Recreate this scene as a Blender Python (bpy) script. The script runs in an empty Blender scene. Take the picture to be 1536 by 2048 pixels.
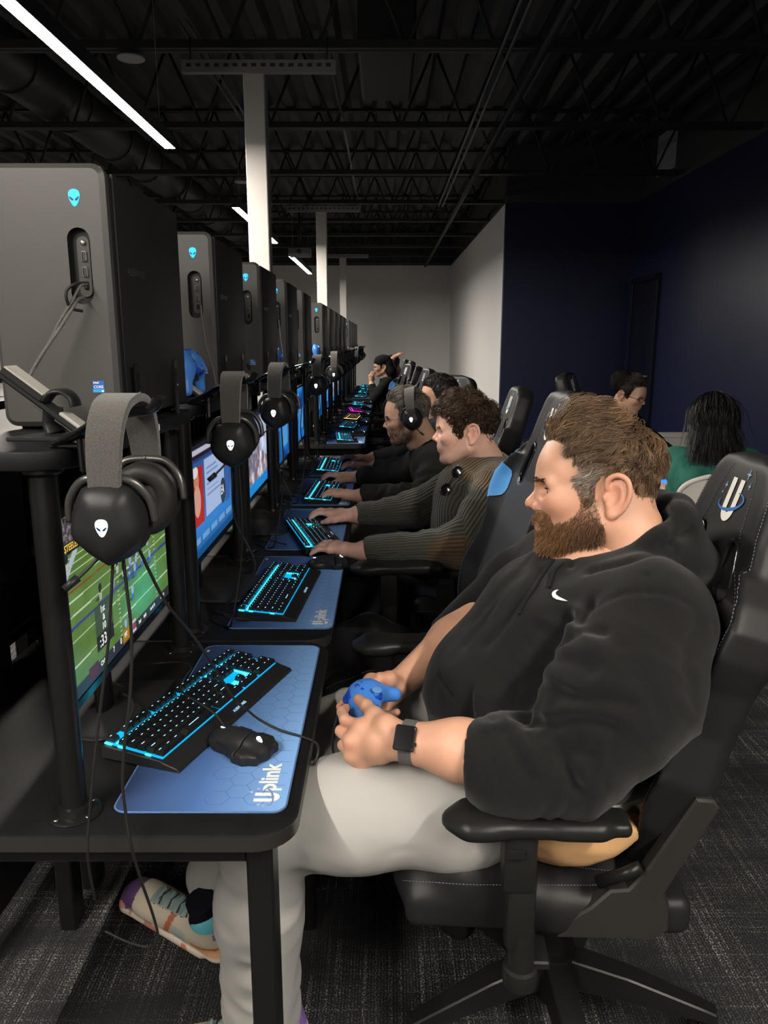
import bpy, bmesh, math, random
import numpy as np
from mathutils import Vector, Matrix, Euler
from math import pi, sin, cos, radians, atan2, sqrt

random.seed(7)
rng = np.random.default_rng(11)
SC = bpy.context.scene
COL = SC.collection

# ------------------------------------------------------------------ camera
CAM_Z, PITCH, FPX = 1.46, radians(12.5), 1538.0
cd = bpy.data.cameras.new('camera')
cd.sensor_fit = 'VERTICAL'; cd.sensor_height = 36.0
cd.lens = FPX / 2048.0 * 36.0
cd.clip_start = 0.02; cd.clip_end = 100
cam = bpy.data.objects.new('camera', cd); COL.objects.link(cam)
cam.location = (0, 0, CAM_Z); cam.rotation_euler = (pi / 2 - PITCH, 0, 0)
SC.camera = cam

# ------------------------------------------------------------------ world and view
w = bpy.data.worlds.new('world'); SC.world = w; w.use_nodes = True
w.node_tree.nodes['Background'].inputs[0].default_value = (0.75, 0.8, 1.0, 1)
w.node_tree.nodes['Background'].inputs[1].default_value = 0.012
vs = SC.view_settings
vs.view_transform = 'Standard'; vs.look = 'None'; vs.gamma = 1.0; vs.use_curve_mapping = False
vs.exposure = 0.0

LED_E = 325.0          # emission of the linear ceiling lamps
LED_COL = (1.0, 0.925, 0.82)
# linear lamps (x, y0, y1): the row over the desks, its continuation behind the camera, a second row behind the camera
LED_RUNS = [(-1.52, 2.9, 5.9), (-1.52, 8.36, 11.3), (-1.5, 13.0, 16.3), (-1.52, -2.6, 0.4), (1.55, -2.8, 0.2)]
LED_Z = 2.80

# ------------------------------------------------------------------ measuring: camera ray at a known depth plane
CP, SP = cos(PITCH), sin(PITCH)
def P(u, v, Y):
    """point of the place seen at (u, v) that stands Y metres in front of the photographer"""
    dx, dy = (u - 768) / FPX, (1024 - v) / FPX
    t = Y / (CP + dy * SP)
    return np.array((dx * t, Y, CAM_Z + t * (dy * CP - SP)))

# ------------------------------------------------------------------ colour, materials
def lin(c):
    if isinstance(c, str):
        c = tuple(int(c[i:i + 2], 16) / 255 for i in (1, 3, 5))
    return tuple((x / 12.92 if x <= 0.04045 else ((x + 0.055) / 1.055) ** 2.4) for x in c[:3])
MATS = {}
def mat(name, col, rough=0.5, metal=0.0, emit=None, estr=0.0, attr=None, bump=None, var=None, spec=0.5, coat=0.0, sheen=0.0, sss=0.0, trans=0.0, srgb=False):
    """principled material; bump=(scale, strength, stretch) noise relief; var=(scale, amount) tonal variation; attr = colour attribute"""
    if name in MATS: return MATS[name]
    m = bpy.data.materials.new(name); m.use_nodes = True
    nt = m.node_tree; N = nt.nodes; L = nt.links
    b = N['Principled BSDF']
    c = lin(col) if (srgb or isinstance(col, str)) else col
    b.inputs['Base Color'].default_value = (*c, 1)
    b.inputs['Roughness'].default_value = rough
    b.inputs['Metallic'].default_value = metal
    if max(c) < 0.03 and rough > 0.3 and metal == 0 and emit is None: spec = min(spec, 0.22 if rough < 0.7 else 0.08)   # matt blacks
    b.inputs['Specular IOR Level'].default_value = spec
    b.inputs['Coat Weight'].default_value = coat
    b.inputs['Sheen Weight'].default_value = sheen
    b.inputs['Subsurface Weight'].default_value = sss
    b.inputs['Subsurface Radius'].default_value = (0.010, 0.004, 0.002)
    b.inputs['Transmission Weight'].default_value = trans
    src = None
    if attr:
        a = N.new('ShaderNodeAttribute'); a.attribute_name = attr; src = a.outputs['Color']
    if var:
        tc = N.new('ShaderNodeTexCoord')
        nz = N.new('ShaderNodeTexNoise'); nz.inputs['Scale'].default_value = var[0]; nz.inputs['Detail'].default_value = 5
        L.new(tc.outputs['Object'], nz.inputs['Vector'])
        mr = N.new('ShaderNodeMapRange'); mr.inputs['From Min'].default_value = 0.3; mr.inputs['From Max'].default_value = 0.7
        mr.inputs['To Min'].default_value = 1 - var[1]; mr.inputs['To Max'].default_value = 1 + var[1]
        L.new(nz.outputs['Fac'], mr.inputs['Value'])
        mx = N.new('ShaderNodeMix'); mx.data_type = 'RGBA'; mx.blend_type = 'MULTIPLY'; mx.inputs[0].default_value = 1
        if src: L.new(src, mx.inputs[6])
        else: mx.inputs[6].default_value = (*c, 1)
        L.new(mr.outputs[0], mx.inputs[7]); src = mx.outputs[2]
    if src: L.new(src, b.inputs['Base Color'])
    if emit is not None:
        if emit == 'attr': L.new(src, b.inputs['Emission Color'])
        else: b.inputs['Emission Color'].default_value = (*(lin(emit) if isinstance(emit, str) else emit), 1)
        b.inputs['Emission Strength'].default_value = estr
    if bump:
        tc = N.new('ShaderNodeTexCoord'); mp = N.new('ShaderNodeMapping')
        if len(bump) > 2: mp.inputs['Scale'].default_value = bump[2]
        nz = N.new('ShaderNodeTexNoise'); nz.inputs['Scale'].default_value = bump[0]; nz.inputs['Detail'].default_value = 4
        bp = N.new('ShaderNodeBump'); bp.inputs['Strength'].default_value = bump[1]; bp.inputs['Distance'].default_value = 0.002
        L.new(tc.outputs['Object'], mp.inputs['Vector']); L.new(mp.outputs[0], nz.inputs['Vector'])
        L.new(nz.outputs['Fac'], bp.inputs['Height']); L.new(bp.outputs[0], b.inputs['Normal'])
    MATS[name] = m
    return m

# ------------------------------------------------------------------ objects
def obj(name, me, material=None, parent=None, smooth=None):
    if isinstance(me, bmesh.types.BMesh):
        bm = me; me = bpy.data.meshes.new(name); bm.normal_update(); bm.to_mesh(me); bm.free()
    o = bpy.data.objects.new(name, me); COL.objects.link(o)
    if material is not None:
        for m in (material if isinstance(material, (list, tuple)) else [material]): me.materials.append(m)
    if smooth is not None:
        if smooth is True: me.shade_smooth()
        elif smooth: me.shade_smooth(); me.set_sharp_from_angle(angle=radians(smooth))
    if parent is not None: o.parent = parent
    return o
def tag(o, label, cat, group=None, kind=None):
    o['label'] = label; o['category'] = cat
    if group: o['group'] = group
    if kind: o['kind'] = kind
    return o
def thing(name, label, cat, loc=(0, 0, 0), rz=0.0, group=None):
    o = bpy.data.objects.new(name, None); COL.objects.link(o); o.empty_display_size = 0.05
    o.location = loc; o.rotation_euler = (0, 0, rz)
    return tag(o, label, cat, group)
def struct(name, me, material, parent=None, smooth=None):
    o = obj(name, me, material, parent, smooth)
    if parent is None: o['kind'] = 'structure'
    return o
def copy_tree(o, parent=None):
    c = o.copy(); COL.objects.link(c)
    if parent is not None: c.parent = parent
    for ch in list(o.children): copy_tree(ch, c)
    return c
def dup(o, label, loc=None, rz=None, group=None):
    c = copy_tree(o); c['label'] = label
    if loc is not None: c.location = loc
    if rz is not None: c.rotation_euler = (0, 0, rz)
    if group: c['group'] = group
    return c

# ------------------------------------------------------------------ shapes into bmesh
def B(): return bmesh.new()
def bx(bm, c, s, bev=0.0, seg=1, rot=None, mi=0):
    """box centre c, full size s, optional bevel and Euler rotation"""
    t = bmesh.new(); bmesh.ops.create_cube(t, size=1.0)
    bmesh.ops.scale(t, vec=s, verts=t.verts)
    if bev > 0: bmesh.ops.bevel(t, geom=t.edges[:] , offset=min(bev, min(s) * 0.49), segments=seg, affect='EDGES', profile=0.5)
    if rot is not None: bmesh.ops.rotate(t, cent=(0, 0, 0), matrix=Euler(rot).to_matrix(), verts=t.verts)
    bmesh.ops.translate(t, vec=c, verts=t.verts)
    merge(bm, t, mi); return bm
def merge(bm, t, mi=0):
    vm = {v: bm.verts.new(v.co) for v in t.verts}
    for f in t.faces:
        try:
            nf = bm.faces.new([vm[v] for v in f.verts]); nf.material_index = mi or f.material_index; nf.smooth = f.smooth
        except ValueError: pass
    t.free()
def catmull(pts, n=6, closed=False):
    p = [np.array(q, float) for q in pts]
    if len(p) < 3: return [p[0] + (p[-1] - p[0]) * i / n for i in range(n + 1)]
    out = []; m = len(p)
    rngi = range(m) if closed else range(m - 1)
    for i in rngi:
        if closed: a, b, c, d = p[i - 1], p[i], p[(i + 1) % m], p[(i + 2) % m]
        else: a, b, c, d = p[max(i - 1, 0)], p[i], p[i + 1], p[min(i + 2, m - 1)]
        for k in range(n):
            t = k / n
            out.append(0.5 * (2 * b + (c - a) * t + (2 * a - 5 * b + 4 * c - d) * t * t + (3 * b - a - 3 * c + d) * t ** 3))
    if not closed: out.append(p[-1])
    return out
def tube(bm, pts, r, seg=8, closed=False, flat=None, up=(0, 0, 1), caps=True, mi=0):
    """tube through pts; r a number or list; flat=(rw, rt) gives an elliptical section, rw along 'side', rt along the normal"""
    pts = [np.array(q, float) for q in pts]; n = len(pts); rings = []
    up = np.array(up, float); prev = None
    for i in range(n):
        if closed: d = pts[(i + 1) % n] - pts[i - 1]
        else: d = pts[min(i + 1, n - 1)] - pts[max(i - 1, 0)]
        d = d / (np.linalg.norm(d) + 1e-12)
        if prev is None:
            s = np.cross(d, up)
            if np.linalg.norm(s) < 1e-3: s = np.cross(d, (1, 0, 0.01))
        else: s = prev - d * np.dot(prev, d)
        s = s / (np.linalg.norm(s) + 1e-12); prev = s
        nn = np.cross(s, d)
        ri = r[i] if hasattr(r, '__len__') else r
        fw, ft = (1, 1) if flat is None else flat
        rings.append([bm.verts.new(pts[i] + s * (cos(2 * pi * k / seg) * ri * fw) + nn * (sin(2 * pi * k / seg) * ri * ft)) for k in range(seg)])
    m = n if closed else n - 1
    for i in range(m):
        a, b = rings[i], rings[(i + 1) % n]
        for k in range(seg):
            f = bm.faces.new((a[k], a[(k + 1) % seg], b[(k + 1) % seg], b[k])); f.material_index = mi; f.smooth = True
    if caps and not closed:
        f = bm.faces.new(rings[0][::-1]); f.material_index = mi
        f = bm.faces.new(rings[-1]); f.material_index = mi
    return bm
def lathe(bm, prof, seg=24, c=(0, 0, 0), axis='Z', sx=1.0, sy=1.0, mi=0):
    """profile [(r, h)] about an axis through c"""
    rings = []
    for r, h in prof:
        ring = []
        for k in range(seg):
            a = 2 * pi * k / seg; x, y = r * cos(a) * sx, r * sin(a) * sy
            p = {'Z': (x, y, h), 'Y': (x, h, y), 'X': (h, x, y)}[axis]
            ring.append(bm.verts.new((c[0] + p[0], c[1] + p[1], c[2] + p[2])))
        rings.append(ring)
    flip = axis == 'Y'
    for i in range(len(rings) - 1):
        for k in range(seg):
            q = [rings[i][k], rings[i][(k + 1) % seg], rings[i + 1][(k + 1) % seg], rings[i + 1][k]]
            f = bm.faces.new(q[::-1] if flip else q); f.smooth = True; f.material_index = mi
    f = bm.faces.new(rings[0] if flip else rings[0][::-1]); f.material_index = mi
    f = bm.faces.new(rings[-1][::-1] if flip else rings[-1]); f.material_index = mi
    return bm
def prism(bm, outline, z0, z1, bev=0.0, seg=2, mi=0):
    """outline (x, y) counter-clockwise pulled from z0 to z1"""
    t = bmesh.new()
    vs_ = [t.verts.new((x, y, z0)) for x, y in outline]
    f = t.faces.new(vs_)
    r = bmesh.ops.extrude_face_region(t, geom=[f])
    up = [v for v in r['geom'] if isinstance(v, bmesh.types.BMVert)]
    bmesh.ops.translate(t, vec=(0, 0, z1 - z0), verts=up)
    bmesh.ops.recalc_face_normals(t, faces=t.faces)
    if bev > 0:
        es = [e for e in t.edges if abs(e.verts[0].co.z - e.verts[1].co.z) < 1e-6]
        bmesh.ops.bevel(t, geom=es, offset=bev, segments=seg, affect='EDGES', profile=0.5)
    merge(bm, t, mi); return bm
def rrect(x0, x1, y0, y1, r, n=6, corners=(1, 1, 1, 1)):
    """rounded rectangle outline; corners order: (x1,y0) (x1,y1) (x0,y1) (x0,y0)"""
    out = []
    for i, (cx, cy, a0) in enumerate(((x1, y0, -pi / 2), (x1, y1, 0), (x0, y1, pi / 2), (x0, y0, pi))):
        if not corners[i]: out.append((cx, cy)); continue
        ox = cx - r if cx == x1 else cx + r; oy = cy + r if cy == y0 else cy - r
        for k in range(n + 1):
            a = a0 + pi / 2 * k / n; out.append((ox + r * cos(a), oy + r * sin(a)))
    return out
def xform(bm, M):
    bmesh.ops.transform(bm, matrix=M, verts=bm.verts); return bm
def text_mesh(s, size, bold=0.0, extrude=0.0004, shear=0.0, align='LEFT'):
    cu = bpy.data.curves.new('lettering', 'FONT'); cu.body = s; cu.size = size; cu.extrude = extrude; cu.offset = bold; cu.shear = shear
    cu.align_x = align; cu.resolution_u = 3
    o = bpy.data.objects.new('lettering', cu); COL.objects.link(o)
    bpy.context.view_layer.update()
    me = bpy.data.meshes.new_from_object(o.evaluated_get(bpy.context.evaluated_depsgraph_get()))
    bpy.data.objects.remove(o); bpy.data.curves.remove(cu); me.materials.clear()
    return me
def mesh_np(name, V, F, smooth=True):
    me = bpy.data.meshes.new(name); V = np.asarray(V, np.float32); F = np.asarray(F, np.int32)
    k = F.shape[1]; n = len(F)
    me.vertices.add(len(V)); me.vertices.foreach_set('co', V.ravel())
    me.loops.add(n * k); me.loops.foreach_set('vertex_index', F.ravel())
    me.polygons.add(n); me.polygons.foreach_set('loop_start', np.arange(0, n * k, k, dtype=np.int32))
    if smooth: me.polygons.foreach_set('use_smooth', np.ones(n, bool))
    me.update(calc_edges=True); me.validate()
    return me
def set_col(me, C, name='tint'):
    C = np.asarray(C, np.float32)
    if C.shape[1] == 3: C = np.concatenate([C, np.ones((len(C), 1), np.float32)], 1)
    a = me.attributes.new(name, 'FLOAT_COLOR', 'POINT'); a.data.foreach_set('color', C.ravel())

# ------------------------------------------------------------------ noise (numpy)
def _h(i, j, k, s):
    n = (i * 374761393 + j * 668265263 + k * 2147483647 + s * 1274126177) & 0xffffffff
    n = ((n ^ (n >> 13)) * 1274126177) & 0xffffffff
    return ((n ^ (n >> 16)) & 0xffff) / 65535.0
def vnoise(p, seed=0):
    p = np.asarray(p, float); i = np.floor(p).astype(np.int64); f = p - i; f = f * f * (3 - 2 * f)
    r = 0
    for dx in (0, 1):
        for dy in (0, 1):
            for dz in (0, 1):
                wgt = (f[:, 0] if dx else 1 - f[:, 0]) * (f[:, 1] if dy else 1 - f[:, 1]) * (f[:, 2] if dz else 1 - f[:, 2])
                r = r + wgt * _h(i[:, 0] + dx, i[:, 1] + dy, i[:, 2] + dz, seed)
    return r * 2 - 1
def fbm(p, o=3, seed=0):
    p = np.asarray(p, float); r = 0; a = 1
    for q in range(o): r = r + a * vnoise(p * 2 ** q, seed + q); a *= 0.5
    return r
def sstep(a, b, x):
    t = np.clip((x - a) / (b - a), 0, 1); return t * t * (3 - 2 * t)

# ------------------------------------------------------------------ soft bodies: distance field on a grid, meshed as one surface
class Field:
    def __init__(s, lo, hi, h):
        s.lo = np.array(lo, float); s.h = h
        s.n = np.maximum(np.ceil((np.array(hi) - s.lo) / h).astype(int) + 1, 4)
        s.ax = [s.lo[i] + h * np.arange(s.n[i]) for i in range(3)]
        s.F = np.full(s.n, 1.0, np.float32)
    def _reg(s, lo, hi):
        a = np.clip(np.floor((np.array(lo) - s.lo) / s.h).astype(int), 0, s.n - 1)
        b = np.clip(np.ceil((np.array(hi) - s.lo) / s.h).astype(int) + 1, 1, s.n)
        if (b - a <= 0).any(): return None
        sl = tuple(slice(a[i], b[i]) for i in range(3))
        X = s.ax[0][sl[0]][:, None, None]; Y = s.ax[1][sl[1]][None, :, None]; Z = s.ax[2][sl[2]][None, None, :]
        return sl, X, Y, Z
    def put(s, fn, lo, hi, k=0.0, sub=False):
        m = max(k, 0) + 3 * s.h
        g = s._reg(np.array(lo) - m, np.array(hi) + m)
        if g is None: return
        sl, X, Y, Z = g
        d = fn(X, Y, Z).astype(np.float32); a = s.F[sl]
        if not sub:
            if k > 0:
                q = np.maximum(k - np.abs(a - d), 0) / k; s.F[sl] = np.minimum(a, d) - q * q * k * 0.25
            else: s.F[sl] = np.minimum(a, d)
        else:
            if k > 0:
                q = np.maximum(k - np.abs(a + d), 0) / k; s.F[sl] = np.maximum(a, -d) + q * q * k * 0.25
            else: s.F[sl] = np.maximum(a, -d)
    def cap(s, a, b, r1, r2=None, k=0.0, sub=False, sq=None):
        """tapered capsule from a to b"""
        a = np.array(a, float); b = np.array(b, float); r2 = r1 if r2 is None else r2
        d = b - a; L2 = d @ d + 1e-12
        def fn(X, Y, Z):
            px, py, pz = X - a[0], Y - a[1], Z - a[2]
            t = np.clip((px * d[0] + py * d[1] + pz * d[2]) / L2, 0, 1)
            return np.sqrt((px - t * d[0]) ** 2 + (py - t * d[1]) ** 2 + (pz - t * d[2]) ** 2) - (r1 + (r2 - r1) * t)
        R = max(r1, r2); s.put(fn, np.minimum(a, b) - R, np.maximum(a, b) + R, k, sub)
    def chain(s, pts, rs, k=0.0, sub=False):
        for i in range(len(pts) - 1):
            s.cap(pts[i], pts[i + 1], rs[i] if hasattr(rs, '__len__') else rs, rs[i + 1] if hasattr(rs, '__len__') else rs, k, sub)
    def ell(s, c, r, k=0.0, R=None, sub=False):
        """ellipsoid; R rows are its axes"""
        c = np.array(c, float); r = np.array(r, float); R = np.eye(3) if R is None else np.array(R, float)
        ext = np.sqrt(((R * r[:, None]) ** 2).sum(0))
        def fn(X, Y, Z):
            px, py, pz = X - c[0], Y - c[1], Z - c[2]
            q = [R[i, 0] * px + R[i, 1] * py + R[i, 2] * pz for i in range(3)]
            k0 = np.sqrt((q[0] / r[0]) ** 2 + (q[1] / r[1]) ** 2 + (q[2] / r[2]) ** 2)
            k1 = np.sqrt((q[0] / r[0] ** 2) ** 2 + (q[1] / r[1] ** 2) ** 2 + (q[2] / r[2] ** 2) ** 2) + 1e-9
            return k0 * (k0 - 1) / k1
        s.put(fn, c - ext, c + ext, k, sub)
    def box(s, c, half, rad=0.0, k=0.0, R=None, sub=False):
        c = np.array(c, float); hf = np.array(half, float); R = np.eye(3) if R is None else np.array(R, float)
        ext = (np.abs(R) * hf[:, None]).sum(0)
        def fn(X, Y, Z):
            px, py, pz = X - c[0], Y - c[1], Z - c[2]
            q = [np.abs(R[i, 0] * px + R[i, 1] * py + R[i, 2] * pz) - (hf[i] - rad) for i in range(3)]
            o = np.sqrt(np.maximum(q[0], 0) ** 2 + np.maximum(q[1], 0) ** 2 + np.maximum(q[2], 0) ** 2)
            return o + np.minimum(np.maximum(np.maximum(q[0], q[1]), q[2]), 0) - rad
        s.put(fn, c - ext, c + ext, k, sub)
    def cut(s, p, n):
        """remove what lies beyond the plane"""
        n = np.array(n, float); n /= np.linalg.norm(n)
        d = (s.ax[0][:, None, None] - p[0]) * n[0] + (s.ax[1][None, :, None] - p[1]) * n[1] + (s.ax[2][None, None, :] - p[2]) * n[2]
        s.F = np.maximum(s.F, d.astype(np.float32))
    def mesh(s):
        F = s.F; F[0], F[-1] = np.maximum(F[0], 1e-4), np.maximum(F[-1], 1e-4)
        F[:, 0] = np.maximum(F[:, 0], 1e-4); F[:, -1] = np.maximum(F[:, -1], 1e-4)
        F[:, :, 0] = np.maximum(F[:, :, 0], 1e-4); F[:, :, -1] = np.maximum(F[:, :, -1], 1e-4)
        S = F < 0; nx, ny, nz = F.shape
        cnt = np.zeros((nx - 1, ny - 1, nz - 1), np.int8)
        for dx in (0, 1):
            for dy in (0, 1):
                for dz in (0, 1): cnt += S[dx:nx - 1 + dx, dy:ny - 1 + dy, dz:nz - 1 + dz]
        act = (cnt > 0) & (cnt < 8)
        I, J, K = np.nonzero(act); n = len(I)
        idx = np.full(act.shape, -1, np.int32); idx[I, J, K] = np.arange(n)
        cv = {}
        for c in range(8):
            dx, dy, dz = c & 1, c >> 1 & 1, c >> 2
            cv[c] = F[I + dx, J + dy, K + dz]
        pos = np.zeros((n, 3)); num = np.zeros(n)
        for c in range(8):
            for ax in range(3):
                if c >> ax & 1: continue
                d = c | (1 << ax); fa, fb = cv[c], cv[d]
                m = (fa < 0) != (fb < 0); t = fa[m] / (fa[m] - fb[m])
                base = np.array([c & 1, c >> 1 & 1, c >> 2], float)
                q = np.repeat(base[None], m.sum(), 0); q[:, ax] += t
                pos[m] += q; num[m] += 1
        pos /= num[:, None]
        V = s.lo + s.h * (np.stack([I, J, K], 1) + pos)
        Q = []
        for ax in range(3):
            sl0 = [slice(1, -1)] * 3; sl1 = [slice(1, -1)] * 3
            sl0[ax] = slice(0, -1); sl1[ax] = slice(1, None)
            A, Bq = S[tuple(sl0)], S[tuple(sl1)]
            for flip in (0, 1):
                m = (A & ~Bq) if not flip else (~A & Bq)
                ii = np.stack(np.nonzero(m), 1)
                off = np.array([1, 1, 1]); off[ax] = 0; ii = ii + off
                u, v = (ax + 1) % 3, (ax + 2) % 3
                def cell(du, dv):
                    q = ii.copy(); q[:, u] -= du; q[:, v] -= dv; return idx[q[:, 0], q[:, 1], q[:, 2]]
                quad = np.stack([cell(1, 1), cell(0, 1), cell(0, 0), cell(1, 0)], 1)
                Q.append(quad if not flip else quad[:, ::-1])
        Q = np.concatenate(Q); Q = Q[(Q >= 0).all(1)]
        return V, Q
def normals(V, Q):
    n = np.cross(V[Q[:, 2]] - V[Q[:, 0]], V[Q[:, 3]] - V[Q[:, 1]]) if Q.shape[1] == 4 else np.cross(V[Q[:, 1]] - V[Q[:, 0]], V[Q[:, 2]] - V[Q[:, 0]])
    N = np.zeros_like(V)
    for c in range(Q.shape[1]): np.add.at(N, Q[:, c], n)
    return N / (np.linalg.norm(N, axis=1, keepdims=True) + 1e-12)
def relax(V, Q, it=1, f=0.5):
    for _ in range(it):
        A = np.zeros_like(V); c = np.zeros(len(V))
        for a in range(4):
            for b_ in ((a + 1) % 4, (a + 3) % 4):
                np.add.at(A, Q[:, a], V[Q[:, b_]]); np.add.at(c, Q[:, a], 1)
        V = V + f * (A / np.maximum(c, 1)[:, None] - V)
    return V
def sample_surface(V, Q, n, wfun=None, seed=0):
    """n random points on the surface, with normals; wfun(points) weights the density"""
    r = np.random.default_rng(seed)
    T = np.concatenate([Q[:, [0, 1, 2]], Q[:, [0, 2, 3]]]) if Q.shape[1] == 4 else Q
    a, b, c = V[T[:, 0]], V[T[:, 1]], V[T[:, 2]]
    cr = np.cross(b - a, c - a); ar = np.linalg.norm(cr, axis=1) / 2
    wt = ar * (wfun((a + b + c) / 3) if wfun else 1)
    if wt.sum() <= 0: return np.zeros((0, 3)), np.zeros((0, 3))
    t = r.choice(len(T), n, p=wt / wt.sum())
    u, v = r.random(n), r.random(n); m = u + v > 1; u[m], v[m] = 1 - u[m], 1 - v[m]
    p = a[t] + u[:, None] * (b[t] - a[t]) + v[:, None] * (c[t] - a[t])
    N = cr[t] / (np.linalg.norm(cr[t], axis=1, keepdims=True) + 1e-12)
    return p, N
def strands(paths, rad, cols, seg=3):
    """paths (N, M, 3), rad (N, M), cols (N, 3): thin tubes"""
    N, M, _ = paths.shape
    d = np.gradient(paths, axis=1); d /= np.linalg.norm(d, axis=2, keepdims=True) + 1e-12
    ref = np.where(np.abs(d[..., 2:3]) < 0.9, np.array([0, 0, 1.0]), np.array([1.0, 0, 0]))
    s = np.cross(d, ref); s /= np.linalg.norm(s, axis=2, keepdims=True) + 1e-12
    t = np.cross(d, s)
    ring = [paths + rad[..., None] * (cos(2 * pi * k / seg) * s + sin(2 * pi * k / seg) * t) for k in range(seg)]
    V = np.stack(ring, 2).reshape(-1, 3)
    base = (np.arange(N)[:, None, None] * M + np.arange(M - 1)[None, :, None]) * seg
    k = np.arange(seg)[None, None, :]; k2 = (k + 1) % seg
    Q = np.stack([base + k, base + k2, base + seg + k2, base + seg + k], -1).reshape(-1, 4)
    C = np.repeat(cols, M * seg, axis=0)
    return V, Q, C
# ================================================================== the room
def carpet_material():
    m = bpy.data.materials.new('carpet'); m.use_nodes = True
    nt = m.node_tree; N = nt.nodes; L = nt.links; b = N['Principled BSDF']
    b.inputs['Roughness'].default_value = 0.95; b.inputs['Specular IOR Level'].default_value = 0.15
    tc = N.new('ShaderNodeTexCoord')
    def noise(scale, detail, sc, rough=0.6):
        mp = N.new('ShaderNodeMapping'); mp.inputs['Scale'].default_value = sc
        n = N.new('ShaderNodeTexNoise'); n.inputs['Scale'].default_value = scale; n.inputs['Detail'].default_value = detail; n.inputs['Roughness'].default_value = rough
        L.new(tc.outputs['Object'], mp.inputs['Vector']); L.new(mp.outputs[0], n.inputs['Vector']); return n.outputs['Fac']
    def rng_(x, a, b_, c, d):
        r = N.new('ShaderNodeMapRange'); r.inputs['From Min'].default_value = a; r.inputs['From Max'].default_value = b_
        r.inputs['To Min'].default_value = c; r.inputs['To Max'].default_value = d; L.new(x, r.inputs['Value']); return r.outputs[0]
    def mul(x, y, op='MULTIPLY'):
        q = N.new('ShaderNodeMath'); q.operation = op
        L.new(x, q.inputs[0])
        if isinstance(y, float): q.inputs[1].default_value = y
        else: L.new(y, q.inputs[1])
        return q.outputs[0]
    ribs = N.new('ShaderNodeTexWave'); ribs.inputs['Scale'].default_value = 42; ribs.inputs['Distortion'].default_value = 1.2; ribs.inputs['Detail'].default_value = 2
    ribs.bands_direction = 'X'; L.new(tc.outputs['Object'], ribs.inputs['Vector'])
    longs = rng_(noise(1.0, 3, (95, 2.2, 1)), 0.52, 0.70, 0, 1)            # long threads across the room's length
    cross = rng_(noise(1.0, 3, (1.8, 120, 1)), 0.55, 0.72, 0, 1)
    patch = rng_(noise(1.0, 4, (2.6, 5.0, 1)), 0.36, 0.60, 0.1, 1)
    fleck = rng_(noise(260, 2, (1, 1, 1)), 0.48, 0.68, 0, 1)
    a = mul(mul(longs, patch), fleck, 'MULTIPLY')
    c = mul(mul(cross, 0.8), mul(patch, fleck))
    t = mul(mul(a, c, 'ADD'), mul(mul(patch, mul(fleck, ribs.outputs['Fac'])), 0.45), 'ADD')
    ramp = N.new('ShaderNodeValToRGB')
    ramp.color_ramp.elements[0].color = (0.021, 0.021, 0.023, 1); ramp.color_ramp.elements[1].color = (0.62, 0.58, 0.54, 1)
    ramp.color_ramp.elements[1].position = 0.95
    e = ramp.color_ramp.elements.new(0.35); e.color = (0.20, 0.19, 0.18, 1)
    L.new(t, ramp.inputs['Fac']); L.new(ramp.outputs['Color'], b.inputs['Base Color'])
    bp = N.new('ShaderNodeBump'); bp.inputs['Strength'].default_value = 0.5; bp.inputs['Distance'].default_value = 0.004
    L.new(mul(ribs.outputs['Fac'], fleck, 'ADD'), bp.inputs['Height']); L.new(bp.outputs[0], b.inputs['Normal'])
    return m

M_white = mat('white_paint', (0.40, 0.39, 0.375), 0.75, bump=(220, 0.08))
M_grey_wall = mat('grey_wall_paint', (0.72, 0.71, 0.70), 0.7, bump=(260, 0.08))
M_navy = mat('navy_wall_paint', (0.010, 0.015, 0.055), 0.34, bump=(300, 0.05), spec=0.5)
M_black_ceiling = mat('black_ceiling_paint', (0.040, 0.039, 0.039), 0.6, var=(3, 0.25))
M_joist = mat('black_steel_paint', (0.028, 0.0275, 0.0275), 0.5)
M_led = mat('lamp_diffuser', (1, 1, 1), 0.5, emit=LED_COL, estr=LED_E)
M_housing = mat('lamp_housing', (0.03, 0.03, 0.03), 0.4)
M_pale_metal = mat('pale_metal', (0.45, 0.45, 0.46), 0.5, metal=0.3)

XL, XR, YF, YB, XB, YN, DECK = -7.0, 3.6, -5.0, 21.0, 1.75, 11.7, 4.15
WT = 3.40
def slab(name, c, s, m): return struct(name, bx(B(), c, s), m)
slab('floor', ((XL + XR) / 2, (YF + YB) / 2, -0.02), (XR - XL + 0.4, YB - YF + 0.4, 0.04), carpet_material())
slab('wall_back', ((XL + XB) / 2, YB + 0.05, WT / 2), (XB - XL + 0.2, 0.1, WT), M_grey_wall)
slab('wall_side_far', (XB + 0.05, (YN + YB) / 2 + 0.06, WT / 2), (0.1, YB - YN - 0.12, WT), M_grey_wall)
slab('wall_navy_back', ((XB + XR) / 2, YN + 0.05, WT / 2), (XR - XB, 0.1, WT), M_navy)
slab('wall_right', (XR + 0.05, (YF + YN) / 2, WT / 2), (0.1, YN - YF + 0.2, WT), M_navy)
slab('wall_left', (XL - 0.05, (YF + YB) / 2, WT / 2), (0.1, YB - YF + 0.2, WT), M_grey_wall)
slab('wall_front', ((XL + XR) / 2, YF - 0.05, WT / 2), (XR - XL + 0.2, 0.1, WT), M_grey_wall)
hb = DECK + 0.25 - WT
slab('trim_1', ((XL + XB) / 2, YB + 0.05, WT + hb / 2), (XB - XL + 0.2, 0.1, hb), M_black_ceiling)
slab('trim_2', (XB + 0.05, (YN + YB) / 2 + 0.06, WT + hb / 2), (0.1, YB - YN - 0.12, hb), M_black_ceiling)
slab('trim_3', ((XB + XR) / 2, YN + 0.05, WT + hb / 2), (XR - XB, 0.1, hb), M_black_ceiling)
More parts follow.
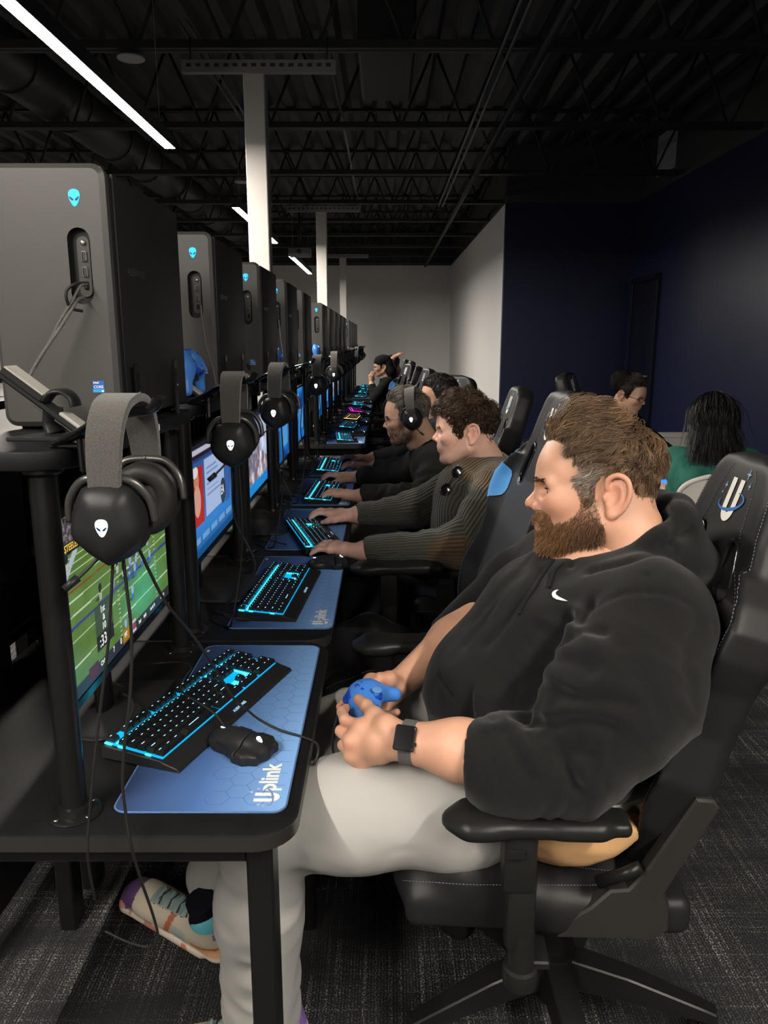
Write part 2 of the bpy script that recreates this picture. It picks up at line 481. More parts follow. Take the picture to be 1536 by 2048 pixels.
slab('trim_4', (XR + 0.05, (YF + YN) / 2, WT + hb / 2), (0.1, YN - YF + 0.2, hb), M_black_ceiling)
slab('trim_5', (XL - 0.05, (YF + YB) / 2, WT + hb / 2), (0.1, YB - YF + 0.2, hb), M_black_ceiling)
slab('trim_6', ((XL + XR) / 2, YF - 0.05, WT + hb / 2), (XR - XL + 0.2, 0.1, hb), M_black_ceiling)
slab('baseboard_navy', (XR - 0.012, (YF + YN) / 2, 0.05), (0.02, YN - YF - 0.06, 0.1), mat('dark_vinyl', (0.012, 0.012, 0.014), 0.5))
slab('baseboard_back', ((XL + XB) / 2, YB - 0.012, 0.05), (XB - XL - 0.05, 0.02, 0.1), MATS['dark_vinyl'])

# corrugated deck: trapezoid ribs running down the room
per, dep = 0.305, 0.075
xs = []
x = XL - 0.1
while x < XR + 0.1:
    xs += [(x, DECK + dep), (x + 0.10, DECK + dep), (x + 0.15, DECK), (x + 0.255, DECK)]; x += per
bm = B(); a0 = None
for (x, z) in xs:
    v = (bm.verts.new((x, YF - 0.1, z)), bm.verts.new((x, YB + 0.1, z)))
    if a0: bm.faces.new((a0[0], a0[1], v[1], v[0]))
    a0 = v
ceiling = struct('ceiling', bm, M_black_ceiling)
# open web joists across the room
def joist_mesh():
    bm = B(); x0, x1 = XL + 0.05, XR - 0.05; zb, zt = 3.42, DECK - 0.03
    for dy in (-0.03, 0.03):
        bx(bm, ((x0 + x1) / 2, dy, zb), (x1 - x0, 0.045, 0.012)); bx(bm, ((x0 + x1) / 2, dy + (0.018 if dy > 0 else -0.018), zb + 0.024), (x1 - x0, 0.008, 0.045))
        bx(bm, ((x0 + x1) / 2, dy, zt), (x1 - x0, 0.05, 0.03))
    n = 17; st = (x1 - x0) / n
    for i in range(n):
        a = x0 + i * st
        tube(bm, [(a, 0, zt), (a + st / 2, 0, zb)], 0.014, 6); tube(bm, [(a + st / 2, 0, zb), (a + st, 0, zt)], 0.014, 6)
    me = bpy.data.meshes.new('joist'); bm.to_mesh(me); bm.free(); me.materials.append(M_joist); return me
jm = joist_mesh()
for y in (-3.8, -1.8, 0.2, 2.2, 4.05, 5.85, 7.85, 9.9, 11.9, 13.6, 15.4, 17.2, 19.0, 20.5):
    o = bpy.data.objects.new('joist', jm); COL.objects.link(o); o.parent = ceiling; o.location = (0, y, 0)
# pipes and a duct under the deck
for nm, x, z, r, y0, y1 in (('sprinkler_pipe', 1.07, 3.36, 0.03, 3.0, 20.8), ('conduit', 0.86, 3.40, 0.012, 3.0, 12), ('conduit', 0.80, 3.40, 0.012, 3.0, 12), ('conduit', -1.36, 3.62, 0.012, 5.9, 9.5), ('conduit', -1.42, 3.62, 0.012, 5.9, 9.5), ('conduit', -0.40, 3.55, 0.012, 5.9, 12)):
    o = obj(nm, tube(B(), [(x, y0, z), (x, y1, z)], r, 10), mat('conduit_steel', (0.10, 0.10, 0.10), 0.45, metal=0.4) if nm == 'conduit' else M_joist, ceiling)
bm = B(); tube(bm, [(-3.1, -4.5, 3.72), (-3.1, 20.5, 3.72)], 0.24, 20)
for k in range(20): tube(bm, [(-3.1, -4 + k * 1.22, 3.72), (-3.1, -3.96 + k * 1.22, 3.72)], 0.255, 20)
obj('air_duct', bm, M_joist, ceiling, 40)
bm = B(); bx(bm, (0.02, 6.7, 3.72), (0.42, 1.3, 0.42), 0.02); obj('duct_box', bm, M_joist, ceiling)

# columns between the back-to-back desk rows
def column(y, x, label, top=3.24):
    t = thing('support_column', label, 'column', (x, y, 0), group='pale columns along the desk row')
    obj('shaft', bx(B(), (0, 0, top / 2), (0.146, 0.146, top), 0.006), M_white, t)
    obj('base_plate', bx(B(), (0, 0, 0.02), (0.26, 0.26, 0.04), 0.004), M_white, t)
    # slotted strut channel across its head
    bm = B(); L_, zz = 1.04, top + 0.03
    bx(bm, (0.04, -0.10, zz), (L_, 0.006, 0.075)); bx(bm, (0.04, -0.075, zz - 0.035), (L_, 0.05, 0.006)); bx(bm, (0.04, -0.075, zz + 0.035), (L_, 0.05, 0.006))
    ch = obj('strut_channel', bm, mat('dull_galvanised', (0.22, 0.21, 0.20), 0.6, metal=0.2), t)
    bm = B()
    for k in range(16): bx(bm, (0.04 - L_ / 2 + 0.05 + k * 0.0627, -0.104, zz + 0.006), (0.032, 0.004, 0.02), 0.0)
    obj('slots', bm, M_housing, ch)
    bm = B()
    for sx in (-0.42, 0.5): tube(bm, [(sx, -0.08, zz), (sx, -0.08, 3.45)], 0.006, 6)
    obj('hanger_rod', bm, M_joist, t)
column(5.8, -0.885, 'tall pale square column nearest the camera, with slotted channel at its head')
column(11.5, -0.885, 'middle pale square column of the three rising above the towers')
column(17.6, -0.90, 'farthest pale square column, standing before the grey end wall')

# linear ceiling lamps: a housing with the glowing face underneath, hung on wires
LED_LAB = ['long glowing linear ceiling lamp above the nearest PC tower', 'linear ceiling lamp partly behind the nearest pale column', 'linear ceiling lamp hanging farthest down the room',
           'linear ceiling lamp behind the photographer above the desk row', 'linear ceiling lamp behind the photographer near the navy wall']
for (x, y0, y1), lab in zip(LED_RUNS, LED_LAB):
    t = thing('linear_lamp', lab, 'ceiling lamp', (x, (y0 + y1) / 2, LED_Z), group='linear ceiling lamps')
    L_ = y1 - y0
    bm = B(); bx(bm, (0, 0, 0.0425), (0.078, L_, 0.085), 0.003); obj('housing', bm, M_housing, t)
    bm = B(); bx(bm, (0, 0, -0.0006), (0.070, L_ - 0.01, 0.0016)); obj('diffuser', bm, M_led, t)
    for q in (-0.42, 0.42):
        obj('wire', tube(B(), [(0, q * L_, 0.08), (0, q * L_, DECK + 0.002 - LED_Z)], 0.0015, 5), M_pale_metal, t)
for (u, v, Y, lab) in ((262, 118, 5.9, 'pale round disc under the ceiling above the long lamp'), (485, 365, 10.0, 'small pale round disc under the ceiling beside the nearest column')):
    p = P(u, v, Y); t = thing('ceiling_canopy', lab, 'ceiling disc', p)
    obj('disc', lathe(B(), [(0.0005, 0.012), (0.088, 0.012), (0.094, 0.006), (0.094, 0.0), (0.0005, 0.0)], 28), mat('off_white_plastic', (0.42, 0.41, 0.40), 0.5), t, 40)
    obj('stem', tube(B(), [(0, 0, 0.01), (0, 0, 3.44 - p[2])], 0.006, 8), M_housing, t)
# hanging box in front of the second column
p = P(600, 505, 12.6); t = thing('ceiling_projector', 'small grey box hanging from ceiling beside the second column', 'projector', p)
obj('body', bx(B(), (0, 0, 0), (0.34, 0.3, 0.13), 0.02, 2), mat('mid_grey_plastic', (0.12, 0.12, 0.125), 0.5), t)
obj('lens', lathe(B(), [(0.0005, -0.165), (0.035, -0.165), (0.04, -0.14), (0.0005, -0.14)], 16, axis='Y'), M_housing, t)
obj('mount_pole', tube(B(), [(0, 0, 0.06), (0, 0, 3.44 - p[2])], 0.02, 8), M_joist, t)
# return grille high on the navy wall
t = thing('wall_grille', 'pale louvred air grille high on the navy wall', 'air grille', (XR - 0.01, 10.52, 3.815))
obj('frame', bx(B(), (0, 0, 0), (0.02, 0.66, 0.50), 0.004), M_pale_metal, t)
bm = B()
for k in range(14): bx(bm, (-0.014, 0, -0.21 + k * 0.0323), (0.012, 0.58, 0.012), rot=(0, 0.5, 0))
obj('louvres', bm, M_pale_metal, t)
# door in the navy wall near the corner
d = struct('door_1', bx(B(), (XR - 0.012, 10.95, 1.13), (0.03, 0.96, 2.26), 0.002), mat('dark_door_paint', (0.006, 0.008, 0.022), 0.4))
bm = B()
for y in (10.43, 11.47): bx(bm, (XR - 0.02, y, 1.16), (0.05, 0.07, 2.32), 0.003)
bx(bm, (XR - 0.02, 10.95, 2.30), (0.05, 1.11, 0.07), 0.003)
obj('door_frame', bm, MATS['dark_door_paint'], d)
obj('door_handle', tube(B(), [(XR - 0.03, 10.56, 1.0), (XR - 0.085, 10.56, 1.0), (XR - 0.085, 10.68, 1.0)], 0.01, 8), M_pale_metal, d)
# ================================================================== gaming stations
DESK_Z, PITCH_Y = 0.741, 0.768
GROUPS = [(1.01, 5), (5.45, 5), (9.95, 4)]                   # first y, number of desks
STN = [y0 + k * PITCH_Y for y0, n in GROUPS for k in range(n)]
ORD = ['first', 'second', 'third', 'fourth', 'fifth', 'sixth', 'seventh', 'eighth', 'ninth', 'tenth', 'eleventh', 'twelfth', 'thirteenth', 'fourteenth']
def nth(i): return ORD[i]
M_desk = mat('black_laminate', (0.0055, 0.0055, 0.006), 0.55, spec=0.3, bump=(420, 0.12), var=(30, 0.25))
M_edge = mat('black_edge_band', (0.02, 0.019, 0.018), 0.30)
M_tube = mat('black_powder_coat', (0.008, 0.0078, 0.0076), 0.28, spec=0.35)
M_chrome = mat('bright_screw', (0.7, 0.68, 0.62), 0.25, metal=1.0)
M_tower = mat('tower_dark_grey', (0.044, 0.042, 0.040), 0.42, bump=(900, 0.06))
M_tower_side = mat('tower_black_side', (0.015, 0.0145, 0.0142), 0.48, bump=(900, 0.08))
M_recess = mat('recess_black', (0.008, 0.008, 0.008), 0.4)
M_port = mat('port_metal', (0.35, 0.34, 0.33), 0.35, metal=0.8)
M_port_blue = mat('port_tongue', (0.02, 0.025, 0.06), 0.4)
M_badge = mat('badge_glow', (0.0, 0.3, 0.9), 0.4, emit=(0.0, 0.36, 1.0), estr=1.6)
M_badge_dark = mat('badge_eye', (0.003, 0.02, 0.06), 0.5)
M_white_glow = mat('white_glow', (0.8, 0.9, 1.0), 0.4, emit=(0.82, 0.93, 1.0), estr=4.0)
M_cyan = mat('cyan_glow', (0.0, 0.25, 0.3), 0.5, emit=(0.03, 0.72, 0.95), estr=5.0)
M_cyan_soft = mat('blue_underglow', (0.0, 0.10, 0.2), 0.6, emit=(0.0, 0.30, 0.62), estr=1.5)
M_magenta = mat('magenta_glow', (0.2, 0.0, 0.2), 0.5, emit=(0.9, 0.03, 0.75), estr=3.0)
M_amber = mat('amber_glow', (0.3, 0.2, 0.05), 0.5, emit=(1.0, 0.60, 0.22), estr=3.0)
M_key = mat('keycap_black', (0.010, 0.010, 0.011), 0.42)
M_plastic = mat('soft_black_plastic', (0.014, 0.014, 0.015), 0.42)
M_gloss = mat('gloss_black_plastic', (0.01, 0.01, 0.011), 0.15)
M_fabric = mat('charcoal_fabric', (0.050, 0.047, 0.043), 0.95, bump=(900, 0.8), var=(500, 0.35), sheen=0.3)
M_leather_pad = mat('ear_pad_leather', (0.016, 0.015, 0.0145), 0.5, bump=(500, 0.2))
M_cable = mat('black_rubber_cable', (0.018, 0.017, 0.0165), 0.45)
M_braid = mat('braided_cable', (0.10, 0.095, 0.088), 0.7, bump=(700, 1.0))
M_blue_pad = mat('controller_blue', (0.055, 0.215, 0.66), 0.36, bump=(900, 0.03))
M_blue_dark = mat('controller_deep_blue', (0.012, 0.055, 0.42), 0.28)
M_blue_light = mat('controller_pale_blue', (0.13, 0.32, 0.66), 0.4)
M_rib = mat('grey_ribbed_rubber', (0.30, 0.29, 0.26), 0.8)
M_white_print = mat('white_print', (0.75, 0.73, 0.68), 0.6)

# alien-head badge: outline and two slanted eyes, in its own plane (x right, z up)
def alien(bm, s, mi_face=0, mi_eye=1, th=0.0006):
    head = [(0, -0.62), (0.16, -0.52), (0.33, -0.22), (0.43, 0.10), (0.42, 0.38), (0.28, 0.57), (0.0, 0.64), (-0.28, 0.57), (-0.42, 0.38), (-0.43, 0.10), (-0.33, -0.22), (-0.16, -0.52)]
    head = [(p[0], p[1]) for p in catmull([(a, b_, 0) for a, b_ in head], 3, True)]
    prism(bm, [(x * s, y * s) for x, y in head], 0, th, mi=mi_face)
    for sg in (1, -1):
        eye = [(0.05, -0.20), (0.20, -0.20), (0.36, -0.02), (0.38, 0.12), (0.20, 0.02), (0.08, -0.08)]
        prism(bm, [(x * s * sg, y * s) for x, y in (eye if sg > 0 else eye[::-1])], th * 0.5, th * 1.8, mi=mi_eye)
    return bm
FRONT = Matrix.Rotation(pi / 2, 4, 'X')       # local plane onto a face looking at -Y

def ring_panel(bm, outer, inner, y, mi=0):
    """flat face looking at -Y between two loops with equal point counts"""
    n = len(outer)
    a = [bm.verts.new((x, y, z)) for x, z in outer]; b_ = [bm.verts.new((x, y, z)) for x, z in inner]
    for k in range(n):
        f = bm.faces.new((a[k], a[(k + 1) % n], b_[(k + 1) % n], b_[k])); f.material_index = mi
    return a, b_
def stadium(cx, cz, w_, h_, n=12):
    out = []; r = w_ / 2
    for k in range(n + 1): a = pi * k / n; out.append((cx + r * cos(a), cz + h_ / 2 - r + r * sin(a)))
    for k in range(n + 1): a = pi + pi * k / n; out.append((cx + r * cos(a), cz - h_ / 2 + r + r * sin(a)))
    return out

TW, TD, TH = 0.195, 0.445, 0.412
def make_tower():
    t = thing('pc_tower', '', 'computer')
    x0, x1 = -TW / 2, TW / 2; cx, cz = x1 - 0.047, 0.257
    st = stadium(cx, cz, 0.036, 0.118)
    body = rrect(x0 + 0.004, x1 - 0.004, 0.004, TH - 0.004, 0.016, 6)
    # outer loop sampled along rays from the recess so both loops match
    outer = []
    for (x, z) in st:
        d = np.array((x - cx, z - cz)); d /= np.linalg.norm(d); best = 9
        for k in range(len(body)):
            p, q = np.array(body[k]), np.array(body[(k + 1) % len(body)]); e = q - p
            den = d[0] * e[1] - d[1] * e[0]
            if abs(den) < 1e-9: continue
            wv = p - (cx, cz); tt = (wv[0] * e[1] - wv[1] * e[0]) / den; uu = (wv[0] * d[1] - wv[1] * d[0]) / den
            if tt > 0 and -1e-6 <= uu <= 1 + 1e-6: best = min(best, tt)
        outer.append((cx + d[0] * best, cz + d[1] * best))
    # front plate: rounded box frame with the recess cut into it
    bm = B(); n = len(st)
    bo = body; ringF = [bm.verts.new((x, -0.0, z)) for x, z in rrect(x0 + 0.008, x1 - 0.008, 0.008, TH - 0.008, 0.013, 6)]
    ringM = [bm.verts.new((x, 0.006, z)) for x, z in rrect(x0, x1, 0.0, TH, 0.02, 6)]
    ringB = [bm.verts.new((x, 0.02, z)) for x, z in rrect(x0, x1, 0.0, TH, 0.02, 6)]
    m = len(ringF)
    for A_, B_ in ((ringF, ringM), (ringM, ringB)):
        for k in range(m):
            f = bm.faces.new((A_[k], A_[(k + 1) % m], B_[(k + 1) % m], B_[k])[::-1]); f.smooth = True
    inner = [bm.verts.new((x, 0, z)) for x, z in st]
    e = [bm.edges.new((ringF[k], ringF[(k + 1) % m])) if not bm.edges.get((ringF[k], ringF[(k + 1) % m])) else bm.edges.get((ringF[k], ringF[(k + 1) % m])) for k in range(m)]
    e += [bm.edges.new((inner[k], inner[(k + 1) % n])) for k in range(n)]
    bmesh.ops.triangle_fill(bm, use_beauty=True, use_dissolve=False, edges=e, normal=(0, -1, 0))
    deep = [bm.verts.new((x * 0.96 + cx * 0.04, 0.013, z)) for x, z in st]
    for k in range(n):
        f = bm.faces.new((inner[k], inner[(k + 1) % n], deep[(k + 1) % n], deep[k])); f.material_index = 1
    f = bm.faces.new(deep); f.material_index = 1
    bmesh.ops.recalc_face_normals(bm, faces=bm.faces)
    fr = obj('front_panel', bm, [M_tower, M_recess], t, 35)
    # body behind the seam, side cover, feet
    bm = B(); bx(bm, (0, TD / 2 + 0.013, TH / 2 + 0.001), (TW - 0.010, TD - 0.022, TH - 0.012), 0.012, 2); obj('case_body', bm, M_tower_side, t, 35)
    bm = B(); bx(bm, (TW / 2 - 0.003, TD / 2 + 0.02, TH / 2), (0.006, TD - 0.05, TH - 0.016), 0.006, 2)
    sp = obj('side_cover', bm, M_tower_side, t, 35)
    tm = text_mesh('ALIENWARE', 0.017, 0.0002, 0.0002, align='CENTER')
    tm.transform(Matrix.Translation((TW / 2 + 0.0003, TD * 0.30, TH * 0.61)) @ Matrix.Rotation(pi / 2, 4, 'Z') @ FRONT)
    obj('lettering', tm, mat('faint_print', (0.034, 0.033, 0.033), 0.3), sp)
    bm = B()
    for sx in (-1, 1):
        for y in (0.05, TD - 0.05): bx(bm, (sx * (TW / 2 - 0.03), y, -0.002), (0.03, 0.05, 0.008), 0.002)
    obj('feet', bm, M_cable, t)
    # port column in the recess
    bm = B(); prism(bm, stadium(0, 0, 0.020, 0.094), 0, 0.003); xform(bm, Matrix.Translation((cx + 0.003, 0.0125, cz)) @ FRONT)
    pp = obj('port_plate', bm, mat('port_plate_grey', (0.06, 0.058, 0.055), 0.3, metal=0.5), t)
    for k, dz in enumerate((0.016, -0.008)):
        bm = B(); bx(bm, (cx + 0.004, 0.008, cz + dz), (0.0085, 0.005, 0.016), 0.001)
        bx(bm, (cx + 0.004, 0.0054, cz + dz), (0.0055, 0.0012, 0.013), mi=1); bx(bm, (cx + 0.0055, 0.0046, cz + dz), (0.002, 0.002, 0.012), mi=2)
        obj('usb_port', bm, [M_port, M_recess, M_port_blue], pp)
    bm = B(); lathe(bm, [(0.0008, 0.005), (0.0022, 0.005), (0.004, 0.006), (0.0042, 0.0105), (0.0008, 0.0105)], 12, (cx + 0.004, 0, cz + 0.037), 'Y'); obj('audio_jack', bm, M_port, pp)
    bm = B(); bx(bm, (cx + 0.004, 0.008, cz - 0.030), (0.0075, 0.005, 0.012), 0.002); obj('usb_port', bm, [M_recess], pp)
    # glowing badge
    bm = B(); alien(bm, 0.0205, th=0.0008); xform(bm, Matrix.Translation((cx - 0.001, -0.0002, 0.360)) @ FRONT)
    obj('alien_badge', bm, [M_badge, M_badge_dark], t)
    # processor sticker
    bm = B(); bx(bm, (cx + 0.014, -0.0004, 0.066), (0.019, 0.0006, 0.019), mi=0); bx(bm, (cx + 0.014, -0.0006, 0.0593), (0.019, 0.0006, 0.0052), mi=1)
    bx(bm, (cx + 0.0205, -0.0009, 0.0586), (0.003, 0.0006, 0.003), mi=2)
    sk = obj('sticker', bm, [mat('sticker_blue', (0.02, 0.10, 0.42), 0.4), mat('sticker_light_blue', (0.02, 0.30, 0.70), 0.4), M_white_print], t)
    for s_, sz, z in (('intel', 0.0052, 0.0710), ('CORE', 0.0062, 0.0635)):
        tm = text_mesh(s_, sz, 0.0001, 0.0001); tm.transform(Matrix.Translation((cx + 0.0058, -0.001, z)) @ FRONT); obj('lettering', tm, M_white_print, sk)
    return t

# ---- desk with its raised shelf
DX0, DX1 = -0.86, -0.135            # back and front edge
POSTX, SHX0, SHX1, SHZ = -0.483, -0.84, -0.425, 1.315
_SCREW = []
def screw_mesh():
    if not _SCREW:
        bm = B(); lathe(bm, [(0.0003, 0.0), (0.0042, 0.0), (0.0038, 0.0014), (0.0003, 0.0018)], 10); bx(bm, (0, 0, 0.0018), (0.005, 0.0010, 0.0006), mi=1); bx(bm, (0, 0, 0.0018), (0.0010, 0.005, 0.0006), mi=1)
        me = bpy.data.meshes.new('screw'); bm.to_mesh(me); bm.free(); me.materials.append(M_chrome); me.materials.append(M_recess); _SCREW.append(me)
    return _SCREW[0]
def make_desk():
    t = thing('gaming_desk', '', 'desk')
    y0, y1 = 0.004, PITCH_Y - 0.004
    bm = B(); prism(bm, rrect(DX0, DX1, y0, y1, 0.065, 8, (1, 1, 0, 0)), DESK_Z - 0.030, DESK_Z, 0.004, 2); obj('tabletop', bm, M_desk, t, 35)
    bm = B(); o = rrect(DX0, DX1 + 0.0012, y0 - 0.0012, y1 + 0.0012, 0.065, 8, (1, 1, 0, 0))
    prism(bm, o, DESK_Z - 0.027, DESK_Z - 0.0035); obj('edge_band', bm, M_edge, t, 35)
    for yy in (0.075, PITCH_Y - 0.075):
        bm = B(); bx(bm, (-0.195, yy, (DESK_Z - 0.03) / 2), (0.042, 0.06, DESK_Z - 0.03), 0.004); obj('leg', bm, M_tube, t)
        bm = B(); bx(bm, (-0.80, yy, (DESK_Z - 0.03) / 2), (0.042, 0.06, DESK_Z - 0.03), 0.004); obj('leg', bm, M_tube, t)
        bm = B(); bx(bm, (-0.50, yy, DESK_Z - 0.06), (0.57, 0.04, 0.05), 0.004); obj('cross_rail', bm, M_tube, t)
    bm = B(); bx(bm, (-0.80, PITCH_Y / 2, 0.45), (0.016, PITCH_Y - 0.16, 0.30), 0.002); obj('modesty_panel', bm, M_desk, t)
    bm = B(); bx(bm, (-0.85, PITCH_Y / 2, (DESK_Z + SHZ) / 2 - 0.014), (0.010, PITCH_Y - 0.02, SHZ - DESK_Z - 0.032), 0.001); obj('light_block', bm, M_desk, t)  # added panel, keeps lamp light behind the row off the desk
    for px in (POSTX, -0.80):
        for yy in (0.062, PITCH_Y - 0.062):
            bm = B(); lathe(bm, [(0.0005, DESK_Z), (0.0195, DESK_Z), (0.0195, SHZ - 0.028), (0.0005, SHZ - 0.028)], 22, (px, yy, 0)); ps = obj('post', bm, M_tube, t, 40)
            bm = B(); lathe(bm, [(0.0005, DESK_Z), (0.041, DESK_Z), (0.041, DESK_Z + 0.003), (0.038, DESK_Z + 0.005), (0.027, DESK_Z + 0.006), (0.025, DESK_Z + 0.016), (0.020, DESK_Z + 0.018)], 28, (px, yy, 0))
            cb = B(); lathe(cb, [(0.0005, SHZ - 0.029), (0.030, SHZ - 0.029), (0.030, SHZ - 0.034), (0.020, SHZ - 0.040)][::-1], 24, (px, yy, 0)); obj('collar', cb, M_tube, ps, 40)
            fl = obj('flange', bm, M_tube, ps, 40)
            if px == POSTX:
                for k in range(4):
                    a = pi / 4 + k * pi / 2 + 0.2
                    o = bpy.data.objects.new('screw', screw_mesh()); COL.objects.link(o); o.parent = ps; o.location = (px + 0.033 * cos(a), yy + 0.033 * sin(a), DESK_Z + 0.005); o.rotation_euler = (0, 0, k * 0.7)
    bm = B(); prism(bm, rrect(SHX0, SHX1, 0.020, PITCH_Y - 0.020, 0.07, 8, (1, 1, 0, 0)), SHZ - 0.028, SHZ, 0.004, 2); sh = obj('shelf', bm, M_desk, t, 35)
    # straps that hold the tower
    for yy in (0.345, 0.595):
        bm = B(); bx(bm, (SHX1 - 0.004, yy, SHZ + 0.038), (0.004, 0.022, 0.140), 0.001); bx(bm, (SHX1 - 0.0015, yy, SHZ + 0.075), (0.0015, 0.006, 0.034), mi=1)
        bx(bm, (SHX1 - 0.016, yy, SHZ - 0.031), (0.03, 0.022, 0.005))
        lathe(bm, [(0.0003, 0.0), (0.004, 0.0), (0.0035, 0.0015), (0.0003, 0.002)], 10, (SHX1 - 0.001, yy, SHZ + 0.058), 'X', mi=2)
        obj('tower_strap', bm, [M_tube, M_recess, M_chrome], t)
    # small white tag on the shelf edge
    bm = B(); bx(bm, (SHX1 + 0.0006, 0.43, SHZ - 0.013), (0.0008, 0.030, 0.012)); obj('shelf_tag', bm, M_white_print, sh)
    # headset hook at the shelf corner: clamp and up-curled arm
    bm = B(); bx(bm, (SHX1 - 0.015, 0.060, SHZ + 0.004), (0.05, 0.026, 0.008), 0.003); bx(bm, (SHX1 + 0.006, 0.055, SHZ - 0.008), (0.008, 0.026, 0.05), 0.003)
    tube(bm, catmull([(SHX1 - 0.03, 0.058, SHZ + 0.006), (SHX1 + 0.005, 0.050, SHZ + 0.022), (SHX1 + 0.04, 0.036, SHZ + 0.040), (SHX1 + 0.085, 0.020, SHZ + 0.052), (SHX1 + 0.118, 0.012, SHZ + 0.058), (SHX1 + 0.130, 0.010, SHZ + 0.074)], 5), 0.0085, 10, flat=(1.9, 0.75))
    obj('headset_hook', bm, M_gloss, t, 40)
    # punched rail behind the monitor
    bm = B(); bx(bm, (-0.62, 0.33, DESK_Z + 0.19), (0.004, 0.019, 0.38)); bx(bm, (-0.612, 0.338, DESK_Z + 0.19), (0.014, 0.003, 0.38))
    r = obj('punched_rail', bm, mat('rail_grey', (0.035, 0.034, 0.033), 0.4), t)
    bm = B()
    for k in range(26): bx(bm, (-0.6175, 0.331, DESK_Z + 0.012 + k * 0.0143), (0.0014, 0.008, 0.0085))
    obj('rail_holes', bm, M_recess, r)
    return t

# ---- mouse mat: rounded cloth slab, stitched edge, hexagon print, lettering
PADX, PADL = 0.272, 0.672
def mat_material():
    """cloth printed dark navy to light blue across its depth, with faint hexagons"""
    m = bpy.data.materials.new('mat_cloth'); m.use_nodes = True; N = m.node_tree.nodes; L = m.node_tree.links; b = N['Principled BSDF']
    b.inputs['Roughness'].default_value = 0.62; b.inputs['Specular IOR Level'].default_value = 0.35
    tc = N.new('ShaderNodeTexCoord'); sx = N.new('ShaderNodeSeparateXYZ'); L.new(tc.outputs['Object'], sx.inputs[0])
    mr = N.new('ShaderNodeMapRange'); mr.inputs['From Min'].default_value = -PADX / 2; mr.inputs['From Max'].default_value = PADX / 2; L.new(sx.outputs['X'], mr.inputs['Value'])
    r = N.new('ShaderNodeValToRGB'); r.color_ramp.elements[0].color = (0.020, 0.036, 0.095, 1); r.color_ramp.elements[1].color = (0.19, 0.37, 0.70, 1)
    e = r.color_ramp.elements.new(0.45); e.color = (0.055, 0.125, 0.32, 1)
    L.new(mr.outputs[0], r.inputs['Fac']); L.new(r.outputs['Color'], b.inputs['Base Color'])
    nz = N.new('ShaderNodeTexNoise'); nz.inputs['Scale'].default_value = 1800; bp = N.new('ShaderNodeBump'); bp.inputs['Strength'].default_value = 0.3; bp.inputs['Distance'].default_value = 0.0005
    L.new(tc.outputs['Object'], nz.inputs['Vector']); L.new(nz.outputs['Fac'], bp.inputs['Height']); L.new(bp.outputs[0], b.inputs['Normal'])
    return m
M_pad = mat_material()
M_hex = mat('hexagon_print', (0.024, 0.075, 0.24), 0.65)
M_stitch = mat('mat_stitching', (0.10, 0.20, 0.42), 0.8, bump=(1500, 1.0))
def make_pad():
    t = thing('mouse_mat', '', 'mouse mat')
    bm = B(); prism(bm, rrect(-PADX / 2, PADX / 2, -PADL / 2, PADL / 2, 0.022, 6), 0.0, 0.0032, 0.0008, 1); obj('cloth', bm, M_pad, t, 35)
    bm = B(); ol = rrect(-PADX / 2 + 0.0005, PADX / 2 - 0.0005, -PADL / 2 + 0.0005, PADL / 2 - 0.0005, 0.022, 6)
    tube(bm, [(x, y, 0.0026) for x, y in ol], 0.0017, 6, closed=True); obj('stitched_edge', bm, M_stitch, t)
    bm = B(); R_ = 0.021; zz = 0.00335; wl = 0.00035
    i = 0; x = PADX / 2 - 0.014
    seen = set()
    for col in range(5):
        for row in range(24):
            cx = PADX / 2 - 0.02 - col * R_ * 1.5; cy = -PADL / 2 + 0.02 + row * R_ * 1.732 + (col % 2) * R_ * 0.866
            if cy > PADL / 2 - 0.02 or cx < -0.0: continue
            if random.random() < 0.10 * col: continue
            for k in range(6):
                a, b_ = pi / 3 * k, pi / 3 * (k + 1)
                p, q = np.array((cx + R_ * cos(a), cy + R_ * sin(a))), np.array((cx + R_ * cos(b_), cy + R_ * sin(b_)))
                if max(abs(p[0]), abs(q[0])) > PADX / 2 - 0.006 or max(abs(p[1]), abs(q[1])) > PADL / 2 - 0.006: continue
                key = tuple(np.round((p + q) * 500).astype(int))
                if key in seen: continue
                seen.add(key)
                d = (q - p) / np.linalg.norm(q - p); nn = np.array((-d[1], d[0])) * wl
                f = bm.faces.new([bm.verts.new((*v, zz)) for v in (p - nn, q - nn, q + nn, p + nn)])
    obj('hexagon_print', bm, M_hex, t)
    tm = text_mesh('plink', 0.042, 0.0011, 0.0001); tm.transform(Matrix.Translation((PADX / 2 - 0.024, -PADL / 2 + 0.058, 0.0034)) @ Matrix.Rotation(pi / 2, 4, 'Z'))
    lg = obj('lettering', tm, M_white_print, t)
    bm = B(); u_logo(bm, 0.040, ring_mi=1); xform(bm, Matrix.Translation((PADX / 2 - 0.0345, -PADL / 2 + 0.040, 0.0034)) @ Matrix.Rotation(pi / 2, 4, 'Z'))
    obj('u_emblem', bm, [M_white_print, mat('emblem_grey', (0.16, 0.22, 0.36), 0.6), mat('emblem_star', (0.5, 0.55, 0.65), 0.6)], lg)
    bm = B()
    for k in range(2): bx(bm, (-PADX / 2 + 0.010, PADL / 2 - 0.03 - k * 0.006, 0.0034), (0.006, 0.004, 0.0003))
    obj('corner_print', bm, M_white_print, t)
    return t
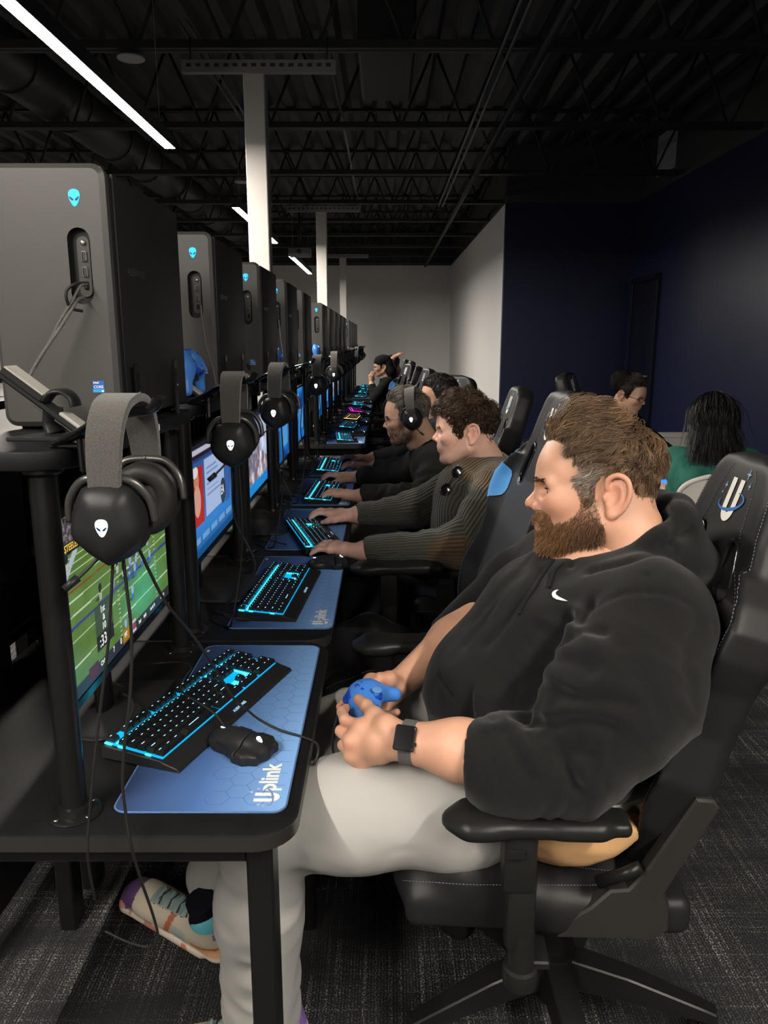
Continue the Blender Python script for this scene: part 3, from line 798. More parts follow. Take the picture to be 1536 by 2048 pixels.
def u_logo(bm, s, ring_mi=1, star_mi=2):
    """letter U circled by a tilted orbit with small stars, lying in the xy plane"""
    th = 0.0005; w_ = 0.20 * s
    def bar(x): prism(bm, [(x - w_ / 2, -0.18 * s), (x + w_ / 2, -0.18 * s), (x + w_ / 2, 0.5 * s), (x - w_ / 2, 0.5 * s)], 0, th)
    bar(-0.20 * s); bar(0.20 * s)
    n = 12
    o = [(0.30 * s * cos(pi + pi * k / n), -0.18 * s + 0.34 * s * sin(pi + pi * k / n)) for k in range(n + 1)]
    i_ = [(0.10 * s * cos(pi + pi * k / n), -0.18 * s + 0.13 * s * sin(pi + pi * k / n)) for k in range(n + 1)]
    for k in range(n): prism(bm, [o[k], o[k + 1], i_[k + 1], i_[k]], 0, th)
    # orbit: crescent-width ring, open behind the letter
    m = 40; a0, a1 = radians(-205), radians(62); ca, sa = cos(0.22), sin(0.22)
    ring = []
    for k in range(m + 1):
        a = a0 + (a1 - a0) * k / m; wd = 0.085 * s * (0.25 + 0.75 * sin(pi * k / m))
        for q in (1, -1):
            x, y = (0.58 * s + q * wd * 0.5) * cos(a), (0.20 * s + q * wd * 0.5) * sin(a) - 0.04 * s
            ring.append((x * ca - y * sa, x * sa + y * ca))
    for k in range(m):
        a, b_, c, d = ring[2 * k], ring[2 * k + 2], ring[2 * k + 3], ring[2 * k + 1]
        prism(bm, [a, b_, c, d], th, th * 1.8, mi=ring_mi)
    for (x, y, r_) in ((0.36, 0.66, 0.13), (0.58, 0.42, 0.08), (-0.52, 0.26, 0.09), (-0.58, 0.08, 0.05)):
        st = []
        for k in range(8):
            a = pi / 4 * k; q = r_ * s * (1 if k % 2 == 0 else 0.2); st.append((x * s + q * cos(a), y * s + q * sin(a)))
        prism(bm, st, 0, th * 1.2, mi=star_mi)
    return bm

# ---- keyboard (x = along the keys, y = towards the monitor)
KW, KD = 0.442, 0.158
def key_rows():
    u = 0.0187; rows = []
    def run(y, x, ws):
        for w_ in ws:
            if w_ > 0: rows.append((x + w_ * u / 2, y, w_))
            x += abs(w_) * u
    nav, num = 15.35 * u, 18.75 * u
    run(5.35 * u, 0, [1, -1, 1, 1, 1, 1, -0.5, 1, 1, 1, 1, -0.5, 1, 1, 1, 1]); run(5.35 * u, nav, [1, 1, 1]); run(5.35 * u, num, [1, 1, 1, 1])
    run(4 * u, 0, [1] * 13 + [2]); run(4 * u, nav, [1, 1, 1]); run(4 * u, num, [1, 1, 1, 1])
    run(3 * u, 0, [1.5] + [1] * 12 + [1.5]); run(3 * u, nav, [1, 1, 1]); run(3 * u, num, [1, 1, 1, 1])
    run(2 * u, 0, [1.75] + [1] * 11 + [2.25]); run(2 * u, num, [1, 1, 1])
    run(1 * u, 0, [2.25] + [1] * 10 + [2.75]); run(1 * u, nav, [-1, 1]); run(1 * u, num, [1, 1, 1, 1])
    run(0, 0, [1.25, 1.25, 1.25, 6.25, 1.25, 1.25, 1.25, 1.25]); run(0, nav, [1, 1, 1]); run(0, num, [2, 1, 1])
    return rows, u
def key_mesh():
    bm = B(); s0, s1, h = 0.0171, 0.0138, 0.0078
    lo = [bm.verts.new((x * s0 / 2, y * s0 / 2, 0)) for x, y in ((-1, -1), (1, -1), (1, 1), (-1, 1))]
    hi = [bm.verts.new((x * s1 / 2, y * s1 / 2 + 0.0008, h)) for x, y in ((-1, -1), (1, -1), (1, 1), (-1, 1))]
    for k in range(4): bm.faces.new((lo[k], lo[(k + 1) % 4], hi[(k + 1) % 4], hi[k]))
    bm.faces.new(hi)
    for x0, y0, w_, h_ in ((-0.0045, 0.0025, 0.0048, 0.0016),):
        f = bm.faces.new([bm.verts.new((x, y, h + 0.0001)) for x, y in ((x0, y0), (x0 + w_, y0), (x0 + w_, y0 + h_), (x0, y0 + h_))]); f.material_index = 1
    me = bpy.data.meshes.new('keycap'); bm.to_mesh(me); bm.free()
    return me
M_legend = mat('key_legend_glow', (0.2, 0.5, 0.7), 0.5, emit=(0.35, 0.72, 1.0), estr=1.5)
KEYME = key_mesh(); KEYME.materials.append(M_key); KEYME.materials.append(M_legend)
def make_keyboard(label, glow, separate):
    t = thing('keyboard', label, 'keyboard')
    rows, u = key_rows(); x0 = -22.6 * u / 2; yk = -KD / 2 + 0.046
    bm = B()      # angular body with a chamfered wrist lip
    prof = [(-KD / 2, 0.0), (KD / 2, 0.0), (KD / 2, 0.022), (KD / 2 - 0.008, 0.025), (-KD / 2 + 0.036, 0.016), (-KD / 2 + 0.030, 0.013), (-KD / 2 + 0.004, 0.007)]
    a = [bm.verts.new((-KW / 2, y, z)) for y, z in prof]; b_ = [bm.verts.new((KW / 2, y, z)) for y, z in prof]; n = len(prof)
    for k in range(n): bm.faces.new((a[k], a[(k + 1) % n], b_[(k + 1) % n], b_[k]))
    bm.faces.new(a[::-1]); bm.faces.new(b_); bmesh.ops.recalc_face_normals(bm, faces=bm.faces)
    bmesh.ops.bevel(bm, geom=bm.edges[:], offset=0.0015, segments=1, affect='EDGES')
    obj('body', bm, M_plastic, t)
    slope = (0.025 - 0.016) / (KD - 0.044)
    zt = lambda y: 0.016 + slope * (y + KD / 2 - 0.036)
    tilt = math.atan(slope)
    bm = B()                                    # glow plate under the keys
    y_a, y_b = yk - 0.010, yk + 5.9 * u
    bm.faces.new([bm.verts.new((x, y, zt(y) + 0.0008)) for x, y in ((x0 - 0.003, y_a), (x0 + 22.7 * u, y_a), (x0 + 22.7 * u, y_b), (x0 - 0.003, y_b))])
    obj('underglow', bm, {'cyan': M_cyan_soft, 'magenta': M_magenta, 'amber': M_amber}[glow], t)
    GM = {'cyan': M_cyan, 'magenta': M_magenta, 'amber': M_amber}[glow]
    bm = B()                                    # bright slots: between function row and numbers, left end, arrow gap, wrist edge
    yb = yk + 4.68 * u; bx(bm, (0, yb, zt(yb) + 0.0022), (22.3 * u, 0.0032, 0.002), rot=(tilt, 0, 0))
    for k, (lx, ly, lw, lh) in enumerate(((x0 - 0.0035, yk + 5.35 * u, 0.004, 0.014), (x0 - 0.0035, yk + 4.0 * u, 0.003, 0.011), (x0 - 0.0035, yk + 1.0 * u, 0.003, 0.011), (x0 + 15.17 * u, yk + 3 * u, 0.0035, 0.052), (x0 + 18.55 * u, yk + 2.5 * u, 0.0035, 0.075), (x0 + 15.9 * u, yk + 1 * u, 0.013, 0.013), (x0 + 17.9 * u, yk + 1 * u, 0.013, 0.013))):
        bx(bm, (lx, ly, zt(ly) + 0.002), (lw, lh, 0.002), rot=(tilt, 0, 0))
    obj('light_bar', bm, GM, t)
    if separate:
        for (x, y, w_) in rows:
            k = bpy.data.objects.new('keycap', KEYME); COL.objects.link(k); k.parent = t
            k.location = (x0 + x, yk + y, zt(yk + y) + 0.003); k.rotation_euler = (tilt, 0, 0); k.scale = ((w_ * u - 0.0018) / 0.0171, 1, 1)
    else:
        bm = B()
        for (x, y, w_) in rows:
            t_ = bmesh.new(); t_.from_mesh(KEYME); sx = (w_ * u - 0.0018) / 0.0171
            bmesh.ops.transform(t_, matrix=Matrix.Translation((x0 + x, yk + y, zt(yk + y) + 0.003)) @ Matrix.Rotation(tilt, 4, 'X') @ Matrix.Diagonal((sx, 1, 1, 1)), verts=t_.verts); merge(bm, t_)
        o = obj('keycaps', bm, [M_key, {'cyan': M_legend, 'magenta': M_magenta, 'amber': M_amber}[glow]], t); o['kind'] = 'stuff'
    tm = text_mesh('ALIENWARE', 0.0085, 0.0002, 0.0001, align='CENTER'); tm.transform(Matrix.Translation((0.012, -KD / 2 + 0.012, 0.0108)) @ Matrix.Rotation(0.24, 4, 'X'))
    obj('lettering', tm, mat('wrist_lettering', (0.4, 0.6, 0.8), 0.5, emit=(0.3, 0.6, 0.9), estr=0.5), t)
    return t

# ---- mouse (nose towards +y)
def make_mouse():
    t = thing('gaming_mouse', '', 'mouse')
    f = Field((-0.05, -0.075, -0.01), (0.05, 0.075, 0.06), 0.0019)
    f.ell((0, -0.008, 0.008), (0.031, 0.060, 0.032), 0.0); f.ell((0, 0.036, 0.010), (0.030, 0.028, 0.017), 0.02)
    f.box((0, -0.030, 0.010), (0.040, 0.026, 0.010), 0.006, 0.010, R=[[0.96, 0.28, 0], [-0.28, 0.96, 0], [0, 0, 1]]); f.box((0, -0.030, 0.010), (0.040, 0.026, 0.010), 0.006, 0.010, R=[[0.96, -0.28, 0], [0.28, 0.96, 0], [0, 0, 1]])
    f.cut((0, 0, 0.0), (0, 0, -1)); f.cap((0, 0.0, 0.043), (0, 0.07, 0.024), 0.0016, sub=True)
    f.box((0, -0.024, 0.034), (0.05, 0.0012, 0.02), sub=True)
    V, Q = f.mesh(); obj('shell', mesh_np('shell', V, Q), M_plastic, t)
    bm = B(); lathe(bm, [(0.0005, -0.004), (0.009, -0.004), (0.010, -0.002), (0.010, 0.002), (0.009, 0.004), (0.0005, 0.004)], 18, (0, 0.040, 0.022), 'X'); wl = obj('scroll_wheel', bm, M_gloss, t, 40)
    bm = B(); bx(bm, (0, 0.040, 0.0325), (0.0022, 0.009, 0.001)); obj('wheel_light', bm, M_white_glow, wl)
    bm = B(); alien(bm, 0.0105); xform(bm, Matrix.Translation((0, -0.047, 0.0335)) @ Matrix.Rotation(0.62, 4, 'X')); obj('alien_badge', bm, [M_white_glow, M_badge_dark], t)
    for s in (-1, 1): bm = B(); bx(bm, (s * 0.031, 0.012, 0.022), (0.004, 0.03, 0.007), 0.002); obj('side_button', bm, M_gloss, t)
    return t

# ---- headset: hangs by the band, ear axis along y, origin at the top of the band
def cup_mesh(s):
    bm = B(); n = 7; y = s * 0.068
    base = [(0.046 * cos(2 * pi * k / 28), 0.052 * sin(2 * pi * k / 28)) for k in range(28)]
    def angular(k, f):
        a = 2 * pi * k / 28; hexr = 1.0 / max(abs(cos((a - pi / 2 + pi / 5) % (2 * pi / 5) - pi / 5)), 0.5) * 0.86
        return f * hexr
    prof = [(0.90, 0.0, 0), (1.03, 0.006, 0), (1.05, 0.016, 0.35), (0.98, 0.028, 0.8), (0.78, 0.037, 1), (0.45, 0.041, 1)]
    rings = []
    for r, d, am in prof:
        ring = []
        for k in range(28):
            q = r * ((1 - am) + am * angular(k, 1.0)); ring.append(bm.verts.new((base[k][0] * q, y + s * d, -0.148 + base[k][1] * q)))
        rings.append(ring)
    for i in range(len(rings) - 1):
        for k in range(28):
            f = bm.faces.new((rings[i][k], rings[i][(k + 1) % 28], rings[i + 1][(k + 1) % 28], rings[i + 1][k])); f.smooth = True
    bm.faces.new(rings[-1]); bm.faces.new(rings[0])
    bmesh.ops.recalc_face_normals(bm, faces=bm.faces)
    return bm
def make_headset():
    t = thing('headset', '', 'headset')
    arc = catmull([(0, -0.088, -0.128), (0, -0.086, -0.085), (0, -0.074, -0.040), (0, -0.048, -0.010), (0, -0.016, 0.0), (0, 0.016, 0.0), (0, 0.048, -0.010), (0, 0.074, -0.040), (0, 0.086, -0.085), (0, 0.088, -0.128)], 5)
    n = len(arc); bm = B()
    rings = []
    for i, p in enumerate(arc):
        d = arc[min(i + 1, n - 1)] - arc[max(i - 1, 0)]; d /= np.linalg.norm(d); nn = np.cross((1, 0, 0), d); ww = 0.0235 * (0.80 + 0.28 * sin(pi * i / (n - 1)))
        sec = [(-1, 0.4), (-0.93, 1), (0.93, 1), (1, 0.4), (1, -0.4), (0.93, -1), (-0.93, -1), (-1, -0.4)]
        rings.append([bm.verts.new(p + np.array((1, 0, 0)) * a * ww + nn * b_ * 0.0055) for a, b_ in sec])
    for i in range(n - 1):
        for k in range(8): f = bm.faces.new((rings[i][k], rings[i][(k + 1) % 8], rings[i + 1][(k + 1) % 8], rings[i + 1][k])); f.smooth = True
    bm.faces.new(rings[0][::-1]); bm.faces.new(rings[-1]); bmesh.ops.recalc_face_normals(bm, faces=bm.faces)
    obj('headband', bm, M_fabric, t, 50)
    for s in (-1, 1):
        cu = obj('ear_cup', cup_mesh(s), M_plastic, t, 42)
        bm = B(); tube(bm, [(0.034 * cos(a), s * 0.058, -0.148 + 0.039 * sin(a)) for a in np.linspace(0, 2 * pi, 26)[:-1]], 0.0145, 10, closed=True, up=(0, 1, 0)); obj('ear_pad', bm, M_leather_pad, cu)
        bm = B(); alien(bm, 0.0175); M = Matrix.Translation((0.0, s * (0.068 + 0.0412), -0.150)) @ (FRONT if s < 0 else Matrix.Rotation(pi, 4, 'Z') @ FRONT); xform(bm, M); obj('alien_badge', bm, [M_white_glow, M_badge_dark], cu)
        bm = B(); tube(bm, catmull([(0.0, s * 0.082, -0.092), (0.030, s * 0.080, -0.096), (0.050, s * 0.074, -0.120), (0.054, s * 0.070, -0.150)], 6), 0.0055, 8); tube(bm, catmull([(0.0, s * 0.082, -0.092), (-0.030, s * 0.080, -0.096), (-0.050, s * 0.074, -0.120), (-0.054, s * 0.070, -0.150)], 6), 0.0055, 8)
        obj('yoke', bm, mat('satin_dark_metal', (0.08, 0.078, 0.075), 0.3, metal=0.6), t)
    bm = B(); tube(bm, catmull([(-0.014, -0.088, -0.192), (-0.028, -0.098, -0.207), (-0.040, -0.108, -0.218)], 4), 0.0024, 8)
    tube(bm, [(-0.036, -0.105, -0.214), (-0.050, -0.116, -0.226)], [0.0055, 0.0048], 10); obj('microphone', bm, M_plastic, t)
    return t
def hang_cable(bm, pts, r=0.0022): tube(bm, catmull(pts, 7), r, 7)

# ---- controller on local axes: x = grip to grip, y = towards the cable, z = out of its face
def controller_parts(t):
    f = Field((-0.095, -0.08, -0.045), (0.095, 0.06, 0.035), 0.0022)
    f.ell((0, 0.008, 0), (0.062, 0.036, 0.018), 0)
    for s in (-1, 1):
        f.ell((s * 0.047, 0.010, 0.0), (0.034, 0.034, 0.0195), 0.02); f.cap((s * 0.056, 0.0, -0.004), (s * 0.068, -0.052, -0.014), 0.022, 0.0135, 0.018)
    f.ell((0, -0.050, -0.004), (0.034, 0.026, 0.04), 0.02, sub=True)
    V, Q = f.mesh(); obj('shell', mesh_np('shell', V, Q), M_blue_pad, t)
    for s in (-1, 1):
        bm = B(); tube(bm, catmull([(s * 0.016, 0.040, 0.004), (s * 0.038, 0.042, 0.003), (s * 0.062, 0.034, 0.0)], 5), [0.006] * 10 + [0.005], 8, flat=(1.0, 1.2)); obj('bumper', bm, M_blue_dark, t)
        bm = B(); tube(bm, catmull([(s * 0.026, 0.040, -0.010), (s * 0.040, 0.046, -0.014), (s * 0.056, 0.040, -0.016)], 5), 0.008, 8); obj('trigger', bm, M_blue_dark, t)
    for (x, y) in ((-0.043, 0.017), (0.024, -0.010)):
        bm = B(); lathe(bm, [(0.0125, 0.010), (0.0125, 0.017), (0.010, 0.0175), (0.0065, 0.018)], 20, (x, y, 0), mi=1); lathe(bm, [(0.005, 0.014), (0.005, 0.024), (0.0088, 0.0255), (0.0094, 0.0285), (0.0075, 0.0292), (0.0005, 0.0275)], 20, (x, y, 0)); obj('thumbstick', bm, [M_blue_light, M_blue_dark], t, 40)
    bm = B(); lathe(bm, [(0.0115, 0.012), (0.0115, 0.0185), (0.0005, 0.0185)], 20, (-0.024, -0.010, 0)); bx(bm, (-0.024, -0.010, 0.0195), (0.022, 0.007, 0.004), 0.001); bx(bm, (-0.024, -0.010, 0.0195), (0.007, 0.022, 0.004), 0.001); obj('direction_pad', bm, M_blue_dark, t, 40)
    for (x, y) in ((0.043, 0.027), (0.043, 0.007), (0.033, 0.017), (0.053, 0.017)):
        bm = B(); lathe(bm, [(0.0045, 0.012), (0.0045, 0.0205), (0.0036, 0.0215), (0.0005, 0.0218)], 14, (x, y, 0)); obj('face_button', bm, M_blue_dark, t, 40)
    bm = B(); lathe(bm, [(0.007, 0.012), (0.007, 0.0190), (0.0005, 0.0195)], 16, (0, 0.022, 0)); obj('home_button', bm, M_blue_light, t, 40)
    return t

# ---- controller stand: foot, leaning arm, two ribbed rests
def make_stand():
    t = thing('controller_stand', '', 'stand')
    bm = B(); prism(bm, [(-0.062, -0.035), (0.062, -0.035), (0.050, 0.040), (-0.030, 0.040)], 0, 0.006, 0.001, 1); obj('foot', bm, M_plastic, t)
    bm = B(); tube(bm, catmull([(-0.010, 0.02, 0.004), (-0.016, 0.024, 0.02), (-0.012, 0.022, 0.045)], 4), 0.011, 8, flat=(1.6, 0.8)); obj('neck', bm, M_plastic, t)
    ang = radians(38)
    R = Matrix.Translation((-0.022, 0.0, 0.058)) @ Matrix.Rotation(ang, 4, 'Y')
    bm = B(); bx(bm, (0.01, 0, 0), (0.150, 0.040, 0.008), 0.003); xform(bm, R); obj('arm', bm, M_plastic, t)
    bm = B(); bx(bm, (-0.028, 0, 0.009), (0.072, 0.040, 0.011), 0.002); xform(bm, R); rs = obj('rest', bm, M_plastic, t)
    bm = B()
    for k in range(7): bx(bm, (-0.029, -0.0165 + k * 0.0055, 0.0155), (0.068, 0.0046, 0.003), 0.0006)
    xform(bm, R); obj('ribbed_pad', bm, M_rib, rs)
    bm = B(); tube(bm, catmull([(0.008, 0, 0.006), (0.010, 0, 0.022), (0.022, 0, 0.034), (0.038, 0, 0.034), (0.048, 0, 0.026)], 5), 0.020, 10, flat=(0.26, 1.0), up=(0, 1, 0)); xform(bm, R); obj('cradle', bm, M_plastic, t)
    bm = B(); bx(bm, (0.060, 0, 0.007), (0.044, 0.034, 0.006), 0.002); xform(bm, R); obj('lower_rest', bm, M_rib, t)
    return t

# ---- monitor: glass faces +x, x = 0 at the glass
MW, MH, MZ0 = 0.548, 0.300, 0.895
def make_monitor_body():
    t = thing('monitor', '', 'monitor'); zc = MZ0 + MH / 2
    bm = B(); bx(bm, (-0.011, 0, zc - 0.003), (0.022, MW + 0.016, MH + 0.026), 0.003, 1); obj('bezel', bm, M_gloss, t)
    bm = B(); bx(bm, (-0.035, 0, zc), (0.03, MW * 0.6, MH * 0.6), 0.012, 1); obj('rear_housing', bm, M_plastic, t)
    bm = B(); tube(bm, [(-0.06, 0, DESK_Z + 0.01), (-0.065, 0, zc)], 0.022, 12, flat=(1.3, 0.7)); obj('stand_neck', bm, M_plastic, t)
    bm = B(); prism(bm, catmull_outline([(-0.14, 0.0), (-0.10, -0.10), (0.09, -0.125), (0.125, -0.05), (0.125, 0.05), (0.09, 0.125), (-0.10, 0.10)]), DESK_Z + 0.0005, DESK_Z + 0.010, 0.003, 2); obj('stand_base', bm, M_plastic, t, 40)
    bm = B(); bx(bm, (0.0008, 0, MZ0 - 0.010), (0.0012, MW + 0.010, 0.014), 0.0); obj('chin', bm, M_gloss, t)
    return t
def catmull_outline(p, n=6): return [(q[0], q[1]) for q in catmull([(a, b_, 0) for a, b_ in p], n, True)]
M_screen = mat('screen_picture', (0.01, 0.01, 0.01), 0.25, attr='tint', emit='attr', estr=1.0)
M_screen.node_tree.nodes['Principled BSDF'].inputs['Base Color'].default_value = (0.01, 0.01, 0.01, 1)
for l in list(M_screen.node_tree.links):
    if l.to_socket.name == 'Base Color': M_screen.node_tree.links.remove(l)
def screen_mesh(img):
    """picture (rows top to bottom) as a fine grid of coloured points facing +x; picture left is at -y"""
    H, W, _ = img.shape
    ys = np.linspace(-MW / 2, MW / 2, W); zs = np.linspace(MZ0 + MH, MZ0, H)
    V = np.zeros((H, W, 3)); V[..., 0] = 0.0006; V[..., 1] = ys[None, :]; V[..., 2] = zs[:, None]
    i = np.arange(H - 1)[:, None] * W + np.arange(W - 1)[None, :]
    Q = np.stack([i, i + W, i + W + 1, i + 1], -1).reshape(-1, 4)
    me = mesh_np('screen', V.reshape(-1, 3), Q, False)
    C = img.reshape(-1, 3); C = np.where(C <= 0.04045, C / 12.92, ((C + 0.055) / 1.055) ** 2.4)
    set_col(me, C); return me
def grid(W, H):
    x, y = np.meshgrid((np.arange(W) + 0.5) / W, (np.arange(H) + 0.5) / H); return x, y
def line(img, x, y, p, q, wd, col, al=1.0):
    p, q = np.array(p), np.array(q); d = q - p; asp = 16 / 9
    px, py = (x - p[0]) * asp, y - p[1]; dx, dy = d[0] * asp, d[1]
    t_ = np.clip((px * dx + py * dy) / (dx * dx + dy * dy), 0, 1)
    m = (np.hypot(px - t_ * dx, py - t_ * dy) < wd) * al
    img[:] = img * (1 - m[..., None]) + np.array(col) * m[..., None]
def blob(img, x, y, c, rx, ry, col, al=1.0):
    m = ((((x - c[0]) / rx) ** 2 + ((y - c[1]) / ry) ** 2) < 1) * al
    img[:] = img * (1 - m[..., None]) + np.array(col) * m[..., None]
def rect(img, x, y, x0, y0, x1, y1, col, al=1.0):
    m = ((x > x0) & (x < x1) & (y > y0) & (y < y1)) * al
    img[:] = img * (1 - m[..., None]) + np.array(col) * m[..., None]
def pic_football(W=336, H=189):
    x, y = grid(W, H); img = np.zeros((H, W, 3)); g = np.stack([x.ravel() * 14, y.ravel() * 9, 0 * x.ravel()], 1)
    n = fbm(g, 3, 3).reshape(H, W) * 0.03
    stripe = (np.sin(y * 40) > 0) * 0.02
    img[:] = np.array((0.33, 0.45, 0.20)) + (n + stripe)[..., None]
    for yy in (0.225, 0.262, 0.305, 0.355, 0.455, 0.535, 0.675, 0.815):        # yard lines run across the picture
        line(img, x, y, (0, yy + 0.006), (1, yy - 0.006), 0.0035, (0.80, 0.85, 0.74), 0.85)
    for k in range(26):
        yy = 0.22 + k * 0.029
        for xx in (0.42, 0.84): line(img, x, y, (xx - 0.008, yy), (xx + 0.008, yy), 0.0022, (0.85, 0.88, 0.8), 0.8)
    line(img, x, y, (0, 0.608), (1, 0.592), 0.009, (0.18, 0.22, 0.55), 0.9); line(img, x, y, (0, 0.408), (0.9, 0.395), 0.005, (0.55, 0.22, 0.12), 0.9)
    line(img, x, y, (0, 0.945), (1, 0.935), 0.007, (0.82, 0.86, 0.80)); line(img, x, y, (0.0, 0.34), (0.10, 0.20), 0.022, (0.66, 0.70, 0.74))
    crowd = fbm(np.stack([x.ravel() * 90, y.ravel() * 60, 0 * x.ravel()], 1), 2, 9).reshape(H, W)
    m = y < 0.17 - 0.02 * x
    img[m] = (np.array((0.30, 0.28, 0.30)) + crowd[..., None] * np.array((0.25, 0.22, 0.25)))[m]
    m = (y > 0.145 - 0.02 * x) & (y < 0.205 - 0.02 * x); img[m] = np.array((0.10, 0.10, 0.11))
    r = np.random.default_rng(4)
    white = [(0.377, 0.55), (0.54, 0.56), (0.555, 0.50), (0.56, 0.70), (0.685, 0.545), (0.78, 0.57), (0.62, 0.52), (0.60, 0.57), (0.50, 0.59), (0.466, 0.87)]
    dark = [(0.26, 0.51), (0.425, 0.44), (0.48, 0.50), (0.93, 0.40), (0.50, 0.52), (0.63, 0.44), (0.76, 0.43), (0.03, 0.22)]
    for L_, body, leg in ((white, (0.58, 0.60, 0.74), (0.30, 0.32, 0.58)), (dark, (0.13, 0.14, 0.16), (0.70, 0.70, 0.66))):
        for (a, b_) in L_:
            blob(img, x, y, (a - 0.015, b_ + 0.055), 0.030, 0.010, (0.16, 0.24, 0.12), 0.8)
            blob(img, x, y, (a - 0.006, b_ + 0.045), 0.0055, 0.030, leg); blob(img, x, y, (a + 0.006, b_ + 0.045), 0.0055, 0.030, leg)
            blob(img, x, y, (a, b_), 0.013, 0.030, body); blob(img, x, y, (a + 0.002, b_ - 0.035), 0.006, 0.012, (0.42, 0.40, 0.42))
    lum = np.exp(-(((x - 0.68) / 0.20) ** 2 + ((y - 0.78) / 0.20) ** 2)); img += lum[..., None] * np.array((-0.05, 0.14, 0.20))
    rect(img, x, y, 0.20, 0.60, 0.35, 0.78, (0.22, 0.27, 0.22), 0.85); rect(img, x, y, 0.20, 0.78, 0.35, 0.87, (0.09, 0.11, 0.10), 0.9)
    rect(img, x, y, 0.0, 0.925, 1.0, 1.0, (0.16, 0.17, 0.19)); rect(img, x, y, 0.12, 0.905, 0.20, 0.985, (0.30, 0.10, 0.16)); rect(img, x, y, 0.50, 0.905, 0.57, 0.985, (0.78, 0.80, 0.86)); rect(img, x, y, 0.535, 0.92, 0.57, 0.97, (0.55, 0.25, 0.30)); rect(img, x, y, 0.43, 0.905, 0.50, 0.985, (0.62, 0.45, 0.12))
    return np.clip(img, 0, 1)
def pic_shop(W=192, H=108):
    x, y = grid(W, H); img = np.zeros((H, W, 3)); img[:] = np.array((0.16, 0.34, 0.56)) + (0.22 * (1 - y) * 0)[..., None]
    img += (0.18 * np.exp(-((y - 0.75) / 0.15) ** 2))[..., None] * np.array((0.1, 0.8, 1.2))
    rect(img, x, y, 0, 0, 1, 0.13, (0.10, 0.10, 0.15)); rect(img, x, y, 0.1, 0.05, 0.5, 0.09, (0.7, 0.7, 0.75)); rect(img, x, y, 0, 0.13, 1, 0.16, (0.20, 0.22, 0.42))
    rect(img, x, y, 0.02, 0.20, 0.30, 0.72, (0.66, 0.13, 0.12)); blob(img, x, y, (0.17, 0.32), 0.05, 0.07, (0.72, 0.50, 0.38)); blob(img, x, y, (0.17, 0.50), 0.07, 0.14, (0.78, 0.58, 0.50)); blob(img, x, y, (0.15, 0.24), 0.06, 0.05, (0.85, 0.8, 0.8))
    rect(img, x, y, 0.34, 0.18, 0.80, 0.70, (0.62, 0.70, 0.84))
    for k in range(6): rect(img, x, y, 0.38, 0.26 + k * 0.05, 0.62 + 0.03 * (k % 3), 0.275 + k * 0.05, (0.45, 0.52, 0.70))
    rect(img, x, y, 0.82, 0.18, 0.94, 0.74, (0.22, 0.36, 0.62)); blob(img, x, y, (0.76, 0.60), 0.07, 0.13, (0.16, 0.22, 0.30))
    for k in range(5): rect(img, x, y, 0.05 + 0.19 * k, 0.82, 0.20 + 0.19 * k, 0.88, (0.40, 0.60, 0.78))
    rect(img, x, y, 0, 0.93, 1, 1, (0.05, 0.30, 0.52)); return np.clip(img, 0, 1)
def pic_scene(seed, base=(0.50, 0.56, 0.68), W=128, H=72):
    x, y = grid(W, H); img = np.zeros((H, W, 3)); q = np.stack([x.ravel() * 5, y.ravel() * 3, 0 * x.ravel() + seed], 1)
    n = fbm(q, 4, seed).reshape(H, W); r_ = np.abs(fbm(q * 1.7 + 5, 4, seed + 7).reshape(H, W))
    img[:] = np.array(base) + n[..., None] * np.array((0.28, 0.26, 0.24))
    m = y > 0.45 + n * 0.3; img[m] = (np.array((0.36, 0.34, 0.40)) + r_[..., None] * np.array((0.6, 0.55, 0.5)))[m]
    img[y > 0.86] = (0.10, 0.50, 0.80); img[y < 0.07] = (0.12, 0.14, 0.22); return np.clip(img, 0, 1)
def pic_blue(seed, W=96, H=54):
    x, y = grid(W, H); img = np.zeros((H, W, 3)); n = fbm(np.stack([x.ravel() * 4, y.ravel() * 4, 0 * x.ravel() + seed], 1), 3, seed).reshape(H, W)
    img[:] = np.array((0.08, 0.34, 0.62)) + n[..., None] * np.array((0.06, 0.16, 0.20)); rect(img, x, y, 0.1, 0.12, 0.5, 0.3, (0.55, 0.70, 0.86)); rect(img, x, y, 0.55, 0.4, 0.9, 0.8, (0.30, 0.58, 0.80)); rect(img, x, y, 0.1, 0.5, 0.4, 0.9, (0.20, 0.28, 0.40)); return np.clip(img, 0, 1)

# ------------------------------------------------------------------ set the stations out
tower0, desk0, pad0, mouse0, head0, stand0, mon0 = make_tower(), make_desk(), make_pad(), make_mouse(), make_headset(), make_stand(), make_monitor_body()
ctrl0 = controller_parts(thing('game_controller', '', 'controller'))
padoff = [(0.0, 0.0), (0.022, 0.018), (0.004, 0.01), (0.0, 0.0), (0.012, 0.0)]
glows = ['cyan', 'cyan', 'cyan', 'cyan', 'cyan', 'cyan', 'cyan', 'amber', 'magenta', 'cyan', 'cyan', 'cyan', 'cyan', 'cyan']
KBD = [(-0.350, 0.400, radians(90 - 18.9)), (-0.292, 0.345, radians(86)), (-0.255, 0.235, radians(106)), (-0.275, 0.29, radians(88)), (-0.295, 0.32, radians(90))]
MSE = [(-0.258, 0.245, radians(58)), (-0.185, 0.625, radians(100)), (-0.222, 0.485, radians(96)), (-0.245, 0.68, radians(96)), (-0.20, 0.50, radians(90))]
kb_far = {}
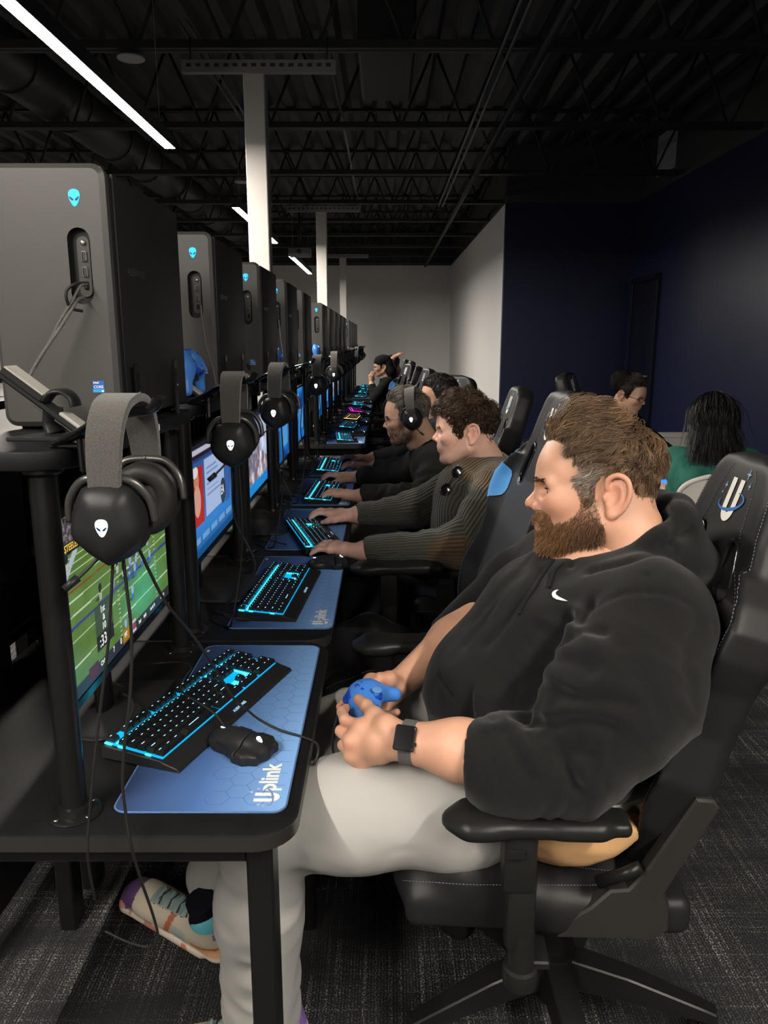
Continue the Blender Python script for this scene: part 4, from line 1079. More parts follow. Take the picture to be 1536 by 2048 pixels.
for i, y in enumerate(STN):
    near = i < 5; k = i if near else 4
    def put(o, lab, loc, rz=0.0, grp=None):
        if i == 0: c = o; c['label'] = lab; c.location = loc; c.rotation_euler = (0, 0, rz)
        else: c = dup(o, lab, loc, rz)
        if grp: c['group'] = grp
        return c
    where = {0: 'nearest the camera', 1: 'second from the camera', 2: 'third from the camera', 3: 'fourth from the camera', 4: 'fifth from the camera'}.get(i, nth(i) + ' from the camera')
    put(desk0, f'black gaming desk with raised shelf on posts, {where}', (0, y, 0), 0, 'gaming desks in a row')
    xs_ = -0.44 - TW / 2
    put(tower0, f'dark PC tower with glowing blue alien-head badge, {nth(i)} in the row of towers', (xs_, y + 0.28, SHZ + 0.006), 0, 'PC towers on the raised shelves')
    ox, oy = padoff[k]
    put(pad0, f'blue mouse mat with white lettering on the desk {where}', (-0.290 + ox, y + PITCH_Y / 2 + 0.01 + oy, DESK_Z + 0.0002), 0, 'blue mouse mats')
    kx, ky, kr = KBD[k] if near else (-0.28, 0.34 + 0.05 * sin(i * 2.3), radians(90 + 6 * sin(i * 1.7)))
    z_on = DESK_Z + 0.0040
    if near and i < 2:
        kb = make_keyboard(f'black keyboard with cyan key lighting on the desk {where}', 'cyan', True)
    else:
        g = glows[i]
        lab = f'black keyboard with {g} key lighting on the desk {where}'
        if g not in kb_far: kb = make_keyboard(lab, g, False); kb_far[g] = kb
        else: kb = dup(kb_far[g], lab)
    kb.location = (kx, y + ky, z_on); kb.rotation_euler = (0, 0, kr); kb['group'] = 'backlit keyboards'
    mx_, my_, mr_ = MSE[k]
    put(mouse0, f'black gaming mouse on the blue mat {where}', (mx_, y + my_, z_on), mr_, 'gaming mice')
    put(head0, f'black headset with charcoal fabric band hanging from the shelf hook, {nth(i)} from the camera', (-0.345, y + 0.012, 1.387), radians((0, 4, -3, 5, -2)[i % 5]), 'headsets hanging from the shelves') if i not in (3, 11) else None
    # monitor and its picture
    mo = put(mon0, ['monitor showing a football video game', 'monitor showing a red figure beside a pale menu', 'monitor showing pale blue mountains in a game', 'monitor showing blue and white panels, fourth from the camera'][i] if i < 4 else f'monitor with a bluish picture, {nth(i)} from the camera', (-0.495, y + 0.40, 0), 0, 'monitors under the shelves')
    img = pic_football() if i == 0 else pic_shop() if i == 1 else pic_scene(5) if i in (2, 7, 8) else pic_blue(i)
    # picture goes on after all copies exist
    mo['pic'] = i
    PICS = globals().setdefault('PICS', {}); PICS[i] = (mo, img)
    st_ = put(stand0, f'black controller stand with grey ribbed rests on the shelf before the {nth(i)} tower', (-0.500, y + 0.165, SHZ), radians(0), 'controller stands on the shelves')
    if i in (1, 3, 5):
        c = ctrl0 if i == 1 else copy_tree(ctrl0)
        c['label'] = f'blue game controller resting on the stand before the {nth(i)} tower'; c['group'] = 'blue controllers on stands'
        yl, zl = np.array((-0.34, 0.0, 0.94)), np.array((0.94, 0.0, 0.34)); xl = np.cross(yl, zl)
        c.matrix_world = Matrix(((xl[0], yl[0], zl[0], -0.480), (xl[1], yl[1], zl[1], y + 0.165), (xl[2], yl[2], zl[2], SHZ + 0.082), (0, 0, 0, 1)))
for ch in list(desk0.children):                        # the first desk's added light-blocking panel leaves a gap at its far end
    if ch.name.startswith('light_block'): ch.scale = (1, 0.82, 1)
for i, (mo, img) in PICS.items():
    sc_ = obj('screen', screen_mesh(img), M_screen, mo); del mo['pic']
    if i == 0:
        for s_, sz, yy, zz, col in (('1st', 0.018, 0.245, 0.66, 'w'), ('&', 0.016, 0.262, 0.71, 'w'), ('10', 0.018, 0.252, 0.765, 'w'), (':33', 0.028, 0.222, 0.855, 'w'), ('CHI', 0.012, 0.215, 0.965, 'w'), ('7', 0.014, 0.33, 0.965, 'w'), ('0', 0.017, 0.40, 0.968, 'w'), ('PIT', 0.012, 0.445, 0.955, 'w'), ('2nd', 0.010, 0.60, 0.970, 'w'), ('0:03', 0.010, 0.66, 0.970, 'w'), ('1st & 10', 0.010, 0.74, 0.970, 'w'), ('ON 33', 0.010, 0.88, 0.970, 'w'), ('STEELERS', 0.016, 0.02, 0.185, 'y')):
            tm = text_mesh(s_, sz, 0.0002, 0.0001); tm.transform(Matrix.Translation((0.0009, -MW / 2 + yy * MW, MZ0 + MH - zz * MH)) @ Matrix.Rotation(pi / 2, 4, 'Z') @ FRONT)
            obj('screen_lettering', tm, mat('screen_white', (0.5, 0.5, 0.5), 0.4, emit=(0.6, 0.62, 0.6), estr=1.0) if col == 'w' else mat('screen_yellow', (0.4, 0.3, 0.05), 0.4, emit=(0.75, 0.5, 0.08), estr=1.0), sc_)
    if i == 1:
        for s_, sz, yy, zz in (('EA', 0.040, 0.70, 0.63),):
            tm = text_mesh(s_, sz, 0.0004, 0.0001); tm.transform(Matrix.Translation((0.0009, -MW / 2 + yy * MW, MZ0 + MH - zz * MH)) @ Matrix.Rotation(pi / 2, 4, 'Z') @ FRONT)
            obj('screen_lettering', tm, MATS['screen_white'], sc_)

# ---- cords of the first stations
def cord(name, label, pts, r, m=None, group=None):
    bm = B(); hang_cable(bm, pts, r); return tag(obj(name, bm, m or M_cable), label, 'cable', group)
H0 = (-0.345, 1.022, 1.19)
cord('headset_cable', 'black cord falling from nearest headset past desk edge, leftmost', [P(226, 1104, 0.952), P(222, 1200, 0.955), P(215, 1300, 0.96), P(200, 1420, 0.965), P(187, 1540, 0.97), P(178, 1640, 0.975), P(176, 1720, 0.98), P(190, 1800, 1.05)], 0.0021)
pts = [P(244, 1100, 0.955), P(254, 1180, 0.96), P(263, 1270, 0.965), P(261, 1380, 0.97), P(250, 1480, 0.975), P(245, 1560, 0.98), P(252, 1630, 0.985), P(262, 1690, 0.985), P(282, 1760, 1.02), P(306, 1830, 1.10), P(316, 1875, 1.16), P(300, 1893, 1.18), P(258, 1885, 1.18), P(210, 1862, 1.18)]
cord('headset_cable', 'long black cord from nearest headset dangling below the desk in a hook', pts, 0.0023)
cord('controller_cable', 'black cord from nearest headset hook across the keyboard to the desk edge', [P(268, 1075, 1.02), P(300, 1145, 1.06), P(335, 1210, 1.12), P(385, 1270, 1.20), P(430, 1338, 1.28), P(470, 1400, 1.31), np.array((-0.262, 1.36, 0.768)), P(520, 1440, 1.335), P(560, 1460, 1.315), P(600, 1472, 1.30), P(632, 1486, 1.28), P(636, 1505, 1.26), P(628, 1530, 1.25)], 0.0024)
cord('usb_cable', 'braided grey cable from first tower port to the controller stand, lower one', [P(168, 596, 1.285), P(155, 600, 1.265), P(138, 628, 1.255), P(112, 668, 1.245), P(80, 715, 1.235), P(58, 755, 1.225), P(52, 775, 1.215), P(62, 800, 1.205), P(90, 825, 1.20), P(130, 852, 1.19), P(150, 868, 1.185)], 0.0028, M_braid)
cord('usb_cable', 'braided grey cable from first tower port, upper one', [P(176, 568, 1.285), P(160, 573, 1.262), P(146, 600, 1.258), P(120, 642, 1.25), P(96, 690, 1.243), P(70, 735, 1.235)], 0.0024, M_braid)
cord('usb_cable', 'short black loop of cable at the first tower ports', [P(176, 566, 1.285), P(150, 568, 1.255), P(134, 580, 1.25), P(133, 598, 1.25), P(142, 616, 1.26), P(165, 622, 1.275)], 0.0026, M_cable)
cord('usb_cable', 'thin grey cable hanging from the second tower ports', [P(402, 612, 2.045), P(404, 640, 2.03), P(412, 690, 2.02), P(425, 735, 2.0), P(432, 770, 1.98)], 0.0026, M_braid)
cord('usb_cable', 'thin grey cable hanging from the fourth tower ports', [P(558, 640, 3.58), P(561, 670, 3.56), P(566, 705, 3.55), P(570, 740, 3.54)], 0.003, M_braid)
for j, y in enumerate(STN[1:5]):
    lab = ('second', 'third', 'fourth', 'fifth')[j]
    for q in range(2):
        dx = 0.012 * q
        cord('headset_cable', f'black cord hanging from the {lab} headset hook, {"inner" if q else "outer"} one', [(-0.340 - dx, y + 0.0, 1.20), (-0.335 - 2 * dx, y - 0.01 + 0.03 * q, 1.05), (-0.350 + 3 * dx, y + 0.02, 0.92), (-0.37 - 3 * dx, y + 0.05 * q, 0.80), (-0.40 + 4 * dx, y + 0.08 + 0.05 * q, 0.7475), (-0.46, y + 0.14 + 0.06 * q, 0.7445)], 0.0023)
    cord('keyboard_cable', f'keyboard cable curving over the {lab} desk towards the monitor', [(-0.375, y + 0.36, 0.765), (-0.40, y + 0.355, 0.750), (-0.44, y + 0.34, 0.7475), (-0.50, y + 0.30, 0.7465), (-0.58, y + 0.31, 0.7465)], 0.0024)
cord('mouse_cable', 'mouse cord looping over the nearest keyboard', [P(448, 1452, 1.30), P(432, 1430, 1.315), P(405, 1410, 1.33), P(375, 1392, 1.345), P(360, 1375, 1.38), P(372, 1350, 1.45), P(382, 1335, 1.50), P(360, 1325, 1.53), P(320, 1326, 1.54), P(285, 1330, 1.56)], 0.0019)
cord('keyboard_cable', 'keyboard cord running behind the nearest keyboard under the screen', [P(322, 1406, 1.43), P(290, 1404, 1.46), P(262, 1395, 1.47), P(246, 1375, 1.50), P(215, 1362, 1.53)], 0.0026)
cord('monitor_cable', 'cable lying in an arc under the football monitor', [P(160, 1478, 1.30), P(200, 1480, 1.29), P(240, 1462, 1.31), P(262, 1430, 1.35), P(264, 1400, 1.39), P(240, 1385, 1.45)], 0.0026)

# ---- the row back to back with this one, glimpsed past the posts
for k in range(2):
    o = dup(desk0, ['black desk of the row back to back, glimpsed past the nearest post', 'black desk of the row back to back, farther one'][k], (-1.80, 2.10 + PITCH_Y * k, 0), pi, 'gaming desks in a row')
kb = dup(kb_far['cyan'], 'cyan-lit keyboard on the desk behind, glimpsed past the nearest post', (-1.13, 2.22, DESK_Z + 0.001), radians(-90), 'backlit keyboards')
bm = B(); bx(bm, (0, 0, 0.0005), (0.21, 0.30, 0.001)); tag(obj('paper_sheet', bm, M_white_print), 'white paper sheet on the desk behind, glimpsed past the nearest post', 'paper').location = (-1.18, 1.93, DESK_Z + 0.0005)
# ================================================================== gaming chairs (local: faces -x, origin on the floor under the column)
M_leather = mat('black_seat_leather', (0.020, 0.0195, 0.0195), 0.42, bump=(700, 0.12), var=(4, 0.15))
M_leather_soft = mat('charcoal_seat_fabric', (0.040, 0.040, 0.043), 0.62, bump=(800, 0.12))
M_blue_panel = mat('blue_seat_panel', (0.05, 0.26, 0.62), 0.65, bump=(500, 0.3))
M_thread = mat('grey_thread', (0.13, 0.14, 0.19), 0.7)
M_chair_plastic = mat('chair_black_plastic', (0.012, 0.0118, 0.0115), 0.36, spec=0.3, bump=(900, 0.08))
M_chair_metal = mat('chair_dark_metal', (0.009, 0.0088, 0.0086), 0.34)
M_bracket = mat('recliner_cover_grey', (0.020, 0.019, 0.018), 0.55)
M_orbit = mat('orbit_blue', (0.02, 0.14, 0.42), 0.4)
M_star = mat('star_pale_blue', (0.25, 0.50, 0.75), 0.5)
LEAN, BX, BZ, BTOP = radians(17), 0.132, 0.53, 0.755
def back_half(h):
    return np.interp(h, [-0.03, 0.02, 0.10, 0.20, 0.29, 0.37, 0.43, 0.48, 0.52, 0.56, 0.61, 0.67, 0.71, 0.737, 0.755], [0.17, 0.215, 0.250, 0.268, 0.250, 0.250, 0.268, 0.266, 0.236, 0.186, 0.158, 0.146, 0.132, 0.108, 0.05])
def back_to_chair(V):
    """back coordinates (depth forward, side, height) -> chair"""
    d, s, h = V[:, 0], V[:, 1], V[:, 2]
    cl, sl = cos(LEAN), sin(LEAN)
    return np.stack([BX + h * sl - d * cl, s, BZ + h * cl + d * sl], 1)
def wing(h): return 0.030 + 0.050 * np.exp(-((h - 0.17) / 0.13) ** 2) + 0.034 * np.exp(-((h - 0.45) / 0.10) ** 2)
def make_backrest(t):
    f = Field((-0.10, -0.31, -0.06), (0.16, 0.31, 0.88), 0.007)
    def slab_(X, Y, Z):
        w_ = back_half(Z); s = np.abs(Y)
        e = np.clip((s - (w_ - 0.085)) / 0.085, 0, 1)
        fwd = wing(Z) * e * e * np.where(Z < 0.56, 1, 0.25)           # side wings come forward
        mid = fwd * 0.55 + 0.012 * np.sin(np.clip(Z, 0, 0.6) * 5.2)
        th = 0.040 + 0.30 * fwd
        dd = np.abs(X - mid) - (th - 0.028); ds = (s - w_ + 0.028) * 0.92; dz = np.maximum(Z - BTOP + 0.028, -0.02 - Z + 0.028)
        q0, q1, q2 = np.maximum(dd, 0), np.maximum(ds, 0), np.maximum(dz, 0)
        return np.sqrt(q0 ** 2 + q1 ** 2 + q2 ** 2) + np.minimum(np.maximum(np.maximum(dd, ds), dz), 0) - 0.028
    f.put(slab_, (-0.09, -0.30, -0.05), (0.15, 0.30, 0.87))
    for sg in (-1, 1):                                                   # the two slanted openings under the head
        f.cap((-0.2, sg * 0.078, 0.575), (0.2, sg * 0.078, 0.575), 0.019, sub=True); f.cap((-0.2, sg * 0.096, 0.510), (0.2, sg * 0.096, 0.510), 0.028, sub=True)
        c, s_ = cos(0.28 * sg), sin(0.28 * sg)
        f.box((0, sg * 0.087, 0.543), (0.2, 0.021, 0.036), 0.0, R=[[1, 0, 0], [0, c, s_], [0, -s_, c]], sub=True)
        f.cap((0.2, sg * 0.150, 0.05), (0.055, sg * 0.165, 0.50), 0.0001, sub=True)
    V, Q = f.mesh(); V = relax(V, Q, 2)
    Vc = back_to_chair(V); h = V[:, 2]; s = np.abs(V[:, 1]); w_ = back_half(h)
    rim = sstep(0.105, 0.095, w_ - s + 0.06 * 0)                         # 1 near the side
    soft = ((w_ - s) > 0.075) & (V[:, 0] > 0) & (h < 0.50)
    C = np.where(soft[:, None], np.array((0.036, 0.036, 0.040)), np.array((0.0125, 0.0122, 0.0125)))
    blue = (V[:, 0] > 0.02) & (h > 0.415 - (w_ - s) * 0.9) & (h < 0.515 - (w_ - s) * 0.25) & (w_ - s < 0.085)
    blue &= (h > 0.405)
    me = mesh_np('backrest', Vc, Q[:, ::-1]); set_col(me, C); bo = obj('backrest', me, mat('seat_cover', (0.02, 0.02, 0.02), 0.46, attr='tint', bump=(700, 0.12)), t)
    # blue shoulder panels as thin covers lying on the wings
    # seam stitching down the front of each wing and round the head
    tree = __import__('mathutils').bvhtree.BVHTree.FromPolygons([Vector(v) for v in V], [list(q) for q in Q])
    def front(s, h):
        r = tree.ray_cast(Vector((0.3, s, h)), Vector((-1, 0, 0))); return None if r[0] is None else np.array((r[0].x + 0.0012, s, h))
    N_, M_ = 14, 12; bm = B(); gv = {}
    for i in range(N_ + 1):
        for j in range(M_ + 1):
            b_ = j / M_; a_ = i / N_ * (1 - 0.30 * abs(2 * b_ - 1) ** 5); hh = (0.398 + 0.035 * a_) + b_ * ((0.512 - 0.020 * a_) - (0.398 + 0.035 * a_)); ss = back_half(hh) - 0.005 - a_ * 0.080
            q = front(ss, hh); gv[i, j] = bm.verts.new(back_to_chair(np.array([q + np.array((0.0012, 0, 0))]))[0])
    for i in range(N_):
        for j in range(M_): bm.faces.new((gv[i, j], gv[i + 1, j], gv[i + 1, j + 1], gv[i, j + 1])).smooth = True
    bmesh.ops.recalc_face_normals(bm, faces=bm.faces); obj('shoulder_panel', bm, M_blue_panel, bo)
    for sg in (-1, 1):
        for off in (0.012, 0.074):
            pts = [front(sg * (back_half(hh) - off), hh) for hh in np.linspace(0.02, 0.725, 120)]; pts = [p for p in pts if p is not None]
            pts = [p for k, p in enumerate(pts) if k == 0 or abs(p[0] - pts[k - 1][0]) < 0.03]
            bm = B()
            for k in range(len(pts) - 1):
                a, b_ = pts[k], pts[k] + (pts[k + 1] - pts[k]) * 0.62
                q = back_to_chair(np.array([a, b_])); tube(bm, q, 0.0008, 3)
            o = obj('stitching', bm, M_thread, bo); o['kind'] = 'stuff'
    # plastic bezels round the openings
    for sg in (-1, 1):
        pts = []
        for (cs, ch, r_, a0, a1) in ((0.078, 0.575, 0.021, 0.0, pi), (0.096, 0.510, 0.030, pi, 2 * pi)):
            for a in np.linspace(a0, a1, 8): pts.append((0.040, sg * cs + r_ * cos(a), ch + r_ * sin(a)))
        bm = B(); tube(bm, back_to_chair(np.array(pts)), 0.0055, 8, closed=True, up=(1, 0, 0)); obj('opening_bezel', bm, M_gloss, bo)
    # emblem on the head
    bm = B(); u_logo(bm, 0.082); e = obj('u_emblem', bm, [M_white_print, M_orbit, M_star], bo)
    p = front(0.0, 0.655); q = back_to_chair(np.array([p + np.array((0.001, 0, 0))]))[0]
    for v in e.data.vertices:                                            # lay it on the curved cover
        b0 = front(-v.co.x, 0.658 + v.co.y)
        b0 = p if b0 is None else b0
        v.co = back_to_chair(np.array([[b0[0] + v.co.z, -v.co.x, 0.658 + v.co.y]]))[0]
def make_chair():
    t = thing('gaming_chair', '', 'chair')
    f = Field((-0.40, -0.33, 0.40), (0.26, 0.33, 0.66), 0.0075)          # seat: cushion with raised side bolsters
    f.box((-0.08, 0, 0.495), (0.235, 0.20, 0.050), 0.04)
    f.cap((-0.285, -0.17, 0.515), (-0.285, 0.17, 0.515), 0.052, k=0.04)
    for sg in (-1, 1):
        f.chain([(-0.285, sg * 0.185, 0.512), (-0.20, sg * 0.215, 0.530), (-0.05, sg * 0.220, 0.482), (0.14, sg * 0.205, 0.455)], [0.056, 0.060, 0.050, 0.042], 0.03)
        f.box((-0.07, sg * 0.222, 0.480), (0.25, 0.045, 0.035), 0.02, 0.03)
    f.cut((0, 0, 0.445), (0, 0, -1))
    V, Q = f.mesh(); V = relax(V, Q, 2); me = mesh_np('seat', V, Q)
    C = np.where(((np.abs(V[:, 1]) < 0.16) & (V[:, 2] > 0.53))[:, None], np.array((0.034, 0.034, 0.038)), np.array((0.0125, 0.0122, 0.0125))); set_col(me, C)
    se = obj('seat', me, MATS['seat_cover'] if 'seat_cover' in MATS else mat('seat_cover', (0.02, 0.02, 0.02), 0.46, attr='tint', bump=(700, 0.12)), t)
    tree = __import__('mathutils').bvhtree.BVHTree.FromPolygons([Vector(v) for v in V], [list(q) for q in Q])
    for sg in (-1, 1):
        for (yo, el) in ((0.255, 0.6), (0.205, 1.4)):
            bm = B(); prev = None
            for xx in np.linspace(-0.325, 0.13, 80):
                d = Vector((0, -sg * cos(el), -sin(el))); o = Vector((xx, sg * yo, 0.535)) - d * 0.3
                r = tree.ray_cast(o, d)
                if r[0] is None: prev = None; continue
                p = np.array(r[0]) + np.array(r[1]) * 0.0008
                if prev is not None: tube(bm, [prev, prev + (p - prev) * 0.62], 0.0008, 3)
                prev = p
            o = obj('stitching', bm, M_thread, se); o['kind'] = 'stuff'
    make_backrest(t)
    bm = B(); bx(bm, (-0.02, 0, 0.428), (0.30, 0.26, 0.034), 0.006); bx(bm, (0.0, 0, 0.395), (0.16, 0.12, 0.04), 0.01); tube(bm, [(-0.04, 0.06, 0.41), (-0.04, 0.27, 0.405)], 0.006, 8); bx(bm, (-0.04, 0.285, 0.405), (0.035, 0.05, 0.012), 0.004); obj('tilt_mechanism', bm, M_chair_metal, t)
    bm = B(); lathe(bm, [(0.0005, 0.06), (0.032, 0.06), (0.032, 0.24), (0.026, 0.242), (0.026, 0.40), (0.0005, 0.40)], 20); obj('gas_column', bm, M_chair_metal, t, 40)
    bm = B(); lathe(bm, [(0.0005, 0.105), (0.048, 0.105), (0.055, 0.130), (0.048, 0.185), (0.0005, 0.185)], 20); hub = obj('base_hub', bm, M_chair_metal, t, 40)
    for k in range(5):
        a = radians(-86 + 72 * k); ca, sa = cos(a), sin(a)
        bm = B(); rings = []
        for (r_, w_, z0, z1) in ((0.03, 0.034, 0.115, 0.180), (0.16, 0.030, 0.108, 0.160), (0.31, 0.022, 0.092, 0.120), (0.335, 0.020, 0.088, 0.112)):
            ring = []
            for (q, z) in ((-w_, z0), (w_, z0), (w_ * 0.8, z1), (-w_ * 0.8, z1)): ring.append(bm.verts.new((r_ * ca - q * sa, r_ * sa + q * ca, z)))
            rings.append(ring)
        for i in range(3):
            for j in range(4): bm.faces.new((rings[i][j], rings[i][(j + 1) % 4], rings[i + 1][(j + 1) % 4], rings[i + 1][j]))
        bm.faces.new(rings[0]); bm.faces.new(rings[-1][::-1]); bmesh.ops.recalc_face_normals(bm, faces=bm.faces); bmesh.ops.bevel(bm, geom=bm.edges[:], offset=0.003, segments=1, affect='EDGES')
        sp = obj('base_spoke', bm, M_chair_metal, t)
        c = (0.315 * ca, 0.315 * sa, 0.0); b = a + 0.7 + k
        bm = B()
        for s_ in (-1, 1):
            prof = [(0.0005, -0.009), (0.026, -0.009), (0.031, -0.004), (0.031, 0.004), (0.026, 0.009), (0.0005, 0.009)]
            tw = bmesh.new(); lathe(tw, prof, 20, (0, s_ * 0.016, 0), 'Y'); xform(tw, Matrix.Translation((c[0] + 0.015 * cos(b), c[1] + 0.015 * sin(b), 0.0315)) @ Matrix.Rotation(b, 4, 'Z')); merge(bm, tw)
        tw = bmesh.new(); tube(tw, [(0.034 * cos(q), 0, 0.034 * sin(q)) for q in np.linspace(0.2, pi * 0.9, 9)], 0.007, 6, flat=(2.0, 0.6), up=(0, 1, 0)); xform(tw, Matrix.Translation((c[0] + 0.015 * cos(b), c[1] + 0.015 * sin(b), 0.0315)) @ Matrix.Rotation(b, 4, 'Z')); merge(bm, tw)
        tube(bm, [(c[0], c[1], 0.055), (c[0], c[1], 0.095)], 0.006, 8); obj('caster', bm, M_chair_plastic, sp, 45)
    for sg in (-1, 1):
        ar = obj('armrest_post', arm_post(sg), M_chair_plastic, t, 35)
        f = Field((-0.30, -0.10, 0.66), (0.06, 0.10, 0.76), 0.005)
        f.box((-0.115, 0, 0.706), (0.115, 0.040, 0.014), 0.012); f.ell((-0.205, 0, 0.704), (0.058, 0.046, 0.018), 0.02); f.box((-0.02, 0, 0.705), (0.06, 0.030, 0.012), 0.01, 0.02)
        V, Q = f.mesh(); V = relax(V, Q, 1); V[:, 1] += sg * 0.320; obj('arm_pad', mesh_np('arm_pad', V, Q), M_chair_plastic, ar)
        bm = B(); bx(bm, (-0.145, sg * 0.352, 0.665), (0.030, 0.004, 0.016), 0.001); obj('arm_button', bm, M_gloss, ar)
        # recliner side cover
        bm = B(); prism(bm, [(-0.045, 0.462), (-0.055, 0.448), (0.110, 0.448), (0.135, 0.468), (0.132, 0.520), (0.122, 0.540), (0.200, 0.705), (0.190, 0.720), (0.160, 0.722), (0.085, 0.580), (0.060, 0.548), (0.030, 0.545), (0.000, 0.512), (-0.030, 0.490)], 0.0, 0.030, 0.004, 1)
        xform(bm, Matrix.Translation((0, sg * 0.262 + 0.013, 0)) @ Matrix.Rotation(pi / 2, 4, 'X')); obj('recliner_cover', bm, M_bracket, t, 40)
    bm = B(); tube(bm, [(0.01, -0.270, 0.555), (0.05, -0.285, 0.585), (0.075, -0.287, 0.60)], 0.011, 8); obj('recline_lever', bm, M_chair_metal, t)
    return t
def arm_post(sg):
    bm = B(); y = sg * 0.322
    bx(bm, (-0.135, y, 0.640), (0.056, 0.050, 0.11), 0.010, 2); bx(bm, (-0.130, y, 0.545), (0.050, 0.042, 0.15), 0.012, 2)
    lathe(bm, [(0.0005, 0.385), (0.017, 0.388), (0.028, 0.398), (0.031, 0.415), (0.029, 0.430), (0.023, 0.433), (0.023, 0.50), (0.0005, 0.50)], 18, (-0.125, y, 0))
    bx(bm, (-0.10, sg * 0.20, 0.432), (0.05, 0.25, 0.016), 0.003)
    return bm
chair0 = make_chair()
CHAIRS = [(0.366, 1.42, -2, 'black gaming chair that the bearded man in the hoodie sits on'),
          (0.165, 2.07, 3, 'empty black gaming chair with blue shoulder panels behind the bearded man'),
          (0.330, 2.80, 2, 'black gaming chair under the man in the ribbed sweater'),
          (0.300, 3.62, 0, 'black gaming chair under the man wearing a headset'),
          (0.235, 4.62, 48, 'black gaming chair turned to show its headrest emblem, beside the grey wall'),
          (0.13, 5.75, 4, 'black gaming chair at the sixth desk, seen behind the headset-wearing man'),
          (0.10, 6.50, -6, 'black gaming chair at the seventh desk'), (0.10, 7.35, 14, 'black gaming chair at the eighth desk'),
          (0.02, 8.10, -2, 'black gaming chair at the ninth desk'), (-0.02, 8.90, 20, 'black gaming chair at the tenth desk'),
          (0.03, 10.35, 6, 'black gaming chair under the woman in the knit cap'), (-0.02, 11.15, 5, 'black gaming chair farthest down the row')]
for k, (x, y, a, lab) in enumerate(CHAIRS):
    if k == 0: c = chair0; c['label'] = lab; c.location = (x, y, 0); c.rotation_euler = (0, 0, radians(a))
    else: c = dup(chair0, lab, (x, y, 0), radians(a))
    c['group'] = 'gaming chairs along the desks'
    if k == 1: c.scale = (1, 1, 1.06)
    if k >= 5: c.scale = (1, 1, 0.965)                 # set lower so the arms clear the desk
# ================================================================== people
from mathutils.bvhtree import BVHTree
M_skin = mat('skin', (0.6, 0.36, 0.26), 0.48, attr='tint', bump=(420, 0.10), sss=0.10, spec=0.4)
M_hair = mat('hair', (0.1, 0.06, 0.04), 0.42, attr='tint', spec=0.35)
M_eye = mat('eyeball', (0.62, 0.58, 0.54), 0.2)
M_iris = mat('iris', (0.05, 0.035, 0.02), 0.2)
SKIN = {'fair': (0.535, 0.29, 0.195), 'pale': (0.62, 0.37, 0.285), 'tan': (0.45, 0.245, 0.155), 'olive': (0.50, 0.30, 0.205)}

